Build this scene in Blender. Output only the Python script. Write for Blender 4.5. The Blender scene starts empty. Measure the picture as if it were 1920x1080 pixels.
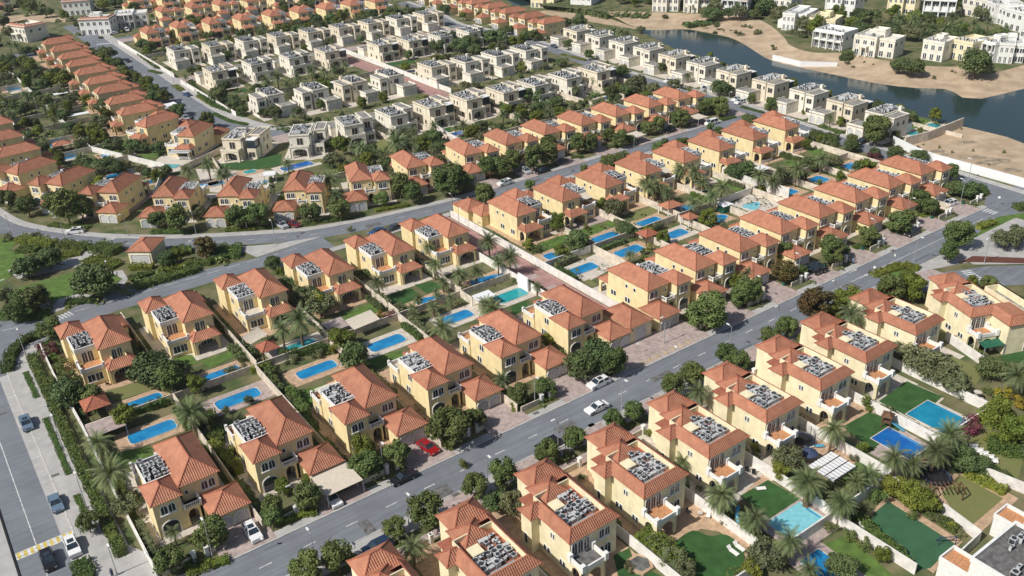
import bpy, bmesh, math, random
from mathutils import Vector, Matrix
R = math.radians
sc = bpy.context.scene

# ------------------------------------------------------------------ camera
# world: X runs along the near road (away to the right), Y runs back (away to the left), metres
CA = (0.81019518, -0.29968574, 0.50375811)
CB = (-0.58502855, -0.36005066, 0.72670842)
CN = (-0.03640571, -0.88348853, -0.46703602)
F_PX, CAM_H = 1689.359, 96.0
cam_d = bpy.data.cameras.new('camera')
cam = bpy.data.objects.new('camera', cam_d)
sc.collection.objects.link(cam)
cam_d.sensor_width = 36.0
cam_d.lens = F_PX / 1920 * 36.0
cam_d.clip_start = 1.0
cam_d.clip_end = 5000
def _row(i):  # world components of camera axis i (image right, image down, forward)
    return Vector((CA[i], CB[i], CN[i]))
_r, _u, _b = _row(0), -_row(1), -_row(2)
cam.matrix_world = Matrix(((_r.x, _u.x, _b.x, 0), (_r.y, _u.y, _b.y, 0), (_r.z, _u.z, _b.z, CAM_H), (0, 0, 0, 1)))
sc.camera = cam

# ------------------------------------------------------------------ light
SUN_EL, SUN_AZ = R(45), R(179)      # azimuth of the sun as an angle from +X, counter-clockwise
w = bpy.data.worlds.new('World'); sc.world = w; w.use_nodes = True
nt = w.node_tree
sky = nt.nodes.new('ShaderNodeTexSky'); sky.sky_type = 'NISHITA'; sky.sun_disc = False
sky.sun_elevation = SUN_EL; sky.sun_rotation = R(90) - SUN_AZ
sky.air_density = 1.0; sky.dust_density = 1.5
nt.links.new(sky.outputs[0], nt.nodes['Background'].inputs[0])
nt.nodes['Background'].inputs[1].default_value = 0.076
sd = bpy.data.lights.new('sun', 'SUN'); sd.energy = 4.5; sd.angle = R(0.5); sd.color = (1.0, 0.96, 0.90)
so = bpy.data.objects.new('sun', sd); sc.collection.objects.link(so)
sdir = Vector((math.cos(SUN_AZ) * math.cos(SUN_EL), math.sin(SUN_AZ) * math.cos(SUN_EL), math.sin(SUN_EL)))
so.rotation_euler = (-sdir).to_track_quat('-Z', 'Y').to_euler()
so.location = (0, 0, 200)
sc.view_settings.view_transform = 'Standard'
sc.view_settings.look = 'None'
sc.view_settings.exposure = 0.06
sc.view_settings.gamma = 1.0

# ------------------------------------------------------------------ helpers
TL = dict(A=(0, 540, 2), B=(480, 540, 2), C=(960, 540, 2), D=(1280, 540, 2), E=(0, 240, 3), F=(400, 240, 3),
          G=(800, 240, 3), H=(1120, 240, 3), I=(1440, 240, 3), J=(0, 0, 3.6), K=(320, 0, 3.6), L=(640, 0, 3.6),
          M=(960, 0, 3.6), N=(1240, 0, 3.6), O=(1520, 0, 3.6), X=(0, 0, 1))
def at(t, x, y, z=0.0):
    """point of the place that was surveyed at photo position (tile t, x, y), at height z"""
    ox, oy, s = TL[t]
    px, py = ox + x / s - 960, oy + y / s - 540
    dn = px * CN[0] + py * CN[1] + F_PX * CN[2]
    k = -(CAM_H - z) / dn
    return (k * (px * CA[0] + py * CA[1] + F_PX * CA[2]), k * (px * CB[0] + py * CB[1] + F_PX * CB[2]))
def m_per_px(t, x, y, z=0.0):
    X, Y = at(t, x, y, z)
    d = X * CA[2] + Y * CB[2] + (z - CAM_H) * CN[2]
    return d / F_PX / TL[t][2]

def mat(name, col, rough=0.8, var=0.12, scale=3.0, metal=0.0, rnd=0.0, col2=None, sc2=None, bump=0.0, spec=0.3, det=3):
    m = bpy.data.materials.new(name); m.use_nodes = True
    n, l = m.node_tree.nodes, m.node_tree.links
    p = n['Principled BSDF']
    p.inputs['Roughness'].default_value = rough; p.inputs['Metallic'].default_value = metal
    p.inputs['Specular IOR Level'].default_value = spec
    tc = n.new('ShaderNodeTexCoord'); nz = n.new('ShaderNodeTexNoise')
    nz.inputs['Scale'].default_value = scale; nz.inputs['Detail'].default_value = det
    l.new(tc.outputs['Object'], nz.inputs['Vector'])
    mx = n.new('ShaderNodeMix'); mx.data_type = 'RGBA'
    c2 = col2 if col2 else tuple(c * (1 - var * 2) for c in col)
    c1 = col if col2 else tuple(min(1, c * (1 + var)) for c in col)
    mx.inputs[6].default_value = (*c1, 1); mx.inputs[7].default_value = (*c2, 1)
    cr = n.new('ShaderNodeMapRange'); cr.inputs[1].default_value = 0.35; cr.inputs[2].default_value = 0.65
    l.new(nz.outputs[0], cr.inputs[0]); l.new(cr.outputs[0], mx.inputs[0])
    out = mx.outputs[2]
    if rnd:
        oi = n.new('ShaderNodeObjectInfo'); hs = n.new('ShaderNodeHueSaturation')
        mr = n.new('ShaderNodeMapRange'); mr.inputs[3].default_value = 1 - rnd; mr.inputs[4].default_value = 1 + rnd
        l.new(oi.outputs['Random'], mr.inputs[0]); l.new(mr.outputs[0], hs.inputs['Value']); l.new(out, hs.inputs['Color'])
        out = hs.outputs[0]
    l.new(out, p.inputs['Base Color'])
    if bump:
        bp = n.new('ShaderNodeBump'); bp.inputs['Strength'].default_value = bump; bp.inputs['Distance'].default_value = 0.1
        l.new(nz.outputs[0], bp.inputs['Height']); l.new(bp.outputs[0], p.inputs['Normal'])
    return m

def weather(m, amount, sc3, mapping=(1, 1, 1), det=6):
    """dirt and fading: a second, larger noise multiplied over the base colour, fixed to the thing"""
    n, l = m.node_tree.nodes, m.node_tree.links; p = n['Principled BSDF']; src = p.inputs['Base Color'].links[0].from_socket
    tc = n.new('ShaderNodeTexCoord'); mp = n.new('ShaderNodeMapping'); mp.inputs['Scale'].default_value = mapping
    nz = n.new('ShaderNodeTexNoise'); nz.inputs['Scale'].default_value = sc3; nz.inputs['Detail'].default_value = det; nz.inputs['Roughness'].default_value = .65
    oi = n.new('ShaderNodeObjectInfo'); ad = n.new('ShaderNodeVectorMath'); ad.operation = 'ADD'
    l.new(tc.outputs['Object'], ad.inputs[0]); l.new(oi.outputs['Location'], ad.inputs[1]); l.new(ad.outputs[0], mp.inputs['Vector']); l.new(mp.outputs[0], nz.inputs['Vector'])
    mr = n.new('ShaderNodeMapRange'); mr.inputs[1].default_value = .3; mr.inputs[2].default_value = .7; mr.inputs[3].default_value = 1 - amount; mr.inputs[4].default_value = 1 + amount * .5
    mx = n.new('ShaderNodeMix'); mx.data_type = 'RGBA'; mx.blend_type = 'MULTIPLY'; mx.inputs[0].default_value = 1.0
    l.new(nz.outputs[0], mr.inputs[0]); l.new(src, mx.inputs[6]); l.new(mr.outputs[0], mx.inputs[7]); l.new(mx.outputs[2], p.inputs['Base Color']); return m

def tile_mat(name, c1, c2):
    """clay pan tiles: ribs run down the slope (UV u = along the eave, v = up the slope, metres)"""
    m = mat(name, c1, 0.75, scale=0.8, col2=c2, rnd=0.10)
    n, l = m.node_tree.nodes, m.node_tree.links
    p = n['Principled BSDF']
    uv = n.new('ShaderNodeUVMap'); uv.uv_map = 'UVMap'
    sp = n.new('ShaderNodeSeparateXYZ'); l.new(uv.outputs[0], sp.inputs[0])
    def wave(sock, per):
        a = n.new('ShaderNodeMath'); a.operation = 'MULTIPLY'; a.inputs[1].default_value = 2 * math.pi / per
        b = n.new('ShaderNodeMath'); b.operation = 'SINE'
        l.new(sock, a.inputs[0]); l.new(a.outputs[0], b.inputs[0]); return b.outputs[0]
    s1, s2 = wave(sp.outputs[0], 0.36), wave(sp.outputs[1], 0.42)
    ad = n.new('ShaderNodeMath'); ad.operation = 'MULTIPLY_ADD'; ad.inputs[1].default_value = 0.35
    l.new(s2, ad.inputs[0]); l.new(s1, ad.inputs[2])
    bp = n.new('ShaderNodeBump'); bp.inputs['Strength'].default_value = 0.75; bp.inputs['Distance'].default_value = 0.05
    l.new(ad.outputs[0], bp.inputs['Height']); l.new(bp.outputs[0], p.inputs['Normal'])
    return m

M = {}
M['tile'] = tile_mat('roof_tile', (0.47, 0.205, 0.122), (0.375, 0.158, 0.094))
M['ridge'] = mat('ridge_tile', (0.36, 0.125, 0.075), 0.8)
M['yellow'] = mat('yellow_stucco', (0.80, 0.665, 0.38), 0.9, scale=0.7, var=0.05, rnd=0.04)
M['cream'] = mat('cream_stucco', (0.82, 0.73, 0.49), 0.9, scale=0.7, var=0.05, rnd=0.04)
M['pale'] = mat('pale_stucco', (0.80, 0.76, 0.65), 0.9, scale=0.7, var=0.06, rnd=0.05)
M['pale2'] = mat('sand_stucco', (0.78, 0.70, 0.55), 0.9, scale=0.7, var=0.06, rnd=0.05)
M['band'] = mat('brown_cornice', (0.42, 0.35, 0.25), 0.9, var=0.1)
M['white'] = mat('white_paint', (0.80, 0.79, 0.75), 0.7, var=0.05)
M['glass'] = mat('dark_glass', (0.03, 0.045, 0.06), 0.08, var=0.2, spec=0.6)
M['roofflat'] = mat('flat_roof_grey', (0.30, 0.285, 0.26), 0.9, scale=1.2, var=0.15)
M['rooffloor'] = mat('flat_roof_dark', (0.16, 0.155, 0.15), 0.9, scale=1.2, var=0.2)
M['ac'] = mat('ac_casing', (0.50, 0.51, 0.51), 0.5, rnd=0.12)
M['fan'] = mat('ac_fan', (0.04, 0.045, 0.05), 0.6)
M['metal'] = mat('grey_metal', (0.45, 0.46, 0.47), 0.45, metal=0.4)
M['garagedoor'] = mat('garage_door', (0.60, 0.59, 0.57), 0.5, rnd=0.15)
M['garagedoor2'] = mat('garage_door_grey', (0.42, 0.43, 0.45), 0.5, rnd=0.2)
M['terr'] = mat('terrace_tile', (0.55, 0.27, 0.13), 0.8, scale=4)
M['wood'] = mat('brown_wood', (0.14, 0.075, 0.04), 0.7)
M['wall'] = mat('garden_wall', (0.66, 0.58, 0.47), 0.9, scale=0.9, var=0.1)
M['wallw'] = mat('white_wall', (0.76, 0.73, 0.68), 0.9, scale=0.9, var=0.06)
M['asphalt'] = mat('asphalt', (0.195, 0.210, 0.232), 0.9, scale=0.12, var=0.05, det=10)
M['gutter'] = mat('light_concrete_paving', (0.43, 0.415, 0.395), 0.9, scale=0.35, var=0.05, det=10)
M['kerb'] = mat('kerb_stone', (0.52, 0.50, 0.47), 0.9, scale=1.0)
M['mark'] = mat('road_paint', (0.62, 0.62, 0.60), 0.8, scale=2, var=0.15)
M['markY'] = mat('yellow_road_paint', (0.60, 0.46, 0.12), 0.8, scale=2, var=0.15)
M['sand'] = mat('sand', (0.52, 0.40, 0.27), 0.95, scale=0.15, col2=(0.40, 0.30, 0.20), det=10, bump=0.2)
M['sanddark'] = mat('sand_dark', (0.19, 0.16, 0.11), 0.95, scale=0.5, col2=(0.42, 0.33, 0.24), det=10)
M['tan'] = mat('tan_stone_paving', (0.52, 0.36, 0.235), 0.85, scale=1.5, var=0.1, det=6)
M['pink'] = mat('pinkish_block_paving', (0.43, 0.345, 0.315), 0.9, scale=1.2, var=0.1, det=6)
M['beige'] = mat('beige_stone_paving', (0.60, 0.54, 0.46), 0.85, scale=1.2, var=0.07, det=6)
M['copw'] = mat('pool_coping', (0.58, 0.53, 0.46), 0.6, var=0.05)
M['earth'] = mat('garden_earth', (0.185, 0.160, 0.085), 0.95, scale=0.22, col2=(0.060, 0.092, 0.028), det=10)
M['lawn'] = mat('lawn', (0.115, 0.20, 0.040), 0.95, scale=0.5, col2=(0.085, 0.14, 0.032), det=8)
M['turf'] = mat('artificial_turf', (0.040, 0.105, 0.028), 0.95, scale=0.6, var=0.1, det=8)
M['olive'] = mat('dry_lawn', (0.22, 0.22, 0.085), 0.95, scale=0.5, col2=(0.15, 0.165, 0.055), det=8)
M['turfg'] = mat('court_turf', (0.045, 0.125, 0.060), 0.95, scale=0.6, var=0.08, det=8)
M['bark'] = mat('bark', (0.16, 0.115, 0.075), 0.95)
M['poolw'] = mat('pool_blue', (0.012, 0.17, 0.39), 0.06, scale=.35, col2=(0.025, 0.26, 0.50), spec=0.5)
M['poolt'] = mat('pool_teal', (0.02, 0.28, 0.30), 0.12, scale=1.2, col2=(0.04, 0.36, 0.36), spec=0.5)
M['poolc'] = mat('pool_turquoise', (0.18, 0.50, 0.58), 0.12, scale=1.2, col2=(0.25, 0.58, 0.64), spec=0.5)
M['poolb'] = mat('pool_blue_green', (0.01, 0.20, 0.34), 0.1, scale=.4, col2=(0.02, 0.27, 0.40), spec=0.5)
M['poold'] = mat('pool_deep', (0.01, 0.10, 0.36), 0.12, scale=.4, col2=(0.015, 0.15, 0.44), spec=0.5)
M['canvas'] = mat('beige_canvas', (0.62, 0.55, 0.44), 0.9, var=0.05)
M['whitecanvas'] = mat('white_canvas', (0.76, 0.76, 0.76), 0.8, var=0.04)
M['navy'] = mat('navy_canvas', (0.05, 0.07, 0.14), 0.8)
M['green'] = mat('green_canvas', (0.02, 0.12, 0.07), 0.8)
M['redtoy'] = mat('red_plastic', (0.5, 0.05, 0.04), 0.5)
M['bluetoy'] = mat('blue_plastic', (0.10, 0.35, 0.5), 0.5)
M['black'] = mat('black_rubber', (0.02, 0.02, 0.022), 0.7)
M['skin'] = mat('skin', (0.45, 0.27, 0.18), 0.6)
# alley: red block paving with paler rectangles
def brick_mat():
    m = mat('red_block_paving', (0.40, 0.235, 0.21), 0.9, scale=0.6, col2=(0.34, 0.20, 0.18), det=6)
    return m
M['brick'] = brick_mat()
def water_mat():
    m = bpy.data.materials.new('lake_water'); m.use_nodes = True
    n, l = m.node_tree.nodes, m.node_tree.links; p = n['Principled BSDF']
    p.inputs['Base Color'].default_value = (0.024, 0.044, 0.044, 1); p.inputs['Roughness'].default_value = 0.10
    p.inputs['IOR'].default_value = 1.33
    tc = n.new('ShaderNodeTexCoord'); nz = n.new('ShaderNodeTexNoise'); nz.inputs['Scale'].default_value = 0.6; nz.inputs['Detail'].default_value = 4
    bp = n.new('ShaderNodeBump'); bp.inputs['Strength'].default_value = 0.08; bp.inputs['Distance'].default_value = 0.3
    l.new(tc.outputs['Object'], nz.inputs['Vector']); l.new(nz.outputs[0], bp.inputs['Height']); l.new(bp.outputs[0], p.inputs['Normal'])
    return m
M['lake'] = water_mat()
def leaf_mat(name, c1, c2, rnd=0.25, hue=0.02):
    m = mat(name, c1, 0.65, scale=0.9, col2=c2, det=4, spec=0.25)
    n, l = m.node_tree.nodes, m.node_tree.links; p = n['Principled BSDF']
    src = p.inputs['Base Color'].links[0].from_socket
    oi = n.new('ShaderNodeObjectInfo'); hs = n.new('ShaderNodeHueSaturation')
    a = n.new('ShaderNodeMapRange'); a.inputs[3].default_value = 1 - rnd; a.inputs[4].default_value = 1 + rnd
    b = n.new('ShaderNodeMapRange'); b.inputs[3].default_value = 0.5 - hue; b.inputs[4].default_value = 0.5 + hue
    l.new(oi.outputs['Random'], a.inputs[0]); l.new(a.outputs[0], hs.inputs['Value'])
    wn = n.new('ShaderNodeMath'); wn.operation = 'FRACT'; w2 = n.new('ShaderNodeMath'); w2.operation = 'MULTIPLY'; w2.inputs[1].default_value = 7.31
    l.new(oi.outputs['Random'], w2.inputs[0]); l.new(w2.outputs[0], wn.inputs[0]); l.new(wn.outputs[0], b.inputs[0]); l.new(b.outputs[0], hs.inputs['Hue'])
    l.new(src, hs.inputs['Color']); l.new(hs.outputs[0], p.inputs['Base Color'])
    return m
M['leaf'] = leaf_mat('foliage_green', (0.135, 0.175, 0.050), (0.072, 0.105, 0.030))
M['leafo'] = leaf_mat('foliage_olive', (0.165, 0.175, 0.080), (0.095, 0.108, 0.050))
M['leafg'] = leaf_mat('foliage_bright', (0.165, 0.190, 0.026), (0.095, 0.125, 0.022))
M['leafy'] = leaf_mat('foliage_yellow', (0.34, 0.25, 0.02), (0.16, 0.15, 0.025))
M['leafd'] = leaf_mat('foliage_dark', (0.112, 0.150, 0.050), (0.060, 0.090, 0.032))
M['leafm'] = leaf_mat('bougainvillea', (0.20, 0.035, 0.075), (0.075, 0.07, 0.025), hue=0.01)
M['leafr'] = leaf_mat('foliage_reddish', (0.13, 0.075, 0.028), (0.07, 0.075, 0.022))
M['frond'] = leaf_mat('palm_frond', (0.165, 0.200, 0.085), (0.085, 0.115, 0.045), hue=0.012)
M['hedge'] = leaf_mat('hedge_leaf', (0.085, 0.125, 0.024), (0.05, 0.08, 0.02))

for k_, a_, s_, mp_ in (('asphalt', .22, 1.0, (.05, 1.2, 1)), ('asphalt', .12, .35, (1, 1, 1)), ('gutter', .16, .5, (1, 1, 1)), ('pink', .22, .7, (1, 1, 1)), ('brick', .2, .5, (1, 1, 1)), ('tan', .22, .9, (1, 1, 1)), ('beige', .18, .7, (1, 1, 1)), ('tile', .12, .35, (1, 1, 1)), ('tile', .08, 2.5, (1, 1, .3)),
        ('yellow', .10, .6, (1, 1, .25)), ('cream', .10, .6, (1, 1, .25)), ('pale', .14, .6, (1, 1, .3)), ('pale2', .14, .6, (1, 1, .3)), ('wall', .2, .5, (1, 1, 1)), ('wallw', .16, .6, (1, 1, 1)), ('lawn', .3, .6, (1, 1, 1)), ('turf', .2, .5, (1, 1, 1)), ('olive', .3, .5, (1, 1, 1)), ('turfg', .15, .3, (1, 1, 1)), ('roofflat', .3, .8, (1, 1, 1)), ('rooffloor', .3, 1.0, (1, 1, 1)), ('sand', .22, .25, (1, 1, 1)), ('white', .08, 1.2, (1, 1, .4)), ('terr', .15, 1.0, (1, 1, 1))):
    weather(M[k_], a_, s_, mp_)

class MB:
    def __init__(s): s.v, s.f, s.m, s.uv = [], [], [], []
    def face(s, pts, m=0, uv=None):
        b = len(s.v); s.v += [tuple(p) for p in pts]; s.f.append(tuple(range(b, b + len(pts)))); s.m.append(m)
        s.uv += (uv if uv else [(0, 0)] * len(pts))
    def box(s, x0, y0, z0, x1, y1, z1, m=0, bottom=False):
        a = [(x0, y0, z0), (x1, y0, z0), (x1, y1, z0), (x0, y1, z0), (x0, y0, z1), (x1, y0, z1), (x1, y1, z1), (x0, y1, z1)]
        fs = [(0, 1, 5, 4), (1, 2, 6, 5), (2, 3, 7, 6), (3, 0, 4, 7), (4, 5, 6, 7)]
        if bottom: fs.append((3, 2, 1, 0))
        for f in fs: s.face([a[i] for i in f], m)
    def cyl(s, x, y, z0, z1, r0, r1, n=8, m=0, top=True):
        c = [(math.cos(2 * math.pi * i / n), math.sin(2 * math.pi * i / n)) for i in range(n)]
        for i in range(n):
            j = (i + 1) % n
            s.face([(x + c[i][0] * r0, y + c[i][1] * r0, z0), (x + c[j][0] * r0, y + c[j][1] * r0, z0), (x + c[j][0] * r1, y + c[j][1] * r1, z1), (x + c[i][0] * r1, y + c[i][1] * r1, z1)], m)
        if top: s.face([(x + a * r1, y + b * r1, z1) for a, b in c], m)
    def tube(s, p, q, r, n=6, m=0, r2=None):
        p, q = Vector(p), Vector(q); d = (q - p).normalized()
        a = d.orthogonal().normalized(); b = d.cross(a); r2 = r if r2 is None else r2
        P = [p + (a * math.cos(2 * math.pi * i / n) + b * math.sin(2 * math.pi * i / n)) * r for i in range(n)]
        Q = [q + (a * math.cos(2 * math.pi * i / n) + b * math.sin(2 * math.pi * i / n)) * r2 for i in range(n)]
        for i in range(n): s.face([P[i], P[(i + 1) % n], Q[(i + 1) % n], Q[i]], m)
        s.face(list(reversed(P)), m); s.face(Q, m)
    def slope(s, pts, e0, e1, m=0):
        """roof slope with UVs: u along e0->e1, v up the slope"""
        e0, e1 = Vector(e0), Vector(e1); u = (e1 - e0).normalized()
        n = (Vector(pts[1]) - Vector(pts[0])).cross(Vector(pts[2]) - Vector(pts[0])).normalized(); v = n.cross(u)
        s.face(pts, m, [((Vector(p) - e0).dot(u), (Vector(p) - e0).dot(v)) for p in pts])
    def hip(s, x0, y0, x1, y1, z, h, ridge=True, mr=1, soffit=True):
        w, d = x1 - x0, y1 - y0
        if w < d: k = w / 2; a, b = (x0 + k, y0 + k, z + h), (x0 + k, y1 - k, z + h)
        else: k = d / 2; a, b = (x0 + k, y0 + k, z + h), (x1 - k, y0 + k, z + h)
        A, B, C, D = (x0, y0, z), (x1, y0, z), (x1, y1, z), (x0, y1, z)
        if w < d:
            s.slope([A, B, a], A, B); s.slope([B, C, b, a], B, C); s.slope([C, D, b], C, D); s.slope([D, A, a, b], D, A)
            hp = [(A, a), (B, a), (C, b), (D, b), (a, b)]
        else:
            s.slope([A, B, b, a], A, B); s.slope([B, C, b], B, C); s.slope([C, D, a, b], C, D); s.slope([D, A, a], D, A)
            hp = [(A, a), (B, b), (C, b), (D, a), (a, b)]
        if soffit: s.face([(x0, y1, z - .02), (x1, y1, z - .02), (x1, y0, z - .02), (x0, y0, z - .02)], mr)
        for p, q in hp:
            if (Vector(p) - Vector(q)).length > .2: s.tube(p, q, .11, 5, mr)
    def build(s, name, mats, parent=None, mirror=False, smooth=False, uvs=False):
        me = bpy.data.meshes.new(name)
        v = [(-x, y, z) for x, y, z in s.v] if mirror else s.v
        f = [tuple(reversed(q)) for q in s.f] if mirror else s.f
        me.from_pydata(v, [], f)
        for mm in (mats if isinstance(mats, (list, tuple)) else [mats]): me.materials.append(mm)
        me.polygons.foreach_set('material_index', s.m)
        if smooth: me.polygons.foreach_set('use_smooth', [True] * len(s.f))
        if uvs:
            uvl = me.uv_layers.new(name='UVMap'); flat = []; k = 0
            for q in s.f:
                us = s.uv[k:k + len(q)]; k += len(q)
                if mirror: us = list(reversed(us))
                for a in us: flat += [a[0], a[1]]
            uvl.data.foreach_set('uv', flat)
        me.update()
        o = bpy.data.objects.new(name, me); sc.collection.objects.link(o)
        if parent: o.parent = parent
        return o

def tag(o, label, cat, group=None, kind=None):
    if label: o['label'] = label
    if cat: o['category'] = cat
    if group: o['group'] = group
    if kind: o['kind'] = kind
    return o
def empty(name, loc=(0, 0, 0), rz=0.0):
    o = bpy.data.objects.new(name, None); o.empty_display_size = .5; sc.collection.objects.link(o)
    o.location = loc; o.rotation_euler = (0, 0, rz); return o
KIDS = {}
def kids_of(o):
    if o.name not in KIDS: KIDS[o.name] = [(c, kids_of(c)) for c in o.children]
    return KIDS[o.name]
def copy_tree(o, parent=None):
    def rec(src, kd, par):
        c = src.copy(); sc.collection.objects.link(c)
        if par: c.parent = par
        for k, kk in kd: rec(k, kk, c)
        return c
    return rec(o, kids_of(o), parent)
USED = set()
def place(proto, x, y, rz=0.0, z=0.0, s=1.0):
    o = proto if proto.name not in USED else copy_tree(proto)
    if proto.name not in USED: kids_of(proto)
    USED.add(proto.name)
    o.location = (x, y, z); o.rotation_euler = (0, 0, rz); o.scale = (s, s, s) if not isinstance(s, tuple) else s
    return o
def sheet(name, pts, z, m, kind='structure'):
    b = MB(); b.face([(p[0], p[1], z) for p in pts])
    a = sum(pts[i][0] * pts[(i + 1) % len(pts)][1] - pts[(i + 1) % len(pts)][0] * pts[i][1] for i in range(len(pts)))
    if a < 0: b.f[0] = tuple(reversed(b.f[0]))
    bm = bmesh.new(); o = b.build(name, m); bm.from_mesh(o.data)
    bmesh.ops.triangulate(bm, faces=bm.faces[:]); bm.to_mesh(o.data); bm.free()
    if kind: o['kind'] = kind
    return o
def rect(x0, y0, x1, y1): return [(x0, y0), (x1, y0), (x1, y1), (x0, y1)]
def offset(pts, d):
    out = []
    for i, p in enumerate(pts):
        a, b = pts[max(i - 1, 0)], pts[min(i + 1, len(pts) - 1)]
        t = Vector((b[0] - a[0], b[1] - a[1])).normalized(); out.append((p[0] - t.y * d, p[1] + t.x * d))
    return out
def smooth_line(pts, k=6):
    out = []
    for i in range(len(pts) - 1):
        p0, p1, p2, p3 = pts[max(i - 1, 0)], pts[i], pts[i + 1], pts[min(i + 2, len(pts) - 1)]
        for j in range(k):
            t = j / k
            out.append(tuple(0.5 * ((2 * p1[c]) + (-p0[c] + p2[c]) * t + (2 * p0[c] - 5 * p1[c] + 4 * p2[c] - p3[c]) * t * t + (-p0[c] + 3 * p1[c] - 3 * p2[c] + p3[c]) * t ** 3) for c in (0, 1)))
    out.append(tuple(pts[-1])); return out
def band(name, pts, d0, d1, z, m, kind='structure'):
    a, b = offset(pts, d0), offset(pts, d1); q = MB()
    for i in range(len(pts) - 1):
        q.face([(*b[i], z), (*b[i + 1], z), (*a[i + 1], z), (*a[i], z)] if d1 < d0 else [(*a[i], z), (*a[i + 1], z), (*b[i + 1], z), (*b[i], z)])
    o = q.build(name, m)
    if kind: o['kind'] = kind
    return o
def ridge_line(name, pts, w_, h, m, kind='structure', z0=0.0, parent=None):
    """a kerb or wall following a line, as one solid"""
    a, b = offset(pts, -w_ / 2), offset(pts, w_ / 2); q = MB(); n = len(pts)
    for i in range(n - 1):
        q.face([(*a[i], z0), (*a[i + 1], z0), (*a[i + 1], h), (*a[i], h)])
        q.face([(*b[i + 1], z0), (*b[i], z0), (*b[i], h), (*b[i + 1], h)])
        q.face([(*a[i], h), (*a[i + 1], h), (*b[i + 1], h), (*b[i], h)])
    q.face([(*b[0], z0), (*a[0], z0), (*a[0], h), (*b[0], h)]); q.face([(*a[-1], z0), (*b[-1], z0), (*b[-1], h), (*a[-1], h)])
    o = q.build(name, m, parent)
    if kind: o['kind'] = kind
    return o
ORD = ['first', 'second', 'third', 'fourth', 'fifth', 'sixth', 'seventh', 'eighth', 'ninth', 'tenth', 'eleventh', 'twelfth', 'thirteenth', 'fourteenth', 'fifteenth', 'sixteenth']
def nth(i): return ORD[i] if i < len(ORD) else str(i + 1) + 'th'
# light haze: one closed box of even air round the camera and everything built
hz = MB(); hz.box(-420, -220, -1.0, 1520, 1620, 98.0, 0, True)
hm = bpy.data.materials.new('haze'); hm.use_nodes = True; hm.node_tree.nodes.clear()
ho_ = hm.node_tree.nodes.new('ShaderNodeOutputMaterial'); hv = hm.node_tree.nodes.new('ShaderNodeVolumePrincipled')
hv.inputs['Color'].default_value = (.86, .90, .95, 1); hv.inputs['Density'].default_value = 0.00008; hv.inputs['Anisotropy'].default_value = .2
hm.node_tree.links.new(hv.outputs[0], ho_.inputs['Volume'])
hob = hz.build('haze', hm); tag(hob, 'faint daylight haze over the whole district', 'haze', None, 'stuff')
#--PART2--
# ------------------------------------------------------------------ ground and roads
sheet('ground', rect(-400, -200, 1500, 1600), 0.0, M['earth'])
# near road (runs along X), left road, upper street, lake street
Z1 = 0.02
sheet('road', rect(-60, 98.3, 233, 106.2), Z1 + .004, M['asphalt'])
sheet('pavement', rect(12, 106.35, 226, 107.9), 0.13, M['gutter'])
sheet('pavement', rect(18, 94.9, 166, 98.15), 0.05, M['gutter']); sheet('pavement', rect(18, 91.6, 150, 93.2), 0.045, M['pink'])
ridge_line('kerb', [(17, 106.27), (226, 106.27)], .18, .14, M['kerb'])
ridge_line('kerb', [(18, 98.22), (166, 98.22)], .18, .12, M['kerb'])
sheet('road', rect(-4.4, 60, 2.2, 205), Z1, M['asphalt'])
sheet('road', rect(-60, 60, -4.75, 186), Z1 - .008, M['gutter'])
ridge_line('kerb', [(-4.6, 60), (-4.6, 188)], .3, .15, M['black'])
sheet('parking_bays', rect(2.2, 106, 3.9, 186), Z1 + .002, M['gutter'])
pv = [(4.0, 100), (12.0, 100), (12.0, 115), (10.0, 119), (9.6, 188), (11.5, 192.5), (8.5, 194), (5.5, 191), (3.9, 186)]
sheet('pavement', pv, 0.12, M['gutter'])
ridge_line('kerb', smooth_line([(3.95, 100), (3.95, 150), (3.9, 184), (5.5, 190.5), (8.7, 193.8), (13, 194.6), (18, 195.5)]), .2, .15, M['kerb'])
# left roundabout approach and the two carriageways
sheet('road', [(-60, 186), (4, 184), (8, 192), (16, 194.8), (28, 197.5), (45, 197.5), (62, 197.3), (82, 196.2), (82, 204.5), (64, 203.2), (50, 205.5), (23, 206.8), (15.5, 201.8), (6.7, 210.5), (0, 222), (-60, 222)], Z1 + .004, M['asphalt'])
UP = smooth_line([(12, 290), (16, 270.5), (20.5, 260), (27, 249.8), (33.5, 241.5), (41, 234), (50, 226.3), (59, 220), (70, 213), (80, 207.5), (92, 204), (104, 201.8), (118, 199.9), (130, 199.3), (150, 199.2), (180, 199.1), (212, 199), (238, 199)])
band('road', UP, -3.0, 3.0, Z1, M['asphalt'])
band('pavement', UP, 3.15, 5.2, .13, M['gutter'])
ridge_line('kerb', offset(UP, 3.07), .18, .14, M['kerb'])
sheet('traffic_island', [(52.5, 219.5), (57.5, 215.6), (70, 208.5), (82, 204.5), (64, 203.6), (62.8, 208.2), (57, 213.5)], Z1 + .012, M['gutter'])
ridge_line('kerb', [(66, 196.0), (236, 196.0)], .18, .14, M['kerb'])
sheet('pavement', rect(66, 193.9, 236, 195.9), .12, M['gutter'])
LK = smooth_line([(262, 480), (257, 436), (250, 404), (252, 385), (256.5, 362), (255, 343), (252.8, 322), (249.6, 301), (247.8, 280), (246.8, 240), (247, 214), (245.4, 198), (243.4, 180), (242.4, 160), (240.6, 140), (239, 120), (238, 100), (237, 70)])
band('road', LK, -3.3, 3.3, Z1 + .008, M['asphalt'])
band('pavement', LK, 3.4, 5.6, .12, M['gutter'])
ridge_line('kerb', offset(LK, 3.38), .18, .14, M['kerb'])
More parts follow.
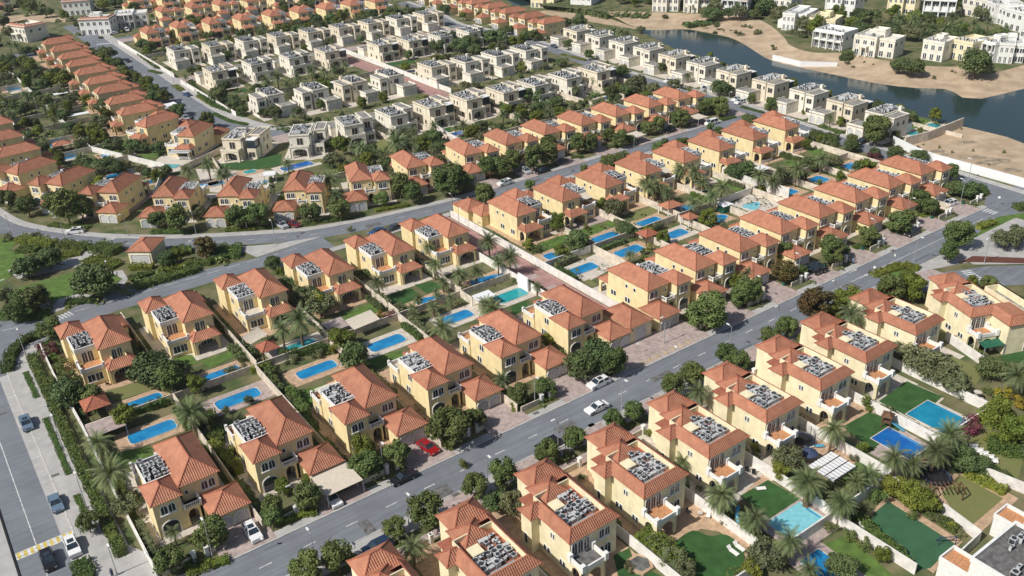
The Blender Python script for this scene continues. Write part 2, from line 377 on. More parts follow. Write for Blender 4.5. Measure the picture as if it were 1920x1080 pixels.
sheet('road', [(224, 98.3), (238, 98.3), (243, 92), (260, 75), (262, 106), (243, 110), (232, 110), (224, 106.2)], Z1 + .012, M['asphalt'])
# side road into the lower right
sheet('road', [(166, 98.3), (174, 95.5), (184, 92.5), (193, 88.5), (202, 82), (212, 72), (204, 66), (196, 75), (186, 82), (176, 88), (166, 93), (158, 95), (150, 98.3)], Z1 + .008, M['asphalt'])
sheet('traffic_island', [(169.5, 98.4), (181, 98.2), (196, 97.9), (190, 92.6), (181, 95.6), (174, 97)], .10, M['gutter'])
sheet('flower_bed', [at('I', 590, 845), at('I', 760, 760), at('I', 860, 800), at('I', 790, 830)], .13, M['lawn'])
sheet('pavement', [(196, 98.1), (224, 98.1), (226, 92), (226, 60), (212, 72), (202.4, 82.3), (192, 90.5)], .09, M['gutter'])
LS = smooth_line([(98, 560), (97.6, 500), (97, 460), (96.5, 420), (95.5, 380), (95.3, 345), (96.5, 325), (99, 310), (105, 296), (114, 290), (126, 288.5)])
band('road', LS, -5.0, 5.0, Z1, M['asphalt'])
band('pavement', LS, 5.1, 9.5, .11, M['gutter'])
ridge_line('kerb', offset(LS, 5.05), .2, .14, M['kerb'])
sheet('pavement', rect(84, 318, 90.3, 500), .06, M['pink'])
sheet('road', rect(-60, 491, 300, 505), Z1 + .006, M['asphalt'])
sheet('road', rect(104, 284, 247, 293), Z1 + .010, M['pink'])
sheet('road', rect(104, 389, 250, 398), Z1 + .010, M['pink'])
sheet('road', rect(104, 492, 262, 500), Z1 + .010, M['pink'])
# red paved alleys
sheet('alley', rect(106.6, 107.9, 114.4, 193.9), .05, M['brick'])
for k in range(9):
    yy = 128 + k * 7.2; sheet('alley_inlay', rect(109.3, yy, 111.8, yy + 2.2), .056, M['pink'])
sheet('alley', rect(172, 293, 179.5, 389), .05, M['brick'])
# drives in front of the rows
for i in range(6): sheet('driveway', rect(20.2 + 16.12 * i, 106.5, 28.6 + 16.12 * i, 114.2), .14, M['pink'])
sheet('driveway', rect(106, 106.5, 122.5, 115), .142, M['pink'])
for i in range(1, 8): sheet('driveway', rect(114.0 + 14.55 * i, 106.5, 122.0 + 14.55 * i, 115), .142, M['pink'])
for i in range(14): sheet('driveway', rect(52 + 13.9 * i, 92.0, 58 + 13.9 * i, 98.0), .056 + .001 * i, M['pink'])
for i in range(8): sheet('driveway', rect(132.5 + 14.6 * i, 201.9, 140.5 + 14.6 * i, 209.5), .142, M['pink'])
# road paint
def dashes(name, pts, step, ln, wd, z, m, start=0.0):
    q = MB(); L = [0.0]
    for i in range(len(pts) - 1): L.append(L[-1] + math.dist(pts[i], pts[i + 1]))
    def pos(s):
        for i in range(len(pts) - 1):
            if L[i + 1] >= s: 
                t = (s - L[i]) / (L[i + 1] - L[i]); return Vector((pts[i][0] + (pts[i + 1][0] - pts[i][0]) * t, pts[i][1] + (pts[i + 1][1] - pts[i][1]) * t))
        return Vector(pts[-1])
    s = start
    while s + ln < L[-1]:
        p, r_ = pos(s), pos(s + ln); t = (r_ - p).normalized(); n_ = Vector((-t.y, t.x)) * wd / 2
        q.face([(*(p - n_), z), (*(r_ - n_), z), (*(r_ + n_), z), (*(p + n_), z)]); s += step
    o = q.build(name, m); o['kind'] = 'structure'; return o
dashes('centre_line', [(-4, 102.3), (30, 102.1), (100, 102.5), (150, 102.9)], 7, 2.0, .16, .03, M['mark'])
dashes('centre_line', [(150, 102.9), (222, 102.9)], 6.2, 6.0, .14, .03, M['mark'])
dashes('centre_line', [(-1.3, 100), (-1.3, 186)], 20, 19.8, .14, .03, M['mark'])
dashes('centre_line', UP, 8, 2, .14, .03, M['mark'])
dashes('centre_line', LS, 8, 2, .14, .03, M['mark'])
dashes('edge_line', [(6, 204.5), (14, 203.5), (50, 202.6), (76, 202)], 5, 3.2, .14, .034, M['mark'])
q = MB()
for i in range(12): q.face([(2.3, 110 + i * 5.9, .03), (3.9, 110 + i * 5.9, .03), (3.9, 110.14 + i * 5.9, .03), (2.3, 110.14 + i * 5.9, .03)])
q.build('bay_lines', M['mark'])['kind'] = 'structure'
def zebra(name, p, q_, wd, n, m, z=.036):
    """stripes across the road between p and q"""
    p, q_ = Vector(p), Vector(q_); t = (q_ - p); L = t.length; t.normalize(); nn = Vector((-t.y, t.x)) * wd / 2; b = MB(); s = L / (2 * n - 1)
    for i in range(n):
        a, c = p + t * (2 * i * s), p + t * ((2 * i + 1) * s)
        b.face([(*(a - nn), z), (*(c - nn), z), (*(c + nn), z), (*(a + nn), z)])
    o = b.build(name, m); o['kind'] = 'structure'
hump = sheet('speed_hump', rect(-4.3, 126.2, 3.9, 127.9), .06, M['mark'])
q = MB()
for i in range(9):
    x = -4.1 + i * .92; q.face([(x, 126.3, .066), (x + .46, 126.3, .066), (x + .46, 127.8, .066), (x, 127.8, .066)])
q.build('hump_stripes', M['markY'])['kind'] = 'structure'
zebra('crossing', at('E', 560, 655), at('E', 650, 610), 2.2, 7, M['mark'])
zebra('crossing', at('E', 320, 1075), at('E', 400, 1040), 2.4, 5, M['mark'])
zebra('crossing', at('I', 1170, 445), at('I', 1280, 480), 2.6, 7, M['mark'])
zebra('crossing', at('I', 1110, 803), at('I', 1185, 855), 2.6, 6, M['mark'])
zebra('crossing', at('J', 655, 300), at('J', 830, 285), 3.0, 14, M['mark'])
q = MB()
for i in range(7):
    x = 104 + i * 2.1; q.face([(x, 106.6, .15), (x + .14, 106.6, .15), (x + .9, 108.4, .15), (x + .76, 108.4, .15)]); q.face([(x, 107.4, .152), (x + 2.1, 107.4, .152), (x + 2.1, 107.52, .152), (x, 107.52, .152)])
q.build('parking_marks', M['markY'])['kind'] = 'structure'
def arrow(t, x, y, rz, wz=.036):
    X, Y = at(t, x, y); b = MB()
    b.face([(-1.6, -.09, 0), (.4, -.09, 0), (.4, .09, 0), (-1.6, .09, 0)]); b.face([(.4, -.4, 0), (1.6, 0, 0), (.4, .4, 0)])
    o = b.build('turn_arrow', M['mark']); o['kind'] = 'structure'; o.location = (X, Y, wz); o.rotation_euler = (0, 0, rz)
arrow('I', 478, 805, 0); arrow('I', 540, 833, 0)
for t, x, y, a, b in (('B', 700, 765, 2.2, 1.4), ('B', 90, 0, 0, 0), ('I', 470, 893, 2.4, 1.5), ('I', 385, 940, 1.3, 1), ('C', 200, 520, 3.0, .8), ('B', 420, 900, 1.2, 1.8), ('C', 560, 330, 3.6, .7), ('G', 600, 300, 3.5, .9), ('I', 900, 590, 3.5, .7), ('F', 900, 545, 3, 1.0)):
    if a: X, Y = at(t, x, y); sheet('asphalt_patch', rect(X - a / 2 * 1.4, Y - b, X + a / 2 * 1.4, Y + b), .034, M['rooffloor'])
# drain covers
for t, x, y in (('B', 300, 1000), ('B', 905, 560), ('C', 640, 300), ('C', 90, 470), ('I', 700, 690), ('I', 1000, 520), ('F', 500, 590), ('G', 350, 425), ('G', 820, 240), ('E', 700, 640), ('J', 1000, 520), ('B', 748, 775), ('B', 1257, 515), ('C', 296, 515), ('C', 925, 190), ('A', 133, 288), ('A', 208, 703), ('A', 10, 470)):
    X, Y = at(t, x, y, .05); b = MB(); b.box(-.6, -.35, 0, .6, .35, .02); o = b.build('drain_cover', M['rooffloor']); o['kind'] = 'structure'; o.location = (X, Y, .13 if t != 'A' or x > 20 else .03)
# lake, banks
near = [at('L', 1150, 20), at('M', 860, 208), (293, 287.6), (291, 262), (287, 246), (283.5, 233), (282.5, 214), (282, 198), (282.5, 167), (282.2, 148.6), (280.5, 125), (272, 108), (258, 84), (300, 40), (420, 80)]
far = [(600, 160), (338.2, 155.5), (318, 174.5), (309.3, 187), (307, 197), (306.4, 204.1), (306, 224.8), (305.8, 238.3), (308.4, 249.8), (320.7, 272), (326.6, 287), (325.6, 300), (325.8, 310.6), (316, 319.3), (309, 327)]
lakep = near[1:] + far
sheet('lake', lakep, .012, M['lake'])
X, Y = at('L', 1180, 20); sheet('lake', [at('L', 1110, -5), at('L', 1175, 45), at('L', 1275, 35), at('L', 1290, -5)], .08, M['lake'])
# near-side waste ground with dark scrub
sheet('sand', [(247, 106), (247, 138), (253, 152), (282.8, 150), (283, 132), (279, 120), (272, 108), (262, 90), (258, 60), (300, -20), (232, -20), (232, 92), (240, 104)], .016, M['sand'])
FB = [(309, 327), (316, 319.3), (325.8, 310.6), (326.6, 287), (320.7, 272), (308.4, 249.8), (305.8, 238.3), (306, 224.8), (306.4, 204.1), (309.3, 187), (318, 174.5), (338.2, 155.5), (600, 160)]
UB = [(318, 365), (335, 343), (356.8, 306), (352, 285.8), (335, 262), (324.7, 250), (321, 236), (329, 226), (330.5, 204), (334.5, 191), (345, 180), (360, 168), (620, 176)]
q = MB()
fs_, us_ = smooth_line(FB, 4), smooth_line(UB, 4)
for i in range(len(fs_) - 1):
    mid = lambda a, b, t: (a[0] + (b[0] - a[0]) * t, a[1] + (b[1] - a[1]) * t)
    A_, B_, C_, D_ = fs_[i], fs_[i + 1], us_[i + 1], us_[i]
    m1, m2 = mid(A_, D_, .3), mid(B_, C_, .3)
    q.face([(*A_, .0), (*m1, .35), (*m2, .35), (*B_, .0)]); q.face([(*m1, .35), (*D_, 2.5), (*C_, 2.5), (*m2, .35)])
q.f = [tuple(reversed(f)) for f in q.f]
q.build('sand_bank', M['sand'])['kind'] = 'structure'
sheet('far_shore', us_ + [(1400, 200), (1400, 1500), (330, 1500), (322, 470), (306, 400)], 2.5, M['earth'])
sheet('far_shore_edge', [(306, 400), (318, 365), (309, 327), (306, 345), (298, 400)], .02, M['sand'])
#--PART3--
# ------------------------------------------------------------------ building parts
def wmap(face, pos):
    """wall frame: u along the wall (to the right seen from outside), o = outwards, z up"""
    if face == 'f': return lambda u, o, z: (u, pos - o, z)
    if face == 'b': return lambda u, o, z: (-u, pos + o, z)
    if face == 'l': return lambda u, o, z: (pos - o, -u, z)
    return lambda u, o, z: (pos + o, u, z)
def arch_pts(u0, u1, z0, z1, rise, n=6):
    """outline of an arch-headed opening, counter-clockwise from bottom left"""
    c, r = (u0 + u1) / 2, (u1 - u0) / 2
    pts = [(u0, z0), (u1, z0)]
    if rise <= 0: return pts + [(u1, z1), (u0, z1)]
    for i in range(n + 1):
        a = math.pi * i / n; pts.append((c + r * math.cos(a), z1 - rise + rise * math.sin(a)))
    return pts
def window(par, mirror, face, pos, u, z0, w_, h, n=1, arch=True, fw=.13, sill=True, frame='white', pane='glass', name='window', gap=.22, label=None):
    """a window: frame mesh with the dark pane as its child. u is measured in house x (front/back) or y (sides)"""
    T = wmap(face, pos); b = MB(); g_ = MB(); each = (w_ - gap * (n - 1)) / n
    uu = u if face in ('f', 'r') else -u
    st = uu - w_ / 2
    for k in range(n):
        u0 = st + k * (each + gap); u1 = u0 + each; rise = each / 2 if arch else 0
        inn = arch_pts(u0, u1, z0, z0 + h, rise); out = arch_pts(u0 - fw, u1 + fw, z0 - fw, z0 + h + fw, rise + (fw if arch else 0))
        if arch: out[0] = (u0 - fw, z0 - fw); out[1] = (u1 + fw, z0 - fw)
        m_ = len(inn)
        for i in range(m_):
            j = (i + 1) % m_
            b.face([T(*(out[i][0], .09, out[i][1])), T(*(out[j][0], .09, out[j][1])), T(*(inn[j][0], .09, inn[j][1])), T(*(inn[i][0], .09, inn[i][1]))])
            b.face([T(out[j][0], .09, out[j][1]), T(out[i][0], .09, out[i][1]), T(out[i][0], 0, out[i][1]), T(out[j][0], 0, out[j][1])])
        g_.face([T(p[0], .03, p[1]) for p in inn])
        if each > .8:
            c = (u0 + u1) / 2; b.face([T(c - .04, .06, z0), T(c + .04, .06, z0), T(c + .04, .06, z0 + h - rise * .1), T(c - .04, .06, z0 + h - rise * .1)])
    if sill:
        a_, c_ = st - .25, st + w_ + .25; z_ = z0 - fw
        pts = [T(a_, .22, z_ - .12), T(c_, .22, z_ - .12), T(c_, .22, z_), T(a_, .22, z_)]
        b.face(pts); b.face([T(a_, .22, z_), T(c_, .22, z_), T(c_, 0, z_), T(a_, 0, z_)]); b.face([T(a_, 0, z_ - .12), T(a_, .22, z_ - .12), T(a_, .22, z_), T(a_, 0, z_)]); b.face([T(c_, .22, z_ - .12), T(c_, 0, z_ - .12), T(c_, 0, z_), T(c_, .22, z_)])
    o = b.build(name, M[frame], par, mirror); g_.build('pane', M[pane], o, mirror)
    if label: o['label'] = label
    return o
def door(par, mirror, face, pos, u, w_, h, m='wood', name='door', arch=True, z0=0.0, trim='white'):
    T = wmap(face, pos); uu = u if face in ('f', 'r') else -u; b = MB(); g_ = MB()
    inn = arch_pts(uu - w_ / 2, uu + w_ / 2, z0, z0 + h, w_ * .35 if arch else 0, 8); fw = .18
    out = arch_pts(uu - w_ / 2 - fw, uu + w_ / 2 + fw, z0, z0 + h + fw, w_ * .35 + fw if arch else 0, 8)
    for i in range(1, len(inn)):
        j = (i + 1) % len(inn)
        b.face([T(out[i][0], .14, out[i][1]), T(out[j][0], .14, out[j][1]), T(inn[j][0], .14, inn[j][1]), T(inn[i][0], .14, inn[i][1])])
        b.face([T(out[j][0], .14, out[j][1]), T(out[i][0], .14, out[i][1]), T(out[i][0], 0, out[i][1]), T(out[j][0], 0, out[j][1])])
    g_.face([T(p[0], .04, p[1]) for p in inn])
    o = g_.build(name, M[m], par, mirror); b.build('door_frame', M[trim], o, mirror)
    return o
def arch_wall(b, T, u0, u1, z0, z1, openings, m=0, th=.3, spring=.62, rise=.5):
    """a wall panel with arched openings cut through it (pillars + arch spandrels), solid in depth"""
    xs = [u0]
    for a, c in openings: xs += [a, c]
    xs.append(u1)
    def block(a, c, p, q):
        P = [T(a, 0, p), T(c, 0, p), T(c, 0, q), T(a, 0, q)]; Q = [T(a, -th, p), T(c, -th, p), T(c, -th, q), T(a, -th, q)]
        b.face(P, m); b.face(list(reversed(Q)), m)
        for i in range(4): j = (i + 1) % 4; b.face([P[j], P[i], Q[i], Q[j]], m)
    for i in range(0, len(xs), 2): block(xs[i], xs[i + 1], z0, z1)
    for a, c in openings:
        n = 8; zs = z0 + (z1 - z0) * spring; rr = (z1 - z0) * .9 - (z1 - z0) * spring
        for k in range(n):
            t0, t1 = math.pi * (1 - k / n), math.pi * (1 - (k + 1) / n); c0 = (a + c) / 2; r = (c - a) / 2
            A0, A1 = c0 + r * math.cos(t0), c0 + r * math.cos(t1); B0, B1 = zs + rr * math.sin(t0), zs + rr * math.sin(t1)
            b.face([T(A0, 0, B0), T(A1, 0, B1), T(A1, 0, z1), T(A0, 0, z1)], m)
            b.face([T(A1, -th, B1), T(A0, -th, B0), T(A0, -th, z1), T(A1, -th, z1)], m)
            b.face([T(A1, 0, B1), T(A0, 0, B0), T(A0, -th, B0), T(A1, -th, B1)], m)
        b.face([T(a, 0, z1), T(c, 0, z1), T(c, -th, z1), T(a, -th, z1)], m)
def parapet(b, x0, y0, x1, y1, z0, z1, th=.22, m=0):
    b.box(x0, y0, z0, x1, y0 + th, z1, m, True); b.box(x0, y1 - th, z0, x1, y1, z1, m, True)
    b.box(x0, y0 + th, z0, x0 + th, y1 - th, z1, m, True); b.box(x1 - th, y0 + th, z0, x1, y1 - th, z1, m, True)
def balustrade(par, mirror, x0, y0, x1, y1, z, h=.85, sides='flr', name='balustrade', m='white'):
    b = MB()
    def run(a, c, vert):
        L = abs(c[0] - a[0]) + abs(c[1] - a[1]); n = max(2, int(L / .28))
        if vert: b.box(a[0] - .08, a[1], z + h - .14, a[0] + .08, c[1], z + h, 0, True); b.box(a[0] - .08, a[1], z, a[0] + .08, c[1], z + .12, 0, True)
        else: b.box(a[0], a[1] - .08, z + h - .14, c[0], a[1] + .08, z + h, 0, True); b.box(a[0], a[1] - .08, z, c[0], a[1] + .08, z + .12, 0, True)
        for i in range(n):
            t = (i + .5) / n; b.cyl(a[0] + (c[0] - a[0]) * t, a[1] + (c[1] - a[1]) * t, z + .12, z + h - .14, .06, .06, 5, 0, False)
    if 'f' in sides: run((x0, y0), (x1, y0), False)
    if 'b' in sides: run((x0, y1), (x1, y1), False)
    if 'l' in sides: run((x0, y0), (x0, y1), True)
    if 'r' in sides: run((x1, y0), (x1, y1), True)
    for px, py in ((x0, y0), (x1, y0), (x0, y1), (x1, y1)):
        b.box(px - .16, py - .16, z, px + .16, py + .16, z + h + .12, 0)
    return b.build(name, M[m], par, mirror)
ACM = {}
def ac_mesh(kind):
    if kind in ACM: return ACM[kind]
    b = MB()
    if kind == 0:      # small split unit, fan in the front face and a grille on top
        b.box(-.5, -.22, .08, .5, .22, .86); b.cyl(0, 0, .861, .875, .19, .19, 10, 1)
        b.face([(-.4, -.225, .15), (.1, -.225, .15), (.1, -.225, .75), (-.4, -.225, .75)], 1)
        b.face([(-.5, .225, .8), (.4, .225, .8), (.4, .225, .2), (-.5, .225, .2)], 1)
    elif kind == 1:    # tall condenser with a round top fan
        b.box(-.48, -.48, .1, .48, .48, 1.02); b.cyl(0, 0, 1.021, 1.06, .40, .38, 12, 1)
        for a in (-1, 1): b.box(a * .485 - .01, -.42, .18, a * .485 + .01, .42, .9, 1)
    else:              # water tank / duct box
        b.box(-.9, -.35, .1, .9, .35, .7); b.box(-.95, -.1, 0, -.75, .1, .1, 1)
    for x in (-.4, .4): b.box(x - .05, -.25, 0, x + .05, .25, .08, 1)
    me = b.build('ac_unit', [M['ac'], M['fan']]); d = me.data; bpy.data.objects.remove(me); ACM[kind] = d; return d
def ac_units(par, mirror, rect_, z, n, seed, mix=(0, 0, 0, 1), grid=None):
    rr = random.Random(seed); x0, y0, x1, y1 = rect_; W, D = x1 - x0, y1 - y0
    nx = grid[0] if grid else max(1, round(math.sqrt(n * W / D))); ny = grid[1] if grid else max(1, math.ceil(n / nx)); c = 0
    for j in range(ny):
        for i in range(nx):
            if c >= n: return
            c += 1
            x = x0 + (i + .5 + rr.uniform(-.14, .14)) * W / nx; y = y0 + (j + .5 + rr.uniform(-.14, .14)) * D / ny
            o = bpy.data.objects.new('ac_unit', ac_mesh(rr.choice(mix))); sc.collection.objects.link(o); o.parent = par
            o.location = (-x if mirror else x, y, z); o.rotation_euler = (0, 0, rr.choice([0, 0, math.pi / 2, math.pi]) + rr.uniform(-.12, .12))
            s = rr.uniform(.76, 1.02); o.scale = (s, s, rr.uniform(.8, 1.15))

# ------------------------------------------------------------------ the villa with the terracotta roof
def villa_red(mir, wallm='yellow', shade=False, near=True, seed=1, var=0):
    """front faces -y; origin at the left wall line of the tower (x) and front wall of the main block (y)"""
    t = empty('villa')
    b = MB(); EZ = 6.6
    b.box(5.2, .4, 0, 11.0, 12.9, EZ)                    # main block
    b.box(.4, -1.6, 0, 4.5, 3.9, EZ); b.box(4.5, 1.2, 0, 5.2, 3.9, EZ)    # tower
    b.box(1.2, 3.9, 0, 5.2, 10.3, 6.1); parapet(b, 1.1, 4.0, 5.2, 10.4, 5.9, 6.75, .2, 1)
    b.box(1.0, 10.3, 0, 5.2, 14.2, 3.3)                  # ground floor room under the rear terrace
    b.box(5.2, 12.9, 0, 5.5, 16.0, 3.1)
    b.box(4.5, -.9, 2.9, 7.4, .4, 3.35); b.box(7.0, -1.5, 0, 7.7, .4, 2.95)
    T = wmap('f', -1.5); arch_wall(b, T, 4.5, 7.4, 0, 3.35, [(5.1, 6.7)], 0, .35)
    b.face([(4.5, -1.5, 3.35), (7.4, -1.5, 3.35), (7.4, .4, 3.35), (4.5, .4, 3.35)])
    T = wmap('b', 16.2); arch_wall(b, T, -10.8, -5.5, 0, 3.2, [(-10.2, -6.1)], 0, .3, .55)
    T = wmap('r', 10.8); arch_wall(b, T, 12.9, 16.2, 0, 3.2, [(13.6, 15.5)], 0, .3, .55)
    T = wmap('l', 5.5); arch_wall(b, T, -15.9, -12.9, 0, 3.2, [(-15.3, -13.5)], 0, .3, .55)
    b.build('wall', [M[wallm], M['white']], t, mir)
    r = MB()
    r.hip(4.8, 0, 11.4, 13.3, EZ, 2.25); r.hip(0, -2.0, 4.9, 4.15, EZ, 1.65)
    rf = r.build('roof', [M['tile'], M['ridge']], t, mir, uvs=True)
    # lean-to roof round the patio with the notch for the upper window
    r = MB(); a, c, y1, z0, z1 = 5.2, 11.1, 16.55, 3.25, 4.3
    r.slope([(c, y1, z0), (a, y1, z0), (a + 1.5, 12.9 + 1.4, z1), (c - 1.5, 12.9 + 1.4, z1)], (c, y1, z0), (a, y1, z0))
    r.slope([(c, 12.9, z0), (c, y1, z0), (c - 1.5, 14.3, z1), (c - 1.5, 12.9, z1)], (c, 12.9, z0), (c, y1, z0))
    r.slope([(a, y1, z0), (a, 12.9, z0), (a + 1.5, 12.9, z1), (a + 1.5, 14.3, z1)], (a, y1, z0), (a, 12.9, z0))
    r.tube((c, y1, z0), (c - 1.5, 14.3, z1), .1, 5, 1); r.tube((a, y1, z0), (a + 1.5, 14.3, z1), .1, 5, 1)
    r.build('patio_roof', [M['tile'], M['ridge']], t, mir, uvs=True)
    b = MB(); b.box(6.72, 12.9, 3.3, 6.95, 14.32, 4.42); b.box(9.4, 12.9, 3.3, 9.6, 14.32, 4.42); b.face([(6.95, 12.9, 3.5), (9.4, 12.9, 3.5), (9.4, 14.3, 3.5), (6.95, 14.3, 3.5)])
    b.box(6.95, 14.1, 3.3, 9.4, 14.3, 3.9); b.build('balcony', M[wallm], t, mir)
    # rear terrace
    b = MB(); b.face([(1.2, 10.4, 3.32), (5.1, 10.4, 3.32), (5.1, 14.1, 3.32), (1.2, 14.1, 3.32)]); b.build('terrace_floor', M['terr' if var < 2 else 'beige'], t, mir)
    b = MB(); b.box(.95, 14.05, 3.3, 5.2, 14.27, 4.05); b.box(.95, 10.4, 3.3, 1.17, 14.05, 4.05)
    for px, py in ((1.05, 14.15), (5.1, 14.15), (1.05, 10.6)): b.box(px - .22, py - .22, 3.3, px + .22, py + .22, 4.45)
    b.build('terrace_parapet', M['white'], t, mir)
    # garage
    b = MB(); b.box(7.7, -5.6, 0, 13.2, .2, 3.15); g_ = b.build('garage', M[wallm], t, mir)
    r = MB(); r.hip(7.3, -6.0, 13.6, .65, 3.15, 1.75); r.build('garage_roof', [M['tile'], M['ridge']], t, mir, uvs=True)
    for u in (9.15, 11.75):
        door(t, mir, 'f', -5.6, u, 2.2, 2.35, 'garagedoor2' if shade else 'garagedoor', 'garage_door')
    # windows and doors
    window(t, mir, 'f', -1.6, 2.45, 4.25, 2.1, 1.5, 2); window(t, mir, 'f', .4, 9.3, 4.25, 2.1, 1.5, 2)
    door(t, mir, 'f', -1.6, 2.3, 2.4, 2.7, 'glass', 'arched_window')
    window(t, mir, 'f', .4, 5.9, 4.7, .5, .7, 1, True, .1, False)
    door(t, mir, 'f', .4, 5.9, 1.2, 2.4, 'wood', 'front_door')
    balustrade(t, mir, 4.75, -1.4, 7.25, .2, 3.35)
    if near:
        window(t, mir, 'l', 1.2, 6.2, 3.9, 1.3, 1.3, 2, True, .1, False); window(t, mir, 'l', 1.2, 7.2, .9, 1.3, 1.3, 2, True, .1, False)
        window(t, mir, 'l', 1.0, 12.2, .9, 1.3, 1.3, 2, True, .1, False)
        window(t, mir, 'r', 11.0, 6.9, 4.6, .6, .8, 1, False, .1, False); window(t, mir, 'r', 11.0, 4.4, 4.6, .6, .8, 1, False, .1, False)
        window(t, mir, 'r', 11.0, 6.5, 1.2, 1.5, 1.2, 2, True, .1, False); window(t, mir, 'r', 11.0, 11, 1.2, 1.5, 1.2, 2, True, .1, False)
    window(t, mir, 'b', 12.9, 8.15, 3.65, 1.9, 2.1, 2, True, .1, False)
    window(t, mir, 'b', 10.3, 3.2, 3.4, 2.0, 2.3, 2, True, .15, False)
    window(t, mir, 'b', 14.2, 3.1, 1.0, 2.7, 1.5, 2, False, .12, True)
    window(t, mir, 'b', 12.9, 8.1, .1, 3.6, 2.3, 3, False, .1, False)
    b = MB(); b.face([(1.3, 4.2, 6.12), (5.1, 4.2, 6.12), (5.1, 10.2, 6.12), (1.3, 10.2, 6.12)]); b.build('flat_roof', M['rooffloor'], t, mir)
    ac_units(t, mir, (1.4, 4.3, 5.0, 10.1), 6.15, (22, 18, 21)[var], seed, ((0, 0, 0, 0, 1), (0, 0, 1, 2), (0, 0, 0, 2))[var], ((3, 8), (3, 6), (3, 7))[var])
    if var == 1:
        b = MB(); b.face([(1.2, 10.4, 5.9), (5.1, 10.4, 5.9), (5.1, 13.2, 5.3), (1.2, 13.2, 5.3)]); b.face([(1.2, 13.2, 5.28), (5.1, 13.2, 5.28), (5.1, 10.4, 5.88), (1.2, 10.4, 5.88)]); b.tube((1.3, 13.1, 3.3), (1.3, 13.1, 5.3), .05, 5, 0); b.tube((5.0, 13.1, 3.3), (5.0, 13.1, 5.3), .05, 5, 0); b.build('awning', M['canvas'], t, mir)
    if var == 2:
        b = MB(); b.cyl(4.6, 9.4, 6.1, 7.6, .04, .04, 6); b.build('mast', M['metal'], t, mir)
        b = MB(); b.box(5.7, 16.25, .0, 10.7, 16.35, .8); b.build('patio_rail', M['white'], t, mir)
    return t

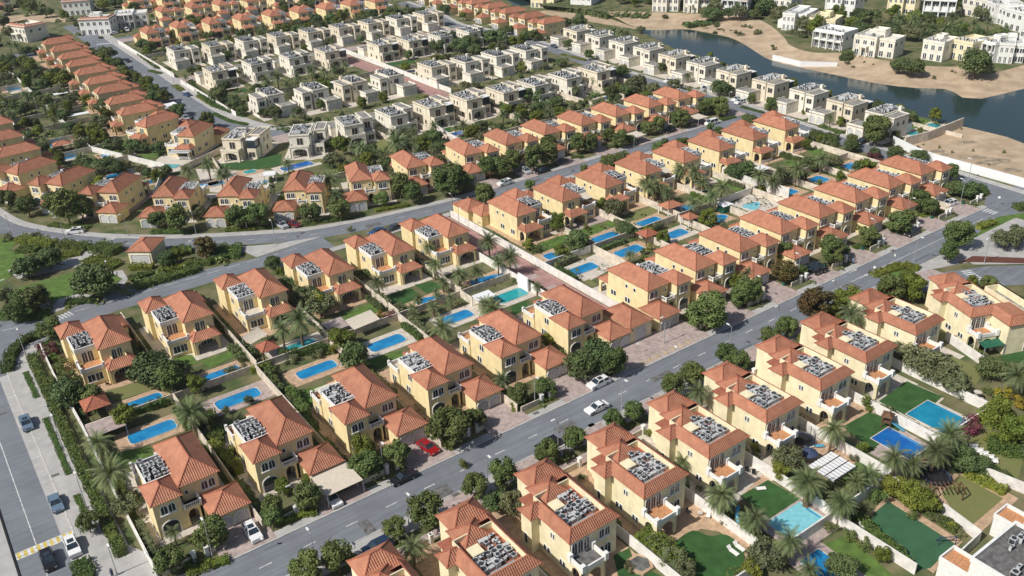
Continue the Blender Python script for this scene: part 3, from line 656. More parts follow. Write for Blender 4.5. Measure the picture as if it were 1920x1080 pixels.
# ------------------------------------------------------------------ the villa with the sunken roof well (near right)
def villa_well(mir=False, seed=5, floor='terr', wallm='cream', wide=False):
    """rear faces -y; origin at the rear left eaves corner; front faces +y"""
    t = empty('villa'); b = MB(); EZ = 6.6; W = 9.4
    b.box(.4, .4, 0, W - .4, 11.6, 6.2); b.box(-1.0, 7.4, 0, .5, 9.9, 6.2); b.box(2.6, 9.9, 0, 7.0, 14.6, 6.2); b.box(3.2, 12.8, 0, W - .4, 16.6, 6.2)
    b.box(.4, .4, 6.2, .6, 9.9, EZ)
    parapet(b, 1.35, 1.5, W - 1.35, 10.0, 6.2, 7.75, .18)
    b.box(-1.0, 7.4, 6.2, 2.5, 9.9, EZ)
    # rear porch
    T = wmap('f', -2.7); arch_wall(b, T, .2, 4.4, 0, 3.35, [(.9, 3.7)], 0, .35, .5)
    T = wmap('l', .2); arch_wall(b, T, -.4, 2.7, 0, 3.35, [(.2, 2.1)], 0, .3, .5)
    T = wmap('r', 4.4); arch_wall(b, T, -2.7, .4, 0, 3.35, [(-2.1, -.3)], 0, .3, .5)
    b.box(.2, -2.7, 3.35, 4.4, .4, 3.5)
    if wide: b.box(5.0, -4.6, 0, 14.0, 9.6, 6.2); parapet(b, 9.6, -3.4, 12.8, 8.4, 6.2, 7.75, .18)
    b.build('wall', M[wallm], t, mir)
    r = MB(); Z, i_, rz = EZ, 1.35, 7.85
    def ringside(p, q, pi, qi): r.slope([(*p, Z), (*q, Z), (*qi, rz), (*pi, rz)], (*p, Z), (*q, Z))
    ringside((0, 0), (W, 0), (i_, i_), (W - i_, i_)); ringside((W, 0), (W, 12), (W - i_, i_), (W - i_, 12))
    ringside((0, 8.2), (0, 0), (i_, 8.2), (i_, i_)); ringside((W, 12), (6.2, 12), (W - i_, 10.6), (6.2, 10.6))
    r.face([(i_, i_, rz), (i_, 8.2, rz), (i_ + .2, 8.2, rz), (i_ + .2, i_ + .2, rz)], 1); r.face([(i_, i_, rz), (i_ + .2, i_ + .2, rz), (W - i_ - .2, i_ + .2, rz), (W - i_, i_, rz)], 1); r.face([(W - i_, i_, rz), (W - i_ - .2, i_ + .2, rz), (W - i_ - .2, 10.8, rz), (W - i_, 10.8, rz)], 1)
    r.tube((0, 0, Z), (i_, i_, rz), .1, 5, 1); r.tube((W, 0, Z), (W - i_, i_, rz), .1, 5, 1); r.tube((W, 12, Z), (W - i_, 10.6, rz), .1, 5, 1)
    r.hip(-1.4, 7.0, 2.8, 10.3, EZ, 1.2); r.hip(2.2, 8.0, 7.4, 13.2, EZ + .05, 1.7); r.hip(2.8, 11.9, W, 17.0, EZ - .06, 1.8)
    r.face([(W, .0, Z - .02), (0, 0, Z - .02), (0, 12, Z - .02), (W, 12, Z - .02)], 1)
    if wide:
        ax, ay, cx, cy = 4.6, -5.0, 14.4, 10.0
        for p, q, pi, qi in (((ax, ay), (cx, ay), (ax + i_, ay + i_), (cx - i_, ay + i_)), ((cx, ay), (cx, cy), (cx - i_, ay + i_), (cx - i_, cy - i_)), ((cx, cy), (9.4, cy), (cx - i_, cy - i_), (9.4, cy - i_)), ((ax, 0), (ax, ay), (ax + i_, 1.3), (ax + i_, ay + i_))): ringside(p, q, pi, qi)
        r.face([(5.95, -3.6, rz), (13.05, -3.6, rz), (13.05, -3.2, rz), (5.95, -3.2, rz)], 1); r.slope([(5.95, -3.4, rz - .02), (9.5, -3.4, rz - .02), (9.5, 1.4, rz - .02), (5.95, 1.4, rz - .02)], (5.95, -3.4, rz), (9.5, -3.4, rz)); r.tube((ax, ay, Z), (ax + i_, ay + i_, rz), .1, 5, 1); r.tube((cx, ay, Z), (cx - i_, ay + i_, rz), .1, 5, 1)
    r.build('roof', [M['tile'], M['ridge']], t, mir, uvs=True)
    if wide: b = MB(); b.face([(9.7, -3.3, 6.32), (12.7, -3.3, 6.32), (12.7, 8.3, 6.32), (9.7, 8.3, 6.32)]); b.build('flat_roof', M['roofflat'], t, mir); window(t, mir, 'f', -4.6, 10.5, 4.2, 1.9, 1.5, 2, True); window(t, mir, 'f', -4.6, 10.5, .3, 2.2, 2.1, 2, True, .12, False)
    b = MB(); b.face([(1.5, 1.6, 6.3), (W - 1.5, 1.6, 6.3), (W - 1.5, 9.9, 6.3), (1.5, 9.9, 6.3)]); b.build('flat_roof', M['rooffloor'], t, mir)
    b = MB(); b.box(2.3, 6.0, 6.3, 4.1, 7.9, 7.35); b.build('roof_hatch', M['cream'], t, mir); b = MB(); b.box(1.9, 2.3, 6.3, 6.6, 2.8, 6.75); b.build('duct', M['metal'], t, mir)
    ac_units(t, mir, (1.8, 2.9, 7.6, 6.0), 6.32, 18, seed, (0, 1, 1, 0, 2), (6, 3)); ac_units(t, mir, (4.3, 6.1, 7.6, 9.6), 6.32, 7, seed + 1, (0, 1, 2), (2, 4))
    b = MB(); b.face([(.4, -2.6, 3.53), (4.2, -2.6, 3.53), (4.2, .38, 3.53), (.4, .38, 3.53)]); b.build('terrace_floor', M[floor], t, mir)
    b = MB(); b.box(.1, -2.8, 3.5, 4.5, -2.58, 4.25); b.box(.1, -2.58, 3.5, .32, .4, 4.25); b.box(4.28, -2.58, 3.5, 4.5, .4, 4.25)
    for px, py in ((.25, -2.65), (4.35, -2.65), (.25, .1), (4.35, .1)): b.box(px - .32, py - .32, 3.5, px + .32, py + .32, 4.75)
    b.build('terrace_parapet', M['white'], t, mir)
    window(t, mir, 'f', .4, 2.3, 3.7, 3.0, 2.2, 3, True, .12, False, name='balcony_door')
    window(t, mir, 'f', .4, 6.7, 4.2, 1.9, 1.5, 2, True); window(t, mir, 'f', .4, 6.7, .5, 2.4, 2.0, 2, True, .12, False)
    window(t, mir, 'f', .4, 2.3, .1, 3.0, 2.3, 2, False, .1, False, name='patio_door')
    window(t, mir, 'l', .4, 4.2, 4.5, .8, .9, 2, False, .1, False); window(t, mir, 'l', .4, 5.6, 1.0, 1.5, 1.0, 2, True, .1, False)
    window(t, mir, 'l', -1.0, 8.7, 1.2, .6, 1.8, 1, True, .1, False); window(t, mir, 'l', .4, 2.0, 1.0, 1.2, 1.0, 2, True, .1, False)
    window(t, mir, 'r', 9.0, 4.0, 4.6, .7, .9, 1, False, .1, False)
    window(t, mir, 'b', 16.6, 7.4, 4.2, 1.9, 1.5, 2, True); door(t, mir, 'b', 16.6, 5.2, 1.3, 2.5, 'wood', 'front_door')
    return t

# ------------------------------------------------------------------ the pale villa with flat parapet roofs
def villa_flat(mir, seed=9, detail=True, var=0):
    """front faces -y; origin at the left front wall corner of the main block"""
    t = empty('villa'); b = MB(); H_ = 6.9
    def blk(x0, y0, x1, y1, h, par=.35):
        b.box(x0, y0, 0, x1, y1, h - .12); b.box(x0 - .12, y0 - .12, h - .42, x1 + .12, y1 + .12, h - .2, 1); parapet(b, x0 - .08, y0 - .08, x1 + .08, y1 + .08, h - .2, h + par - .2, .3, 0)
    blk(0, 0, 6.4, 11.5, H_); blk(6.7, 1.4, 7.6, 9.0, H_ - .35); blk(7.6, -1.0, 11.0, 7.0, H_ + .15)
    b.box(7.6, 7.2, 0, 10.6, 10.5, 3.5); b.box(6.4, 1.4, 0, 6.8, 11.3, 6.3)
    b.box(3.4, 12.0, 3.3, 6.4, 13.4, 3.55); b.box(.2, 11.5, 3.3, 6.3, 14.0, 3.55, 1)
    T = wmap('b', 14.0); arch_wall(b, T, -6.3, -.2, 0, 3.4, [(-5.5, -1.0)], 0, .35, .6)
    T = wmap('l', .2); arch_wall(b, T, -14.0, -11.5, 0, 3.4, [(-13.4, -12.0)], 0, .3, .6)
    T = wmap('r', 6.3); arch_wall(b, T, 11.5, 14.0, 0, 3.4, [(12.0, 13.4)], 0, .3, .6)
    b.box(.15, 13.8, 3.5, 6.35, 14.0, 4.3); b.box(.15, 11.6, 3.5, .35, 13.8, 4.1); b.box(6.15, 11.6, 3.5, 6.35, 13.8, 4.1)
    b.box(6.2, 8.4, H_ - .2, 7.1, 9.3, H_ + 1.3)
    b.build('wall', [M['pale' if var == 0 else 'pale2'], M['band']], t, mir)
    b = MB()
    for x0, y0, x1, y1, z in ((.1, .1, 6.3, 11.4, H_ - .1), (7.7, -.9, 10.9, 6.9, H_ + .05), (7.7, 7.3, 10.5, 10.4, 3.52), (6.8, 1.5, 7.5, 8.9, H_ - .45)): b.face([(x0, y0, z), (x1, y0, z), (x1, y1, z), (x0, y1, z)])
    b.build('flat_roof', M['roofflat'], t, mir)
    b = MB(); b.box(-1.8, -6.2, 0, 4.2, -.02, 3.5); b.box(-1.95, -6.35, 3.3, 4.35, -.02, 3.5, 1); b.box(-1.9, -6.3, 3.5, 4.3, -6.05, 4.0, 0); b.box(-1.9, -6.05, 3.5, -1.65, -.02, 4.0); b.box(4.05, -6.05, 3.5, 4.3, -.02, 4.0)
    b.build('garage', [M['pale'], M['band']], t, mir)
    b = MB(); b.face([(-1.6, -6.0, 3.53), (4.0, -6.0, 3.53), (4.0, -.05, 3.53), (-1.6, -.05, 3.53)]); b.build('garage_roof', M['roofflat'], t, mir)
    for u in (-.25, 2.65): door(t, mir, 'f', -6.2, u, 2.2, 2.6, 'garagedoor', 'garage_door', trim='pale')
    kw = dict(frame='band', sill=False, fw=.1)
    window(t, mir, 'f', 0, 3.4, 4.0, 1.8, 1.6, 2, False, **kw); window(t, mir, 'f', -1.0, 9.3, 4.0, 1.8, 1.5, 2, False, **kw); window(t, mir, 'f', -1.0, 9.3, .9, 1.8, 1.4, 2, False, **kw)
    window(t, mir, 'f', 0, 5.7, 4.3, .5, .9, 1, False, **kw); door(t, mir, 'f', 1.4, 7.15, .8, 2.4, 'wood', 'front_door', trim='pale')
    if detail:
        for yy in (3.2, 5.2): window(t, mir, 'l', 0, yy, 4.3, .55, 1.1, 1, False, **kw)
        for yy in (3.5, 8.5): window(t, mir, 'l', 0, yy, 1.0, .9, 1.3, 1, False, **kw)
        for yy in (1.5, 4.5): window(t, mir, 'r', 11.0, yy, 4.1, .7, 1.2, 1, False, **kw)
        window(t, mir, 'r', 11.0, 3, 1.0, .8, 1.3, 1, False, **kw)
    window(t, mir, 'b', 11.5, 3.3, 3.7, 1.7, 2.1, 2, False, **kw); window(t, mir, 'b', 11.5, 3.3, .1, 4.0, 2.3, 3, False, **kw)
    window(t, mir, 'b', 7.0, 9.2, 3.8, 1.7, 2.0, 2, False, **kw); window(t, mir, 'b', 10.5, 9.1, .8, 1.8, 1.5, 2, False, **kw)
    ac_units(t, mir, (1.0, 2.0, 5.8, 10.5), H_ - .08, (20, 14)[var], seed, (0, 1, 0, 2), ((4, 5), (3, 5))[var])
    if var:
        b = MB(); b.box(7.8, 7.3, 3.5, 10.5, 10.3, 6.2); b.build('glazed_room', M['glass'], t, mir); b = MB(); b.box(7.6, 7.1, 6.2, 10.7, 10.5, 6.4, 0, True); b.build('glazed_room_roof', M['white'], t, mir)
    return t
#--PART4--
# ------------------------------------------------------------------ rows of villas
HOUSES = []   # (X, Y, short description) of every villa, for describing what stands beside it
def prect(o, key): pass
VR = {(m_, v_): villa_red(bool(m_), seed=1 + m_ + 7 * v_, var=v_, shade=v_ == 2) for m_ in (0, 1) for v_ in (0, 1, 2)}
VF = {(m_, v_): villa_flat(bool(m_), seed=9 + m_ + 5 * v_, var=v_) for m_ in (0, 1) for v_ in (0, 1)}
rv = random.Random(3)
def put_red(fl, yaw, mir, label, short, group, back=False, main=True):
    """fl: the eaves corner of the main block, front-left seen from the front (unmirrored) / the inner one (mirrored)"""
    c, s = math.cos(yaw), math.sin(yaw)
    # local position of the known corner: (4.8, 0) for plain, (-11.4, 0) for mirrored
    lx, ly = (4.8, 0.0) if not mir else (-11.4, 0.0)
    if back: lx = 11.4 if not mir else -4.8; ly = 13.3
    if back == 'r': lx = 4.8 if not mir else -11.4
    x, y = fl[0] - (c * lx - s * ly), fl[1] - (s * lx + c * ly)
    o = place(VR[(int(mir), rv.choice((0, 0, 1, 2)))], x, y, yaw)
    mx = 6 if not mir else -6
    cx, cy = x + c * mx - s * 6, y + s * mx + c * 6
    tag(o, label, 'villa', group); HOUSES.append((cx, cy, short)); return o
R180 = math.pi
for k in range(6):
    put_red((18.8 + 16.1 * k, 118.8 + .22 * k), 0, False, f'{nth(k)} yellow villa from the left facing the near road, left of the red alley', f'the {nth(k)} near-road villa', 'yellow villas facing the near road, left of the alley')
for k in range(8):
    put_red((117.3 + 14.35 * k, 119.6 + .2 * k), 0, True, f'{nth(k)} yellow villa right of the red alley, along the near road', f'the {nth(k)} right near-road villa', 'yellow villas facing the near road, right of the alley')
for k, x in enumerate((19.2, 35.8, 52.2, 68.2, 84.1, 99.4)):
    put_red((x, 169.5), R180, True, f'{nth(k)} yellow villa from the left in the back row, left of the red alley', f'the {nth(k)} left back-row villa', 'yellow villas seen from behind, left of the alley', back=True)
for k in range(8):
    put_red((119.4 + 14.6 * k, 169.0), R180, False, f'{nth(k)} yellow villa right of the red alley in the row backing the near-road villas', f'the {nth(k)} right back-row villa', 'yellow villas seen from behind, right of the alley', back=True)
# curve of the upper street: main front-left corner, yaw
curve = [((21.5, 357.5), -89), ((21.2, 337.5), -88), ((22.6, 318.0), -84), ((23.0, 296.3), -67), ((30.5, 277.2), -57.5), ((40.5, 259.5), -45)]
for k, (p, a) in enumerate(curve):
    put_red(p, R(a), False, f'{nth(k)} yellow villa counted from the back of the curved left-edge row', f'the {nth(k)} curved-row villa', 'yellow villas along the bend of the upper street')
c2 = [((51.3, 245.6), -36), ((65.4, 233.8), -37), ((81.1, 225.5), -34), ((98.4, 219.2), -20), ((115.8, 217.6), -7), ((134.4, 215.9), -5), ((149.1, 215.3), -2), ((163.8, 215.1), -1), ((178.3, 214.6), 0), ((192.6, 214.3), 0), ((207.3, 214.2), 0), ((220.8, 213.8), 0)]
for k, (p, a) in enumerate(c2):
    put_red(p, R(a), True, f'{nth(k)} yellow villa from the left, far side of the upper street', f'the {nth(k)} upper-street villa', 'yellow villas on the far side of the upper street')
# left row beside the wide street: fronts face +X
left = [(69.5, 479.2), (69.3, 460.3), (68.8, 441.0), (68.3, 423.2), (67.7, 405.0), (67.2, 385.6), (66.8, 368.3), (66.3, 349.2), (66.0, 331.8)]
for k, p in enumerate(left):
    put_red(p, R(90), True, f'{nth(k)} villa from the far end of the stepped row left of the wide street', f'the {nth(k)} stepped-row villa', 'villas in the stepped row left of the wide street', back='r')
put_red((69.0, 311.6), R(110), True, 'slanted villa, second from the near end of the stepped left row', 'the slanting stepped-row villa', 'villas in the stepped row left of the wide street', back='r')
put_red((78.3, 290.3), R(132), True, 'yellow villa with white pergola at the near end of the stepped left row', 'the near-end stepped-row villa', 'villas in the stepped row left of the wide street', back='r')
# far rows
for k, p in enumerate([(113.9, 468.3), (129.2, 470.2), (144.9, 467.8), (160.2, 465.0), (175.8, 463.6), (190.7, 461.8), (204.9, 459.0), (219.3, 458.5), (234, 458.0)]):
    put_red(p, R180, False, f'{nth(k)} yellow villa from the left in the row just beyond the pale villas', f'the {nth(k)} far yellow villa', 'far yellow villas seen from behind', back=True)
for k, p in enumerate([(136.7, 520.5), (152.8, 519.4), (167.2, 515.7), (183, 514.5), (198.5, 513), (214, 511), (229, 509.5), (244.5, 508.5)]):
    put_red(p, 0, True, f'{nth(k)} far yellow villa from the left in the farthest complete row', f'the {nth(k)} farthest yellow villa', 'far yellow villas seen from the front')
for k, p in enumerate([(72, 646), (134, 566), (150, 565), (166, 563), (182, 562), (198, 561), (214, 560), (230, 558), (246, 556)]):
    put_red(p, R180, False, f'{nth(k)} yellow villa from the left along the very top edge of the view', f'the {nth(k)} top-edge villa', 'yellow villas at the top edge', back=True)
for k, (x, y, a) in enumerate([(264.0, 345.5, -92), (264.8, 362.0, -92), (265.7, 379.5, -92), (266.8, 396.2, -91), (267.8, 413.2, -90), (269, 430, -88), (270.5, 447, -87), (273, 464, -86)]):
    # the near (low Y) front corner of the main block; fronts face -X
    yaw = R(a); c, s = math.cos(yaw), math.sin(yaw); lx = 11.4
    X, Y = x - (c * lx), y - (s * lx)
    o = place(VR[(0, rv.choice((0, 2)))], X, Y, yaw); tag(o, f'{nth(k)} cream villa from the near end of the far creek row', 'villa', 'villas along the lake street, far end')
    HOUSES.append((X + 6 * s * -1, Y - 6, f'the {nth(k)} creek villa'))
# near right row with roof wells
VW = villa_well(); VW2 = villa_well(seed=21, floor='rooffloor')
bx = [(15.2, 71.8), (29.6, 72.1), (43.9, 72.3), (58.2, 72.7), (72.5, 73.1), (86.7, 73.7), (100.7, 74.3), (115.0, 74.6), (128.3, 75.0), (143.6, 75.0)]
look = {1: 'only its roof peaks in view', 2: 'cut by the bottom edge', 3: 'with a bare grey terrace', 4: 'beside the dark green lawn', 5: 'above the square green lawn with loungers', 6: 'behind the pergola garden', 7: 'beside the play lawn', 8: 'next to the turquoise pool lawn', 9: 'half hidden by olive trees'}
for k, p in enumerate(bx):
    if k < 1: continue
    o = place(VW2 if k in (1, 2, 3) else VW, p[0], p[1], 0)
    tag(o, f'villa with sunken roof well, {nth(k - 1)} from bottom left, {look[k]}', 'villa', 'villas with sunken roof wells on the near right')
    HOUSES.append((p[0] + 5, p[1] + 7, f'the {nth(k - 1)} roof-well villa'))
VW3 = villa_well(seed=31, wide=True)
for X, Y, a, lab in ((157.4, 72.4, -22, 'large villa with roof well and green awning at the right edge'), (181.5, 62.5, -27, 'cream villa with roof well, cut off by the right edge')):
    o = place(VW3, X, Y, R(a)); tag(o, lab, 'villa', 'villas with sunken roof wells on the near right'); HOUSES.append((X + 5, Y + 7, 'the big right-edge villa' if a == -22 else 'the cut-off right-edge villa'))
# pale flat-roofed villas
def put_flat(x, y, yaw, mir, label, short, group):
    o = place(VF[(int(mir), rv.choice((0, 0, 1)))], x, y, yaw); tag(o, label, 'villa', group)
    c, s = math.cos(yaw), math.sin(yaw); mx = 5 * (-1 if mir else 1); HOUSES.append((x + c * mx - s * 5, y + s * mx + c * 5, short))
for k in range(9):
    put_flat(111.8 + 15.25 * k, [418.2, 415.0, 413.5, 412, 410, 408.2, 407, 406, 405][k], 0, False, f'{nth(k)} pale villa from the left in the farthest pale row', f'the {nth(k)} farthest pale villa', 'pale villas, farthest row')
def put_back(x, y, mir, label, short, group):
    """rear faces -y: (x, y) is the near-left corner seen from behind"""
    # unmirrored turned by 180: local x 0..6.4 -> world X-6.4..X ; rear wall local y=11.5 -> world Y-11.5
    if not mir: put_flat(x + 11.0, y + 11.5, R180, False, label, short, group)
    else: put_flat(x, y + 11.5, R180, True, label, short, group)
for k, (x, y) in enumerate([(111.4, 368), (128.2, 368), (144.8, 367.5), (161, 366.5), (184.2, 361), (198.4, 359), (213.2, 356), (228, 355)]):
    put_back(x, y, True, f'{nth(k)} pale villa from the left in the third pale row', f'the {nth(k)} third-row pale villa', 'pale villas seen from behind, third row')
for k, (x, y) in enumerate([(121.5, 318.5), (137.2, 313.5), (153, 312.4), (168.2, 311)]):
    put_flat(x, y, 0, True, f'{nth(k)} pale villa left of the pale-quarter alley, second row', f'the {nth(k)} left second-row pale villa', 'pale villas, second row left of the alley')
for k in range(4):
    put_flat([181.3, 195.3, 210.2, 224.8][k], [311.4, 308.2, 307.6, 307][k], 0, False, f'{nth(k)} pale villa right of the pale-quarter alley, second row', f'the {nth(k)} right second-row pale villa', 'pale villas, second row right of the alley')
for k, (x, y, dl) in enumerate([(84.2, 281.0, -46), (102.0, 269.2, -32), (119.9, 265.6, -10), (136.5, 264.2, 0), (151.3, 263.6, 0), (166.1, 262.7, 0), (181, 261.3, 0), (194.8, 260.8, 0), (209.4, 260.4, 0), (223.8, 259.9, 0)]):
    a = R180 + R(dl); c, s_ = math.cos(a), math.sin(a)
    put_flat(x + s_ * 11.5, y - c * 11.5, a, True, f'{nth(k)} pale villa from the left in the nearest pale row', f'the {nth(k)} nearest pale villa', 'pale villas seen from behind, nearest row')
for k, (x, y) in enumerate([(263.2, 320.0), (262.6, 303.7), (262.0, 287.0), (261.3, 270.8), (259.9, 254.3), (259.2, 237.9), (258.4, 221.5), (257.8, 203.5), (256.9, 185.9), (255.9, 169.7), (253.9, 153.4)]):
    # front faces -X, (x, y): near front corner = local (11, -1)
    yaw = R(-90); X, Y = x - (-1.0), y + 11.0
    put_flat(X, Y, yaw, False, f'{nth(10 - k)} pale villa from the near end of the lakeside row', f'the {nth(10 - k)} lakeside villa', 'pale villas along the near lake shore')
#--PART5--
# ------------------------------------------------------------------ plants
rnd = random.Random(42)
def leafq(b, p, s, nrm, rr, asp=1.0, m=0):
    n = Vector(nrm) + Vector((rr.uniform(-1, 1), rr.uniform(-1, 1), rr.uniform(-1, 1))) * .75
    n.normalize(); a = n.orthogonal().normalized(); q = n.cross(a); t = rr.uniform(0, math.pi)
    a, q = a * math.cos(t) + q * math.sin(t), q * math.cos(t) - a * math.sin(t); a = a * s; q = q * s * asp; p = Vector(p)
    b.face([p - a - q * .6, p + a * .2 - q, p + a + q * .6, p - a * .2 + q], m)
def crown_mesh(seed, kind='round', n_lobes=30, per=120):
    """crown one metre across, base at z=0; leaf clumps on many overlapping lobes"""
    rr = random.Random(seed); b = MB(); lobes = []
    for i in range(n_lobes):
        a = rr.uniform(0, 2 * math.pi); u = rr.uniform(-.75, 1)
        if kind == 'round': R_, hz, cz = rr.uniform(.16, .36), .36, .46
        elif kind == 'wide': R_, hz, cz = rr.uniform(.22, .40), .22, .34
        elif kind == 'tall': R_, hz, cz = rr.uniform(.08, .24), .75, .85
        else: R_, hz, cz = rr.uniform(.15, .36), .26, .30
        rad = R_ * math.sqrt(max(0, 1 - (u * .8) ** 2)); lr = rr.uniform(.11, .20)
        lobes.append((rad * math.cos(a), rad * math.sin(a), cz + hz * u, lr))
    for (x, y, z, lr) in lobes:
        for j in range(per):
            d = Vector((rr.gauss(0, 1), rr.gauss(0, 1), rr.gauss(0, 1) + .25)).normalized()
            r = lr * rr.uniform(.55, 1.12); leafq(b, (x + d.x * r, y + d.y * r, max(.02, z + d.z * r * .85)), rr.uniform(.018, .036), d, rr)
    return b
def palm_parts(seed, droop=1.0, n=44, trunk=4.2, fl=2.7):
    rr = random.Random(seed); tb = MB(); z = 0; px = py = 0; lean = (rr.uniform(-.05, .05), rr.uniform(-.05, .05))
    for k in range(6):
        z1 = trunk * (k + 1) / 6; nx, ny = lean[0] * z1, lean[1] * z1
        tb.tube((px, py, z), (nx, ny, z1), .25 - .015 * k, 7, 0, .20 - .01 * k); px, py, z = nx, ny, z1
    fb = MB()
    for k in range(n):
        az = 2 * math.pi * (k * .381966) + rr.uniform(-.2, .2); el = R(80) - R(105) * (k / n) ** .85 + rr.uniform(-.1, .1)
        L = fl * rr.uniform(.85, 1.1); p = Vector((px, py, trunk)); d = Vector((math.cos(az) * math.cos(el), math.sin(az) * math.cos(el), math.sin(el)))
        side = Vector((-math.sin(az), math.cos(az), 0)); seg = 9
        for s in range(seg):
            q = p + d * (L / seg); wd = .52 * math.sin(math.pi * min(1, (s + 1.2) / (seg + .6))) ** .7
            up = side.cross(d).normalized()
            for sg in (-1, 1):      # leaflets stand off the rib in a shallow V
                for h in (0.0, .5):
                    a = p + (q - p) * h; c = a + side * sg * wd + d * (.24) - up * (-.10) - Vector((0, 0, .07 * droop * s / seg))
                    fb.face([a, a + (q - p) * .42, c] if sg > 0 else [a + (q - p) * .42, a, c])
            d = (d - Vector((0, 0, .155 * droop))).normalized(); p = q
    return tb, fb
PT = {}
def tree_proto(name, kind, leaf, seed, trunk_h=.22, trunk_r=.035, n_lobes=34, per=130):
    t = empty(name); tb = MB()
    tb.tube((0, 0, 0), (.01, 0, trunk_h), trunk_r, 7, 0, trunk_r * .7)
    rr = random.Random(seed)
    for k in range(4): a = k * 1.6 + rr.random(); tb.tube((.01, 0, trunk_h * .8), (math.cos(a) * .18, math.sin(a) * .18, trunk_h + .22), trunk_r * .5, 5, 0, trunk_r * .2)
    tb.build('trunk', M['bark'], t)
    c = crown_mesh(seed, kind, n_lobes, per)
    c.v = [(x, y, z + trunk_h * .75) for x, y, z in c.v]
    c.build('crown', M[leaf], t); return t
def shrub_proto(name, leaf, seed, kind='low', n_lobes=12, per=70):
    return crown_mesh(seed, kind, n_lobes, per).build(name, M[leaf])
PT['r'] = [tree_proto('street_tree', 'round', 'leaf', s) for s in (1, 2, 3)]
PT['f'] = [tree_proto('ficus_tree', 'wide', 'leafd', s, .18, .04, 36) for s in (4, 5)]
PT['o'] = [tree_proto('olive_tree', 'wide', 'leafo', s, .22, .03, 30, 100) for s in (6, 7)]
PT['g'] = [tree_proto('garden_tree', 'round', 'leafg', s, .2, .03, 28) for s in (8, 9)]
PT['k'] = [tree_proto('red_leaved_tree', 'round', 'leafr', 10)]
PT['c'] = [tree_proto('conifer_tree', 'tall', 'leafd', 11, .15, .04, 20)]
PT['y'] = [shrub_proto('yellow_flowering_shrub', 'leafy', 12)]
PT['m'] = [shrub_proto('bougainvillea_bush', 'leafm', 13)]
PT['b'] = [shrub_proto('shrub', 'leaf', 14), shrub_proto('shrub', 'leafg', 15), shrub_proto('shrub', 'leafo', 16)]
PT['s'] = [shrub_proto('clipped_bush', 'leafd', 17, 'round', 26, 60)]
def palm(seed, name='palm_tree', **kw):
    t = empty(name); a, c = palm_parts(seed, **kw); a.build('trunk', M['bark'], t); c.build('crown', M['frond'], t); return t
PT['p'] = [palm(1), palm(2, droop=1.25, n=40), palm(3, droop=.85, n=48)]
PT['q'] = [palm(4, 'young_palm', trunk=2.6, fl=1.7, n=22)]
KIND = {'r': ('round green street tree', 'tree', 'round street trees'), 'f': ('broad dark green tree', 'tree', 'broad dark trees'), 'o': ('grey-green olive-like tree', 'tree', 'olive-like trees'),
        'g': ('bright green garden tree', 'tree', 'bright garden trees'), 'k': ('reddish-green tree', 'tree', 'reddish trees'), 'c': ('tall narrow conifer', 'tree', 'conifers'), 'y': ('yellow flowering shrub', 'shrub', 'yellow shrubs'),
        'm': ('magenta bougainvillea bush', 'bush', 'bougainvillea bushes'), 'b': ('leafy green shrub', 'shrub', 'garden shrubs'), 's': ('clipped ball-shaped bush', 'bush', 'clipped bushes'), 'p': ('date palm', 'palm', 'date palms'), 'q': ('small young palm', 'palm', 'young palms')}
TODO = []    # things that get their label once everything stands
def plant(k, X, Y, wd, z=0.0):
    pr = rnd.choice(PT[k])
    if k in 'pq': s = min(1.5, max(.6, wd / (5.2 if k == 'p' else 3.3))); s = (s, s, s * rnd.uniform(.85, 1.15))
    elif k == 'c': s = wd
    else: s = (wd * rnd.uniform(1.1, 1.38), wd * rnd.uniform(1.1, 1.38), wd * rnd.uniform(.9, 1.25))
    o = place(pr, X, Y, rnd.uniform(0, 6.28), z, s); TODO.append((o, k)); return o
def plants(t, data, z=0.0):
    """crown centre in the survey tile, crown width there, kind"""
    for x, y, wpx, k in data:
        h = {'r': .62, 'f': .5, 'o': .5, 'g': .6, 'k': .6, 'c': .8, 'p': 0, 'q': 0}.get(k, .25)
        w0 = m_per_px(t, x, y) * wpx
        if k == 'p': hz = 4.4 * min(1.5, max(.6, w0 / 5.2)) * .95
        elif k == 'q': hz = 2.7 * min(1.5, max(.6, w0 / 3.3))
        else: hz = w0 * h
        X, Y = at(t, x, y, z + hz); plant(k, X, Y, w0, z)
plants('A', [(185,150,85,'r'),(590,290,150,'f'),(640,345,100,'r'),(250,400,110,'f'),(330,400,80,'r'),(190,245,80,'m'),(160,225,50,'m'),(370,570,130,'p'),(420,700,160,'p'),(715,455,150,'p'),(465,485,75,'g'),(847,465,34,'s'),(935,428,36,'s'),(865,310,60,'b'),(910,300,50,'b'),(735,355,80,'g'),(330,885,72,'r'),(475,810,90,'o'),(650,920,75,'q'),(790,920,110,'r'),(630,1020,110,'r'),(1020,830,85,'r'),(1155,790,90,'r'),(1060,750,60,'g'),(130,30,90,'r'),(60,85,80,'r'),(230,290,70,'b'),(270,350,80,'b'),(215,345,70,'b'),(860,620,60,'b'),(880,680,55,'b'),(800,590,60,'b'),(500,780,50,'b')])
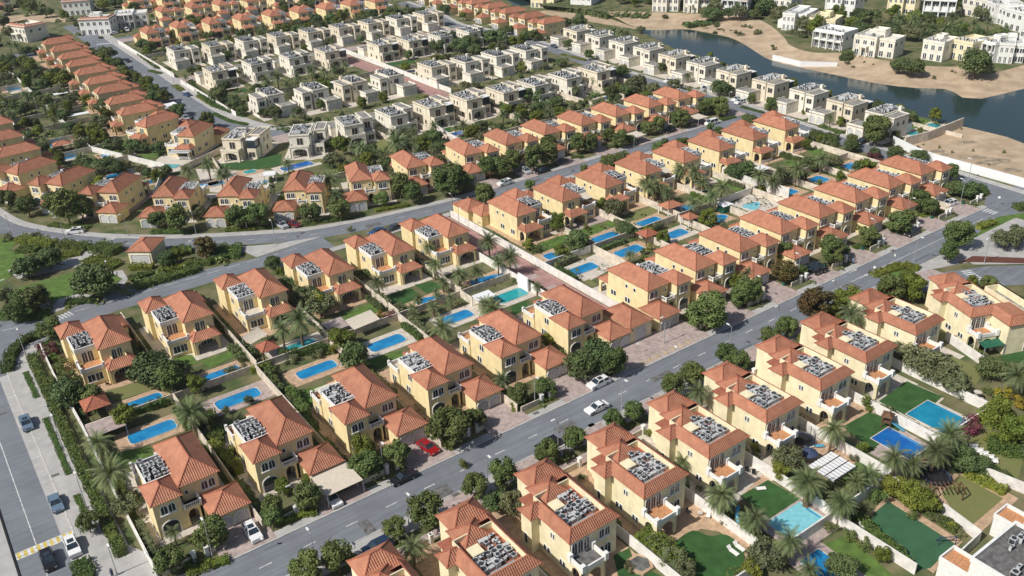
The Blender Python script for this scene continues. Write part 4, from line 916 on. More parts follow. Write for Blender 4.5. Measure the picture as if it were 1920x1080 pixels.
plants('B', [(160,120,130,'p'),(95,155,85,'p'),(240,60,100,'o'),(190,35,80,'f'),(320,180,90,'g'),(370,260,110,'f'),(280,235,50,'b'),(230,250,50,'b'),(130,270,55,'b'),(700,140,120,'p'),(590,90,60,'q'),(665,65,60,'q'),(612,40,50,'q'),(680,20,50,'q'),(730,40,50,'q'),(885,75,110,'p'),(720,520,140,'r'),(828,490,70,'r'),(920,355,80,'p'),(980,395,80,'r'),(1085,370,75,'r'),(1095,200,50,'g'),(405,660,110,'r'),(530,615,100,'r'),(400,600,90,'g'),(60,850,80,'r'),(200,790,90,'r'),(100,740,50,'g'),(190,720,40,'g'),(305,1015,110,'r'),(190,1060,110,'r'),(520,900,80,'r'),(640,850,130,'r'),(585,970,135,'p'),(820,745,100,'r'),(930,700,100,'r'),(965,815,95,'o'),(900,800,80,'f'),(1095,620,80,'r'),(1195,565,80,'r'),(140,420,60,'b'),(170,470,60,'b'),(60,320,60,'b'),(530,80,60,'b'),(500,110,50,'m'),(470,105,40,'y'),(830,440,40,'b'),(720,590,60,'b'),(880,60,40,'b'),(780,660,50,'b'),(975,445,50,'b')])
plants('C', [(260,285,120,'f'),(335,255,130,'f'),(385,285,90,'r'),(735,85,130,'r'),(690,95,70,'r'),(855,25,80,'r'),(900,20,70,'r'),(1140,80,110,'k'),(1240,50,80,'g'),(1030,145,80,'r'),(972,190,70,'r'),(805,255,80,'r'),(850,275,70,'r'),(775,310,40,'b'),(605,370,80,'r'),(675,325,80,'r'),(695,395,110,'p'),(745,395,60,'b'),(380,500,70,'r'),(460,465,75,'r'),(415,510,50,'b'),(235,560,80,'r'),(130,620,80,'r'),(190,630,60,'b'),(540,510,45,'b'),(510,545,40,'b'),(640,645,90,'q'),(780,785,130,'p'),(910,870,120,'p'),(1040,645,95,'o'),(1010,690,70,'g'),(1120,725,150,'p'),(1235,805,130,'p'),(1200,540,120,'p'),(1040,955,130,'p'),(950,1000,110,'o'),(900,1050,70,'g'),(540,960,80,'o'),(600,1010,90,'o'),(650,1055,80,'o'),(310,650,40,'b'),(265,715,35,'b'),(1110,1060,110,'p'),(1100,180,60,'b'),(950,300,50,'m'),(910,600,50,'b'),(800,880,40,'b'),(700,750,30,'b'),(440,1050,50,'b')])
plants('D', [(640,110,120,'p'),(640,40,90,'g'),(560,100,70,'g'),(460,190,50,'g'),(700,435,70,'b'),(820,235,90,'o'),(880,265,110,'o'),(955,300,120,'o'),(1020,350,100,'o'),(1060,400,60,'b'),(1165,300,90,'f'),(1250,335,120,'p'),(1105,250,45,'b'),(1210,400,80,'y'),(1265,430,80,'y'),(1180,470,100,'g'),(1240,540,110,'g'),(1080,520,90,'m'),(1000,560,130,'p'),(950,605,140,'p'),(800,650,130,'p'),(860,670,100,'p'),(700,690,110,'p'),(650,735,90,'p'),(600,800,130,'p'),(470,720,150,'p'),(380,640,90,'o'),(140,785,130,'p'),(260,865,120,'p'),(670,600,60,'b'),(900,640,60,'m'),(1060,640,110,'f'),(1120,660,80,'f'),(860,770,110,'g'),(800,740,90,'g'),(920,800,90,'g'),(740,790,70,'b'),(680,840,60,'b'),(780,10,90,'r'),(860,10,80,'g'),(1020,640,70,'f'),(1190,700,60,'b'),(620,930,60,'b'),(680,965,60,'b'),(750,1000,60,'g'),(560,900,60,'b'),(860,850,50,'b'),(940,860,50,'b'),(1000,890,50,'b'),(1040,920,45,'b'),(1150,560,60,'b'),(640,640,40,'b'),(1140,390,50,'b')])
plants('E', [(140,775,140,'f'),(205,740,120,'f'),(275,735,120,'f'),(530,870,190,'f'),(195,950,130,'o'),(100,975,90,'r'),(30,940,80,'f'),(945,735,90,'f'),(1010,715,80,'g'),(1150,665,120,'k'),(40,420,100,'r'),(150,430,110,'r'),(300,420,120,'r'),(370,455,150,'r'),(450,450,120,'r'),(885,510,90,'r'),(1000,520,120,'r'),(1095,470,90,'o'),(1330,490,110,'r'),(1420,490,90,'r'),(470,200,90,'f'),(530,215,90,'f'),(600,205,90,'f'),(700,200,70,'o'),(790,230,60,'o'),(870,250,60,'m'),(930,240,60,'f'),(1170,215,100,'p'),(1050,250,90,'p'),(1270,255,90,'p'),(750,95,90,'f'),(810,110,60,'f'),(890,105,90,'f'),(560,40,80,'g'),(230,110,80,'f'),(660,150,50,'b'),(720,150,50,'o'),(40,620,60,'b'),(200,600,60,'b')])
plants('F', [(330,755,85,'f'),(140,500,115,'r'),(250,500,110,'r'),(540,465,110,'r'),(700,450,110,'r'),(650,280,130,'p'),(690,375,110,'p'),(945,395,80,'r'),(1050,330,110,'r'),(1120,360,110,'r'),(1020,235,80,'o'),(1330,300,140,'r'),(1400,295,80,'r'),(1360,225,90,'p'),(930,875,125,'p'),(830,820,80,'f'),(440,870,100,'f'),(590,975,120,'g'),(500,950,120,'o'),(1120,610,90,'p'),(1215,675,110,'p'),(1240,765,120,'p'),(1290,860,90,'p'),(1380,835,110,'p'),(1150,960,70,'q'),(1230,990,70,'q'),(1120,1010,70,'q'),(1250,920,50,'q'),(1030,100,130,'p'),(1100,105,110,'p'),(830,105,100,'p'),(730,100,90,'g'),(650,90,60,'b'),(910,160,80,'p'),(1190,100,90,'g'),(1240,50,90,'f'),(1070,25,80,'p'),(1130,30,80,'p'),(40,265,90,'p'),(420,200,90,'p'),(330,330,60,'c'),(940,950,50,'b'),(770,570,40,'b'),(370,810,60,'b')])
plants('G', [(130,290,160,'r'),(215,300,90,'r'),(355,215,115,'r'),(430,220,100,'r'),(485,180,100,'r'),(600,175,110,'r'),(680,150,110,'r'),(850,90,90,'r'),(920,90,80,'r'),(330,385,110,'r'),(580,325,60,'r'),(885,230,50,'r'),(1020,190,80,'f'),(1100,175,80,'f'),(350,635,135,'p'),(470,735,130,'p'),(400,755,100,'p'),(275,805,120,'p'),(190,820,90,'p'),(345,995,150,'p'),(620,885,75,'q'),(735,535,90,'g'),(840,640,120,'f'),(885,625,70,'p'),(760,690,90,'g'),(1050,455,100,'o'),(980,430,60,'g'),(1130,290,45,'c'),(1160,320,40,'g'),(1290,290,80,'p'),(1250,335,110,'p'),(1350,355,85,'p'),(1130,560,100,'f'),(1240,585,80,'g'),(1330,620,70,'g'),(1140,715,80,'q'),(1215,705,36,'s'),(1220,740,60,'b'),(1420,240,90,'p'),(570,655,60,'g'),(610,690,60,'b'),(490,855,40,'b'),(1250,680,50,'b'),(775,145,35,'m'),(900,560,50,'b')])
plants('H', [(340,320,110,'p'),(270,310,100,'p'),(400,375,90,'p'),(460,235,100,'p'),(540,255,120,'p'),(590,305,100,'p'),(700,335,120,'p'),(540,415,110,'p'),(640,395,115,'p'),(650,350,90,'p'),(780,240,100,'f'),(840,225,80,'f'),(620,515,90,'g'),(690,550,60,'o'),(910,270,110,'p'),(990,300,100,'p'),(1050,260,90,'o'),(1120,235,100,'p'),(1200,200,90,'f'),(1280,195,60,'m'),(1370,280,60,'g'),(340,110,60,'r'),(830,915,130,'r'),(895,880,70,'r'),(780,860,80,'g'),(1060,700,100,'r'),(1050,800,120,'k'),(1150,800,60,'r'),(1310,690,130,'r'),(840,825,90,'p'),(1265,640,50,'g'),(490,85,50,'r'),(990,110,40,'s'),(950,110,60,'b'),(1150,290,60,'m'),(1240,310,50,'b'),(730,430,50,'b')])
plants('I', [(700,910,120,'k'),(810,865,135,'g'),(460,965,100,'g'),(370,695,125,'r'),(430,690,60,'r'),(570,600,110,'r'),(520,560,50,'g'),(735,525,120,'r'),(795,500,80,'r'),(860,410,100,'r'),(920,450,80,'r'),(1060,330,100,'f'),(1120,340,110,'f'),(1030,250,80,'r'),(1080,600,140,'r'),(1020,700,100,'r'),(1340,620,130,'o'),(1420,600,120,'o'),(1240,870,90,'r'),(1150,870,60,'g'),(850,150,80,'f'),(720,150,90,'f'),(600,145,60,'f'),(560,210,90,'g'),(510,220,70,'f'),(610,40,110,'r'),(710,30,50,'r'),(470,100,75,'f'),(300,190,90,'p'),(370,190,80,'o'),(235,225,80,'m'),(590,170,70,'m'),(160,245,110,'p'),(60,255,100,'p'),(240,60,60,'b'),(300,65,60,'b'),(360,75,60,'b'),(620,190,60,'m'),(860,950,50,'b')])
plants('J', [(720,355,110,'f'),(790,430,80,'f'),(830,470,60,'r'),(930,520,60,'g'),(1035,605,70,'r'),(1130,655,70,'o'),(1200,750,75,'r'),(1400,815,90,'r'),(960,300,70,'f'),(1010,310,70,'r'),(1180,230,60,'r'),(1290,130,60,'r'),(110,300,80,'p'),(60,295,80,'p'),(170,340,70,'f'),(200,425,90,'g'),(120,420,80,'f'),(50,400,90,'f'),(330,535,100,'g'),(420,540,100,'g'),(370,500,80,'f'),(280,570,90,'f'),(480,545,80,'g'),(180,560,80,'g'),(240,640,80,'f'),(300,680,90,'f'),(60,700,90,'f'),(130,740,100,'f'),(30,770,80,'f'),(360,730,90,'p'),(300,740,80,'p'),(690,720,100,'f'),(720,780,90,'g'),(590,680,80,'g'),(430,780,90,'f'),(470,860,90,'f'),(360,820,70,'p'),(160,840,80,'g'),(250,880,80,'g'),(640,900,100,'g'),(700,900,70,'g'),(550,960,80,'o'),(200,50,80,'r'),(140,30,60,'r'),(60,70,50,'f'),(900,60,60,'r'),(1090,230,50,'r'),(520,640,70,'f'),(40,520,70,'o'),(120,520,50,'f'),(620,610,60,'f'),(230,340,60,'f'),(440,710,60,'o')])
plants('K', [(240,815,80,'k'),(320,640,110,'f'),(430,700,100,'f'),(370,580,70,'f'),(480,740,70,'f'),(640,540,100,'p'),(720,530,100,'p'),(780,560,90,'p'),(850,520,90,'p'),(950,490,90,'p'),(1030,480,100,'p'),(1100,465,80,'p'),(1180,440,70,'p'),(1010,560,80,'g'),(1060,600,80,'g'),(1000,520,60,'f'),(830,645,80,'o'),(900,690,60,'q'),(950,700,50,'q'),(1010,710,60,'r'),(1190,640,50,'q'),(1250,625,50,'q'),(630,760,70,'f'),(700,750,90,'f'),(850,740,60,'f'),(1130,970,80,'g'),(1240,1000,90,'p'),(1060,980,60,'f'),(1070,280,60,'r'),(670,310,50,'q'),(620,345,50,'q'),(380,370,60,'r'),(200,400,40,'m'),(140,470,60,'f'),(610,210,70,'f'),(680,230,70,'f'),(530,230,60,'f'),(470,220,60,'f'),(780,180,70,'f'),(860,160,70,'f'),(980,130,80,'f'),(1080,130,90,'f'),(1190,90,60,'p'),(1040,170,60,'f'),(350,200,70,'f'),(260,230,70,'f'),(520,330,50,'r'),(1300,150,70,'r'),(1130,150,70,'f'),(700,80,60,'f'),(450,50,60,'g'),(760,40,60,'r'),(920,20,80,'f')])
plants('L', [(720,265,120,'f'),(650,310,90,'f'),(800,300,110,'f'),(870,290,110,'f'),(940,240,100,'f'),(1040,245,120,'f'),(900,340,80,'f'),(450,365,60,'r'),(250,850,80,'p'),(330,815,90,'f'),(350,930,120,'p'),(420,940,110,'p'),(460,900,90,'p'),(620,850,100,'p'),(600,920,90,'f'),(770,860,80,'p'),(900,860,85,'p'),(840,880,60,'p'),(1110,710,90,'f'),(1090,770,90,'p'),(1190,780,90,'p'),(1290,650,110,'f'),(1320,740,100,'f'),(1390,760,90,'p'),(1220,450,70,'g'),(1110,590,40,'b'),(210,90,70,'f'),(340,90,80,'f'),(120,130,60,'f'),(40,90,60,'p'),(700,60,70,'f'),(630,30,50,'f'),(820,110,50,'g'),(1130,200,60,'f'),(1240,240,60,'f'),(1330,250,50,'f'),(930,110,50,'g'),(470,70,50,'f'),(560,480,40,'b'),(1000,720,60,'f'),(540,960,70,'f'),(80,1000,80,'p'),(200,1000,80,'f')])
plants('M', [(560,535,80,'p'),(430,600,80,'p'),(850,545,120,'o'),(740,480,90,'f'),(690,500,70,'r'),(950,600,90,'o'),(800,600,80,'o'),(1190,510,60,'q'),(140,640,100,'f'),(50,740,90,'p'),(230,690,90,'p'),(300,680,100,'f'),(200,780,70,'g'),(470,895,100,'r'),(560,940,70,'r'),(650,910,80,'r'),(730,940,100,'r'),(800,940,70,'r'),(920,860,90,'r'),(985,850,90,'r'),(1140,790,120,'r'),(1300,730,80,'r'),(1360,710,90,'r'),(1420,740,80,'r'),(240,980,120,'r'),(380,300,70,'f'),(100,230,50,'r'),(150,240,60,'r'),(450,140,90,'f'),(350,150,80,'f'),(740,215,90,'p'),(690,205,90,'p'),(780,230,70,'p'),(650,360,60,'o'),(520,370,60,'r'),(1030,960,50,'f'),(1150,960,80,'f'),(1200,610,50,'b'),(870,200,50,'o'),(300,740,60,'f'),(640,620,60,'b'),(880,640,50,'b'),(1010,460,60,'r')])
plants('N', [(670,50,150,'f'),(770,40,90,'f'),(610,60,80,'g'),(890,225,80,'o'),(690,140,55,'m'),(1250,310,50,'o'),(1250,390,75,'f'),(400,590,110,'f'),(450,600,90,'f'),(610,665,60,'r'),(740,700,85,'r'),(600,800,90,'f'),(660,810,70,'f'),(320,720,90,'r'),(390,710,110,'r'),(980,975,70,'g'),(1060,940,60,'b'),(1110,960,60,'b'),(1170,970,60,'b'),(410,455,60,'r'),(328,375,45,'g'),(630,510,35,'r'),(1150,780,50,'q'),(1210,820,60,'g'),(1190,720,50,'p'),(960,260,60,'f'),(1010,240,50,'f'),(450,30,50,'r'),(130,40,40,'r'),(960,760,40,'b'),(1280,960,80,'r'),(330,860,50,'r'),(390,880,60,'r'),(650,220,50,'o'),(1100,20,50,'m'),(1190,150,50,'m')])
plants('N', [(300,80,70,'o'),(350,90,110,'f')], 1.0)
plants('O', [(600,430,110,'f'),(690,440,130,'f'),(1115,440,180,'f')], 1.5)
plants('O', [(250,380,80,'f'),(265,305,60,'f'),(440,880,140,'r'),(570,915,60,'r'),(740,880,40,'g'),(180,730,50,'p'),(130,800,50,'p'),(195,820,40,'g'),(600,740,60,'g')])
plants('O', [(330,90,100,'f'),(410,105,110,'f'),(280,160,80,'g'),(350,190,80,'f'),(600,130,100,'p'),(540,150,90,'p'),(700,140,100,'p'),(740,180,90,'p'),(660,190,90,'p'),(820,180,90,'p'),(870,225,90,'p'),(960,110,90,'p'),(1020,150,90,'p'),(1110,150,90,'p'),(1200,150,90,'p'),(1050,20,90,'f'),(1270,230,110,'f'),(1365,260,60,'f'),(1330,180,60,'p'),(1000,230,90,'f'),(1120,230,90,'f'),(780,240,90,'p'),(500,220,80,'f'),(930,250,80,'f'),(730,20,50,'f'),(430,200,60,'p'),(1200,240,70,'f'),(560,210,70,'p'),(1180,60,60,'f'),(1280,80,60,'f')], 2.5)
# hedges and low planting
def hedge(name, pts, wd, h, leaf, label, cat='hedge', group=None, dens=26, kind=None, ls=.16, z0=0.0, side=True):
    b = MB(); rr = random.Random(int(abs(pts[0][0] * 7 + pts[0][1] * 13)))
    b2 = []
    for i in range(len(pts) - 1):
        p, q_ = Vector(pts[i]), Vector(pts[i + 1]); t = q_ - p; L = t.length; t.normalize(); n_ = Vector((-t.y, t.x))
        cnt = int(L * (wd + 2 * h) * dens)
        for k in range(cnt):
            u = rr.uniform(0, L); s_ = rr.uniform(0, wd + 2 * h)
            bulge = 1 + .22 * math.sin(u * 1.7 + i) * math.sin(u * .63 + 2)
            if s_ < h: o_, z, nr = -wd / 2, s_, (-n_.x, -n_.y, .2)
            elif s_ < h + wd: o_, z, nr = s_ - h - wd / 2, h, (0, 0, 1)
            else: o_, z, nr = wd / 2, s_ - h - wd, (n_.x, n_.y, .2)
            o_ *= bulge; P = p + t * u + n_ * (o_ + rr.uniform(-.08, .08)); leafq(b, (P.x, P.y, z0 + max(.05, z * bulge + rr.uniform(-.1, .1))), rr.uniform(.6, 1.2) * ls, nr, rr)
    # dark woody core, so that one does not look through
        a, c = p - n_ * (wd * .36), q_ - n_ * (wd * .36); d, e = q_ + n_ * (wd * .36), p + n_ * (wd * .36); zz = z0 + h * .82
        b.face([(*a, zz), (*c, zz), (*d, zz), (*e, zz)]); b.face([(*a, z0), (*c, z0), (*c, zz), (*a, zz)]); b.face([(*d, z0), (*e, z0), (*e, zz), (*d, zz)]); b.face([(*e, z0), (*a, z0), (*a, zz), (*e, zz)]); b.face([(*c, z0), (*d, z0), (*d, zz), (*c, zz)])
    o = b.build(name, M[leaf]); tag(o, label, cat, group, kind); return o
# greenery between the farther rows: each tree and shrub its own thing, kept clear of the houses
def scatter(belts, n, kinds, wmin, wmax, seed, z=0.0, clear=7.5):
    rr = random.Random(seed); c = 0; tries = 0; A_ = [(b[2] - b[0]) * (b[3] - b[1]) for b in belts]
    while c < n and tries < n * 8:
        tries += 1; b = rr.choices(belts, A_)[0]; X, Y = rr.uniform(b[0], b[2]), rr.uniform(b[1], b[3])
        if any((h[0] - X) ** 2 + (h[1] - Y) ** 2 < clear ** 2 for h in HOUSES): continue
        plant(rr.choice(kinds), X, Y, rr.uniform(wmin, wmax), z); c += 1
scatter([(105, 240, 250, 256), (106, 226, 248, 240)], 46, 'fggopb', 3.0, 5.2, 1)
scatter([(108, 336, 171, 352), (182, 326, 246, 345), (150, 272, 250, 284)], 34, 'fgopb', 3.0, 5.0, 2)
scatter([(106, 432, 258, 452)], 40, 'ffgp', 3.5, 5.5, 3)
scatter([(34, 255, 62, 490), (24, 300, 38, 500), (-10, 310, 14, 500)], 90, 'ffgobp', 3.2, 6.0, 4)
scatter([(270, 150, 279, 330)], 26, 'fogb', 2.5, 4.5, 5)
scatter([(60, 30, 90, 56), (120, 10, 230, 50), (170, 50, 230, 60), (24, 40, 60, 62)], 46, 'fpgob', 3, 6, 14)
scatter([(335, 250, 352, 262), (352, 262, 385, 300), (362, 200, 400, 255), (345, 300, 400, 345)], 80, 'fofgp', 4, 8, 6, 2.5, 9)
scatter([(395, 205, 470, 300), (330, 345, 420, 520)], 56, 'fofg', 4.5, 8.5, 7, 2.5, 9)
scatter([(104, 535, 270, 552), (60, 535, 104, 620), (104, 580, 330, 640), (-20, 520, 60, 640)], 56, 'fofg', 4, 8, 8)
scatter([(312, 195, 326, 232), (318, 232, 330, 262), (330, 286, 345, 318), (322, 330, 334, 345), (318, 176, 360, 190)], 26, 'bob', 1.2, 3.0, 9, .8)
scatter([(108, 294, 170, 303), (182, 294, 246, 303), (106, 399, 250, 404), (106, 380, 170, 388)], 46, 'fgbopb', 1.8, 4.2, 11, clear=3)
scatter([(110, 500, 262, 508), (106, 474, 260, 480)], 24, 'fgb', 2.5, 5, 12, clear=5)
scatter([(84, 318, 90, 490)], 26, 'fgbr', 2.5, 5.5, 13, clear=2)
scatter([(250, 112, 280, 146)], 8, 'b', .8, 1.6, 10)
#--PART6--
# ------------------------------------------------------------------ paving and lawns round the villas
def poly(name, t, pts, m, z=.03, z0=0.0): return sheet(name, [at(t, x, y, z0) for x, y in pts], z + z0, M[m])
def lrect(name, o, x0, y0, x1, y1, m, z=.018):
    mw = Matrix.Rotation(o.rotation_euler[2], 2); p = [mw @ Vector(a) + Vector(o.location[:2]) for a in rect(x0, y0, x1, y1)]; return sheet(name, p, z, M[m])
rp = random.Random(5)
def by_proto(kind_mesh):
    return [o for o in sc.objects if o.type == 'EMPTY' and o.get('category') == 'villa' and any(c.data == kind_mesh for c in o.children)]
def wallof(pr): return [c for c in pr.children if c.name.split('.')[0] == 'wall'][0].data
for (i_, v_), pr in VR.items():
    wm = wallof(pr)
    for o in by_proto(wm):
        m_ = rp.choice(['tan', 'tan', 'beige', 'pink'])
        if i_ == 0: lrect('paving', o, -1.0, -3.2, 12.6, 18.0, m_)
        else: lrect('paving', o, -12.6, -3.2, 1.0, 18.0, m_)
for pr in (VW, VW2):
    for o in by_proto(wallof(pr)): lrect('paving', o, -1.6, -4.5, 10.8, 18.5, rp.choice(['tan', 'beige']))
for (i_, v_), pr in VF.items():
    for o in by_proto(wallof(pr)):
        if i_ == 0: lrect('paving', o, -2.2, -6.5, 11.6, 15.5, 'beige')
        else: lrect('paving', o, -11.6, -6.5, 2.2, 15.5, 'beige')
for t, pts, m in [
    ('A', [(395,385),(555,345),(600,375),(430,425)], 'olive'), ('A', [(400,640),(470,610),(560,592),(600,640),(470,665)], 'lawn'), ('A', [(800,530),(920,480),(925,500),(830,558)], 'lawn'), ('A', [(640,260),(720,250),(745,285),(680,292)], 'lawn'), ('A', [(750,275),(880,230),(892,250),(790,300)], 'lawn'),
    ('B', [(130,395),(260,360),(270,380),(230,440),(190,455)], 'lawn'), ('B', [(410,272),(545,232),(555,262),(460,305)], 'lawn'), ('B', [(310,115),(430,75),(460,90),(360,140)], 'lawn'),
    ('G', [(620,650),(790,595),(805,625),(690,685)], 'lawn'), ('G', [(560,665),(600,650),(680,692),(640,702)], 'lawn'), ('G', [(850,578),(960,540),(1022,565),(910,612)], 'lawn'), ('G', [(985,540),(1070,515),(1110,530),(1040,560)], 'lawn'), ('G', [(885,862),(915,850),(965,882),(930,896)], 'olive'), ('G', [(1140,490),(1270,445),(1315,468),(1180,522)], 'olive'), ('G', [(470,1003),(560,970),(572,1015),(490,1055)], 'turf'),
    ('F', [(950,950),(1110,900),(1175,950),(1020,1012)], 'turf'), ('F', [(1130,882),(1230,865),(1305,890),(1200,932)], 'turf'), ('F', [(720,1050),(900,980),(965,1012),(800,1078)], 'lawn'), ('F', [(20,205),(230,180),(340,140),(385,150),(380,210),(250,235),(30,232)], 'turf'), ('F', [(450,185),(560,180),(690,160),(700,178),(560,198),(450,200)], 'olive'), ('F', [(850,90),(960,65),(970,90),(880,130)], 'olive'),
    ('H', [(610,262),(650,250),(830,340),(800,365)], 'lawn'), ('H', [(1165,100),(1240,95),(1310,130),(1220,162)], 'lawn'), ('H', [(1045,190),(1130,175),(1190,205),(1100,228)], 'lawn'), ('H', [(190,490),(260,455),(330,470),(240,515)], 'olive'), ('I', [(200,110),(300,95),(350,130),(250,155)], 'lawn'), ('I', [(80,190),(150,175),(200,200),(120,225)], 'lawn'),
    ('C', [(380,1003),(440,975),(460,1030),(570,1085),(400,1090)], 'turf'),
    ('D', [(735,425),(840,350),(975,408),(872,497)], 'turf'), ('D', [(600,520),(700,465),(832,522),(708,607)], 'turf'), ('D', [(690,868),(770,800),(1022,960),(930,1050),(870,1062)], 'turfg'), ('D', [(1065,580),(1140,530),(1290,600),(1250,745)], 'olive'), ('D', [(970,770),(1040,700),(1202,790),(1060,912)], 'olive'), ('D', [(530,960),(620,925),(790,1080),(700,1090)], 'lawn'), ('D', [(1135,270),(1285,232),(1285,285),(1200,275)], 'turf'), ('D', [(990,245),(1135,312),(1100,362),(1000,330)], 'olive'), ('D', [(580,690),(680,640),(760,700),(620,760)], 'lawn'),
    ('C', [(855,780),(960,720),(1080,790),(965,867)], 'turf'),
    ('E', [(-60,690),(130,700),(155,760),(0,885),(-60,890)], 'lawn'), ('E', [(100,900),(450,800),(600,810),(690,850),(380,960),(240,977)], 'lawn'), ('E', [(170,70),(260,60),(295,110),(185,130)], 'lawn'), ('E', [(560,100),(700,80),(765,110),(640,160)], 'lawn'), ('E', [(790,150),(920,120),(935,140),(830,180)], 'lawn'), ('E', [(-60,600),(90,640),(60,690),(-60,700)], 'lawn'),
    ('J', [(470,740),(570,700),(590,740),(500,770)], 'lawn'), ('J', [(660,990),(850,955),(880,980),(700,1020)], 'lawn'), ('J', [(340,600),(430,590),(440,610),(350,625)], 'olive'),
    ('L', [(300,430),(480,402),(505,420),(335,447)], 'turf'), ('L', [(680,870),(740,855),(745,890),(700,895)], 'turf'), ('K', [(415,610),(500,593),(525,610),(440,632)], 'turf'), ('L', [(190,970),(310,945),(320,985),(240,1010)], 'olive'), ('M', [(500,630),(570,625),(600,650),(540,665)], 'turf'), ('M', [(370,690),(440,690),(460,720),(400,730)], 'olive'),
    ('I', [(1160,610),(1290,500),(1700,440),(1700,715),(1150,722)], 'lawn'), ('I', [(848,772),(945,728),(1080,755),(1040,768)], 'lawn'),
    ('O', [(620,830),(690,790),(825,812),(695,872)], 'lawn')]:
    poly('lawn', t, pts, m, .036 + .0002 * len(sc.objects) % .004)
lawnC = smooth_line([at('C', x, y) for x, y in [(592,985),(620,945),(680,910),(740,930),(800,925),(850,960),(872,1010),(850,1060),(780,1100),(690,1090),(620,1030),(592,985)]], 4)
sheet('lawn', lawnC[:-1], .05, M['turf'])
sheet('patio', [at('C', *p) for p in [(560,900),(680,830),(850,880),(900,950),(880,1010),(780,915),(690,900),(600,970)]], .03, M['tan'])
sheet('flower_bed', [at('I', 1085, 755), at('I', 1150, 722), at('I', 1500, 735), at('I', 1500, 765)], .115, mat('mulch', (.13, .05, .035), .95, scale=3))
for t, pts, m in [('D', [(715,415),(800,330),(960,400),(980,415),(880,500),(1000,520),(1090,470),(1130,440),(1000,540),(890,510)], 'beige'), ('D', [(330,870),(430,800),(530,860),(560,890),(440,960),(330,900)], 'pink'), ('D', [(420,1010),(520,960),(670,1040),(640,1100),(460,1100)], 'pink'), ('D', [(230,770),(300,700),(400,770),(240,800)], 'tan'), ('D', [(430,590),(560,560),(700,640),(540,720),(420,640)], 'tan'), ('D', [(700,620),(820,525),(900,580),(760,650)], 'pink'),
    ('D', [(990,700),(1080,690),(1260,790),(1090,940),(970,840),(950,740)], 'tan'), ('D', [(670,880),(770,775),(1050,950),(940,1070)], 'tan'),
    ('G', [(760,790),(960,705),(1080,770),(900,870)], 'beige'), ('G', [(1060,690),(1180,640),(1260,690),(1120,740)], 'tan'), ('G', [(890,650),(1000,570),(1110,600),(960,700)], 'tan'), ('H', [(780,450),(900,385),(1100,400),(1000,490),(830,500)], 'beige'), ('G', [(660,480+0),(660,560),(620,610),(760,590),(720,560)], 'beige'), ('F', [(-30,240),(340,240),(340,340),(240,380),(-20,360)], 'beige'), ('E', [(860,200),(930,140),(1060,180),(1080,230),(900,260)], 'copw'), ('E', [(700,230),(780,220),(800,270),(720,270)], 'beige'), ('E', [(1100,230),(1280,230),(1440,280),(1440,330),(1140,330)], 'beige')]:
    sheet('patio', [at(t, x, y) for x, y in pts], .022 + .001 * (len(sc.objects) % 5), M[m])
for t, pts, m in [('E', [(330,760),(470,700),(560,680),(530,660),(620,670),(470,760),(430,790)], 'gutter'), ('E', [(600,810),(690,800),(720,850),(690,900),(640,890),(690,850),(640,820)], 'gutter'), ('E', [(180,1010),(450,930),(560,950),(300,1040)], 'gutter'), ('E', [(40,800),(330,770),(420,780),(300,810),(100,850)], 'gutter'), ('I', [(1085,755),(1060,700),(1200,600),(1150,640),(1130,700),(1110,740)], 'gutter')]:
    sheet('footpath', [at(t, x, y) for x, y in pts], .045, M[m])
sheet('bare_ground', [at('J', -200, 130), at('J', 330, 85), at('J', 450, 125), at('J', 440, 150), at('J', 250, 145), at('J', 0, 220), at('J', -200, 250)], .03, M['sand'])
for x, y, w_, h_ in ((1160,165,90,12),(1270,190,100,20),(1200,245,60,10),(1380,235,60,14),(1000,150,40,8),(960,130,50,10),(1130,80,50,8)):
    c = at('I', x, y) ; rr = random.Random(int(x)); pts = []
    for k in range(12): a = k * math.pi / 6; s_ = rr.uniform(.6, 1.2); pts.append(at('I', x + w_ * math.cos(a) * s_, y + h_ * math.sin(a) * s_))
    o = sheet('scrub_patch', pts, .05, M['sanddark'])

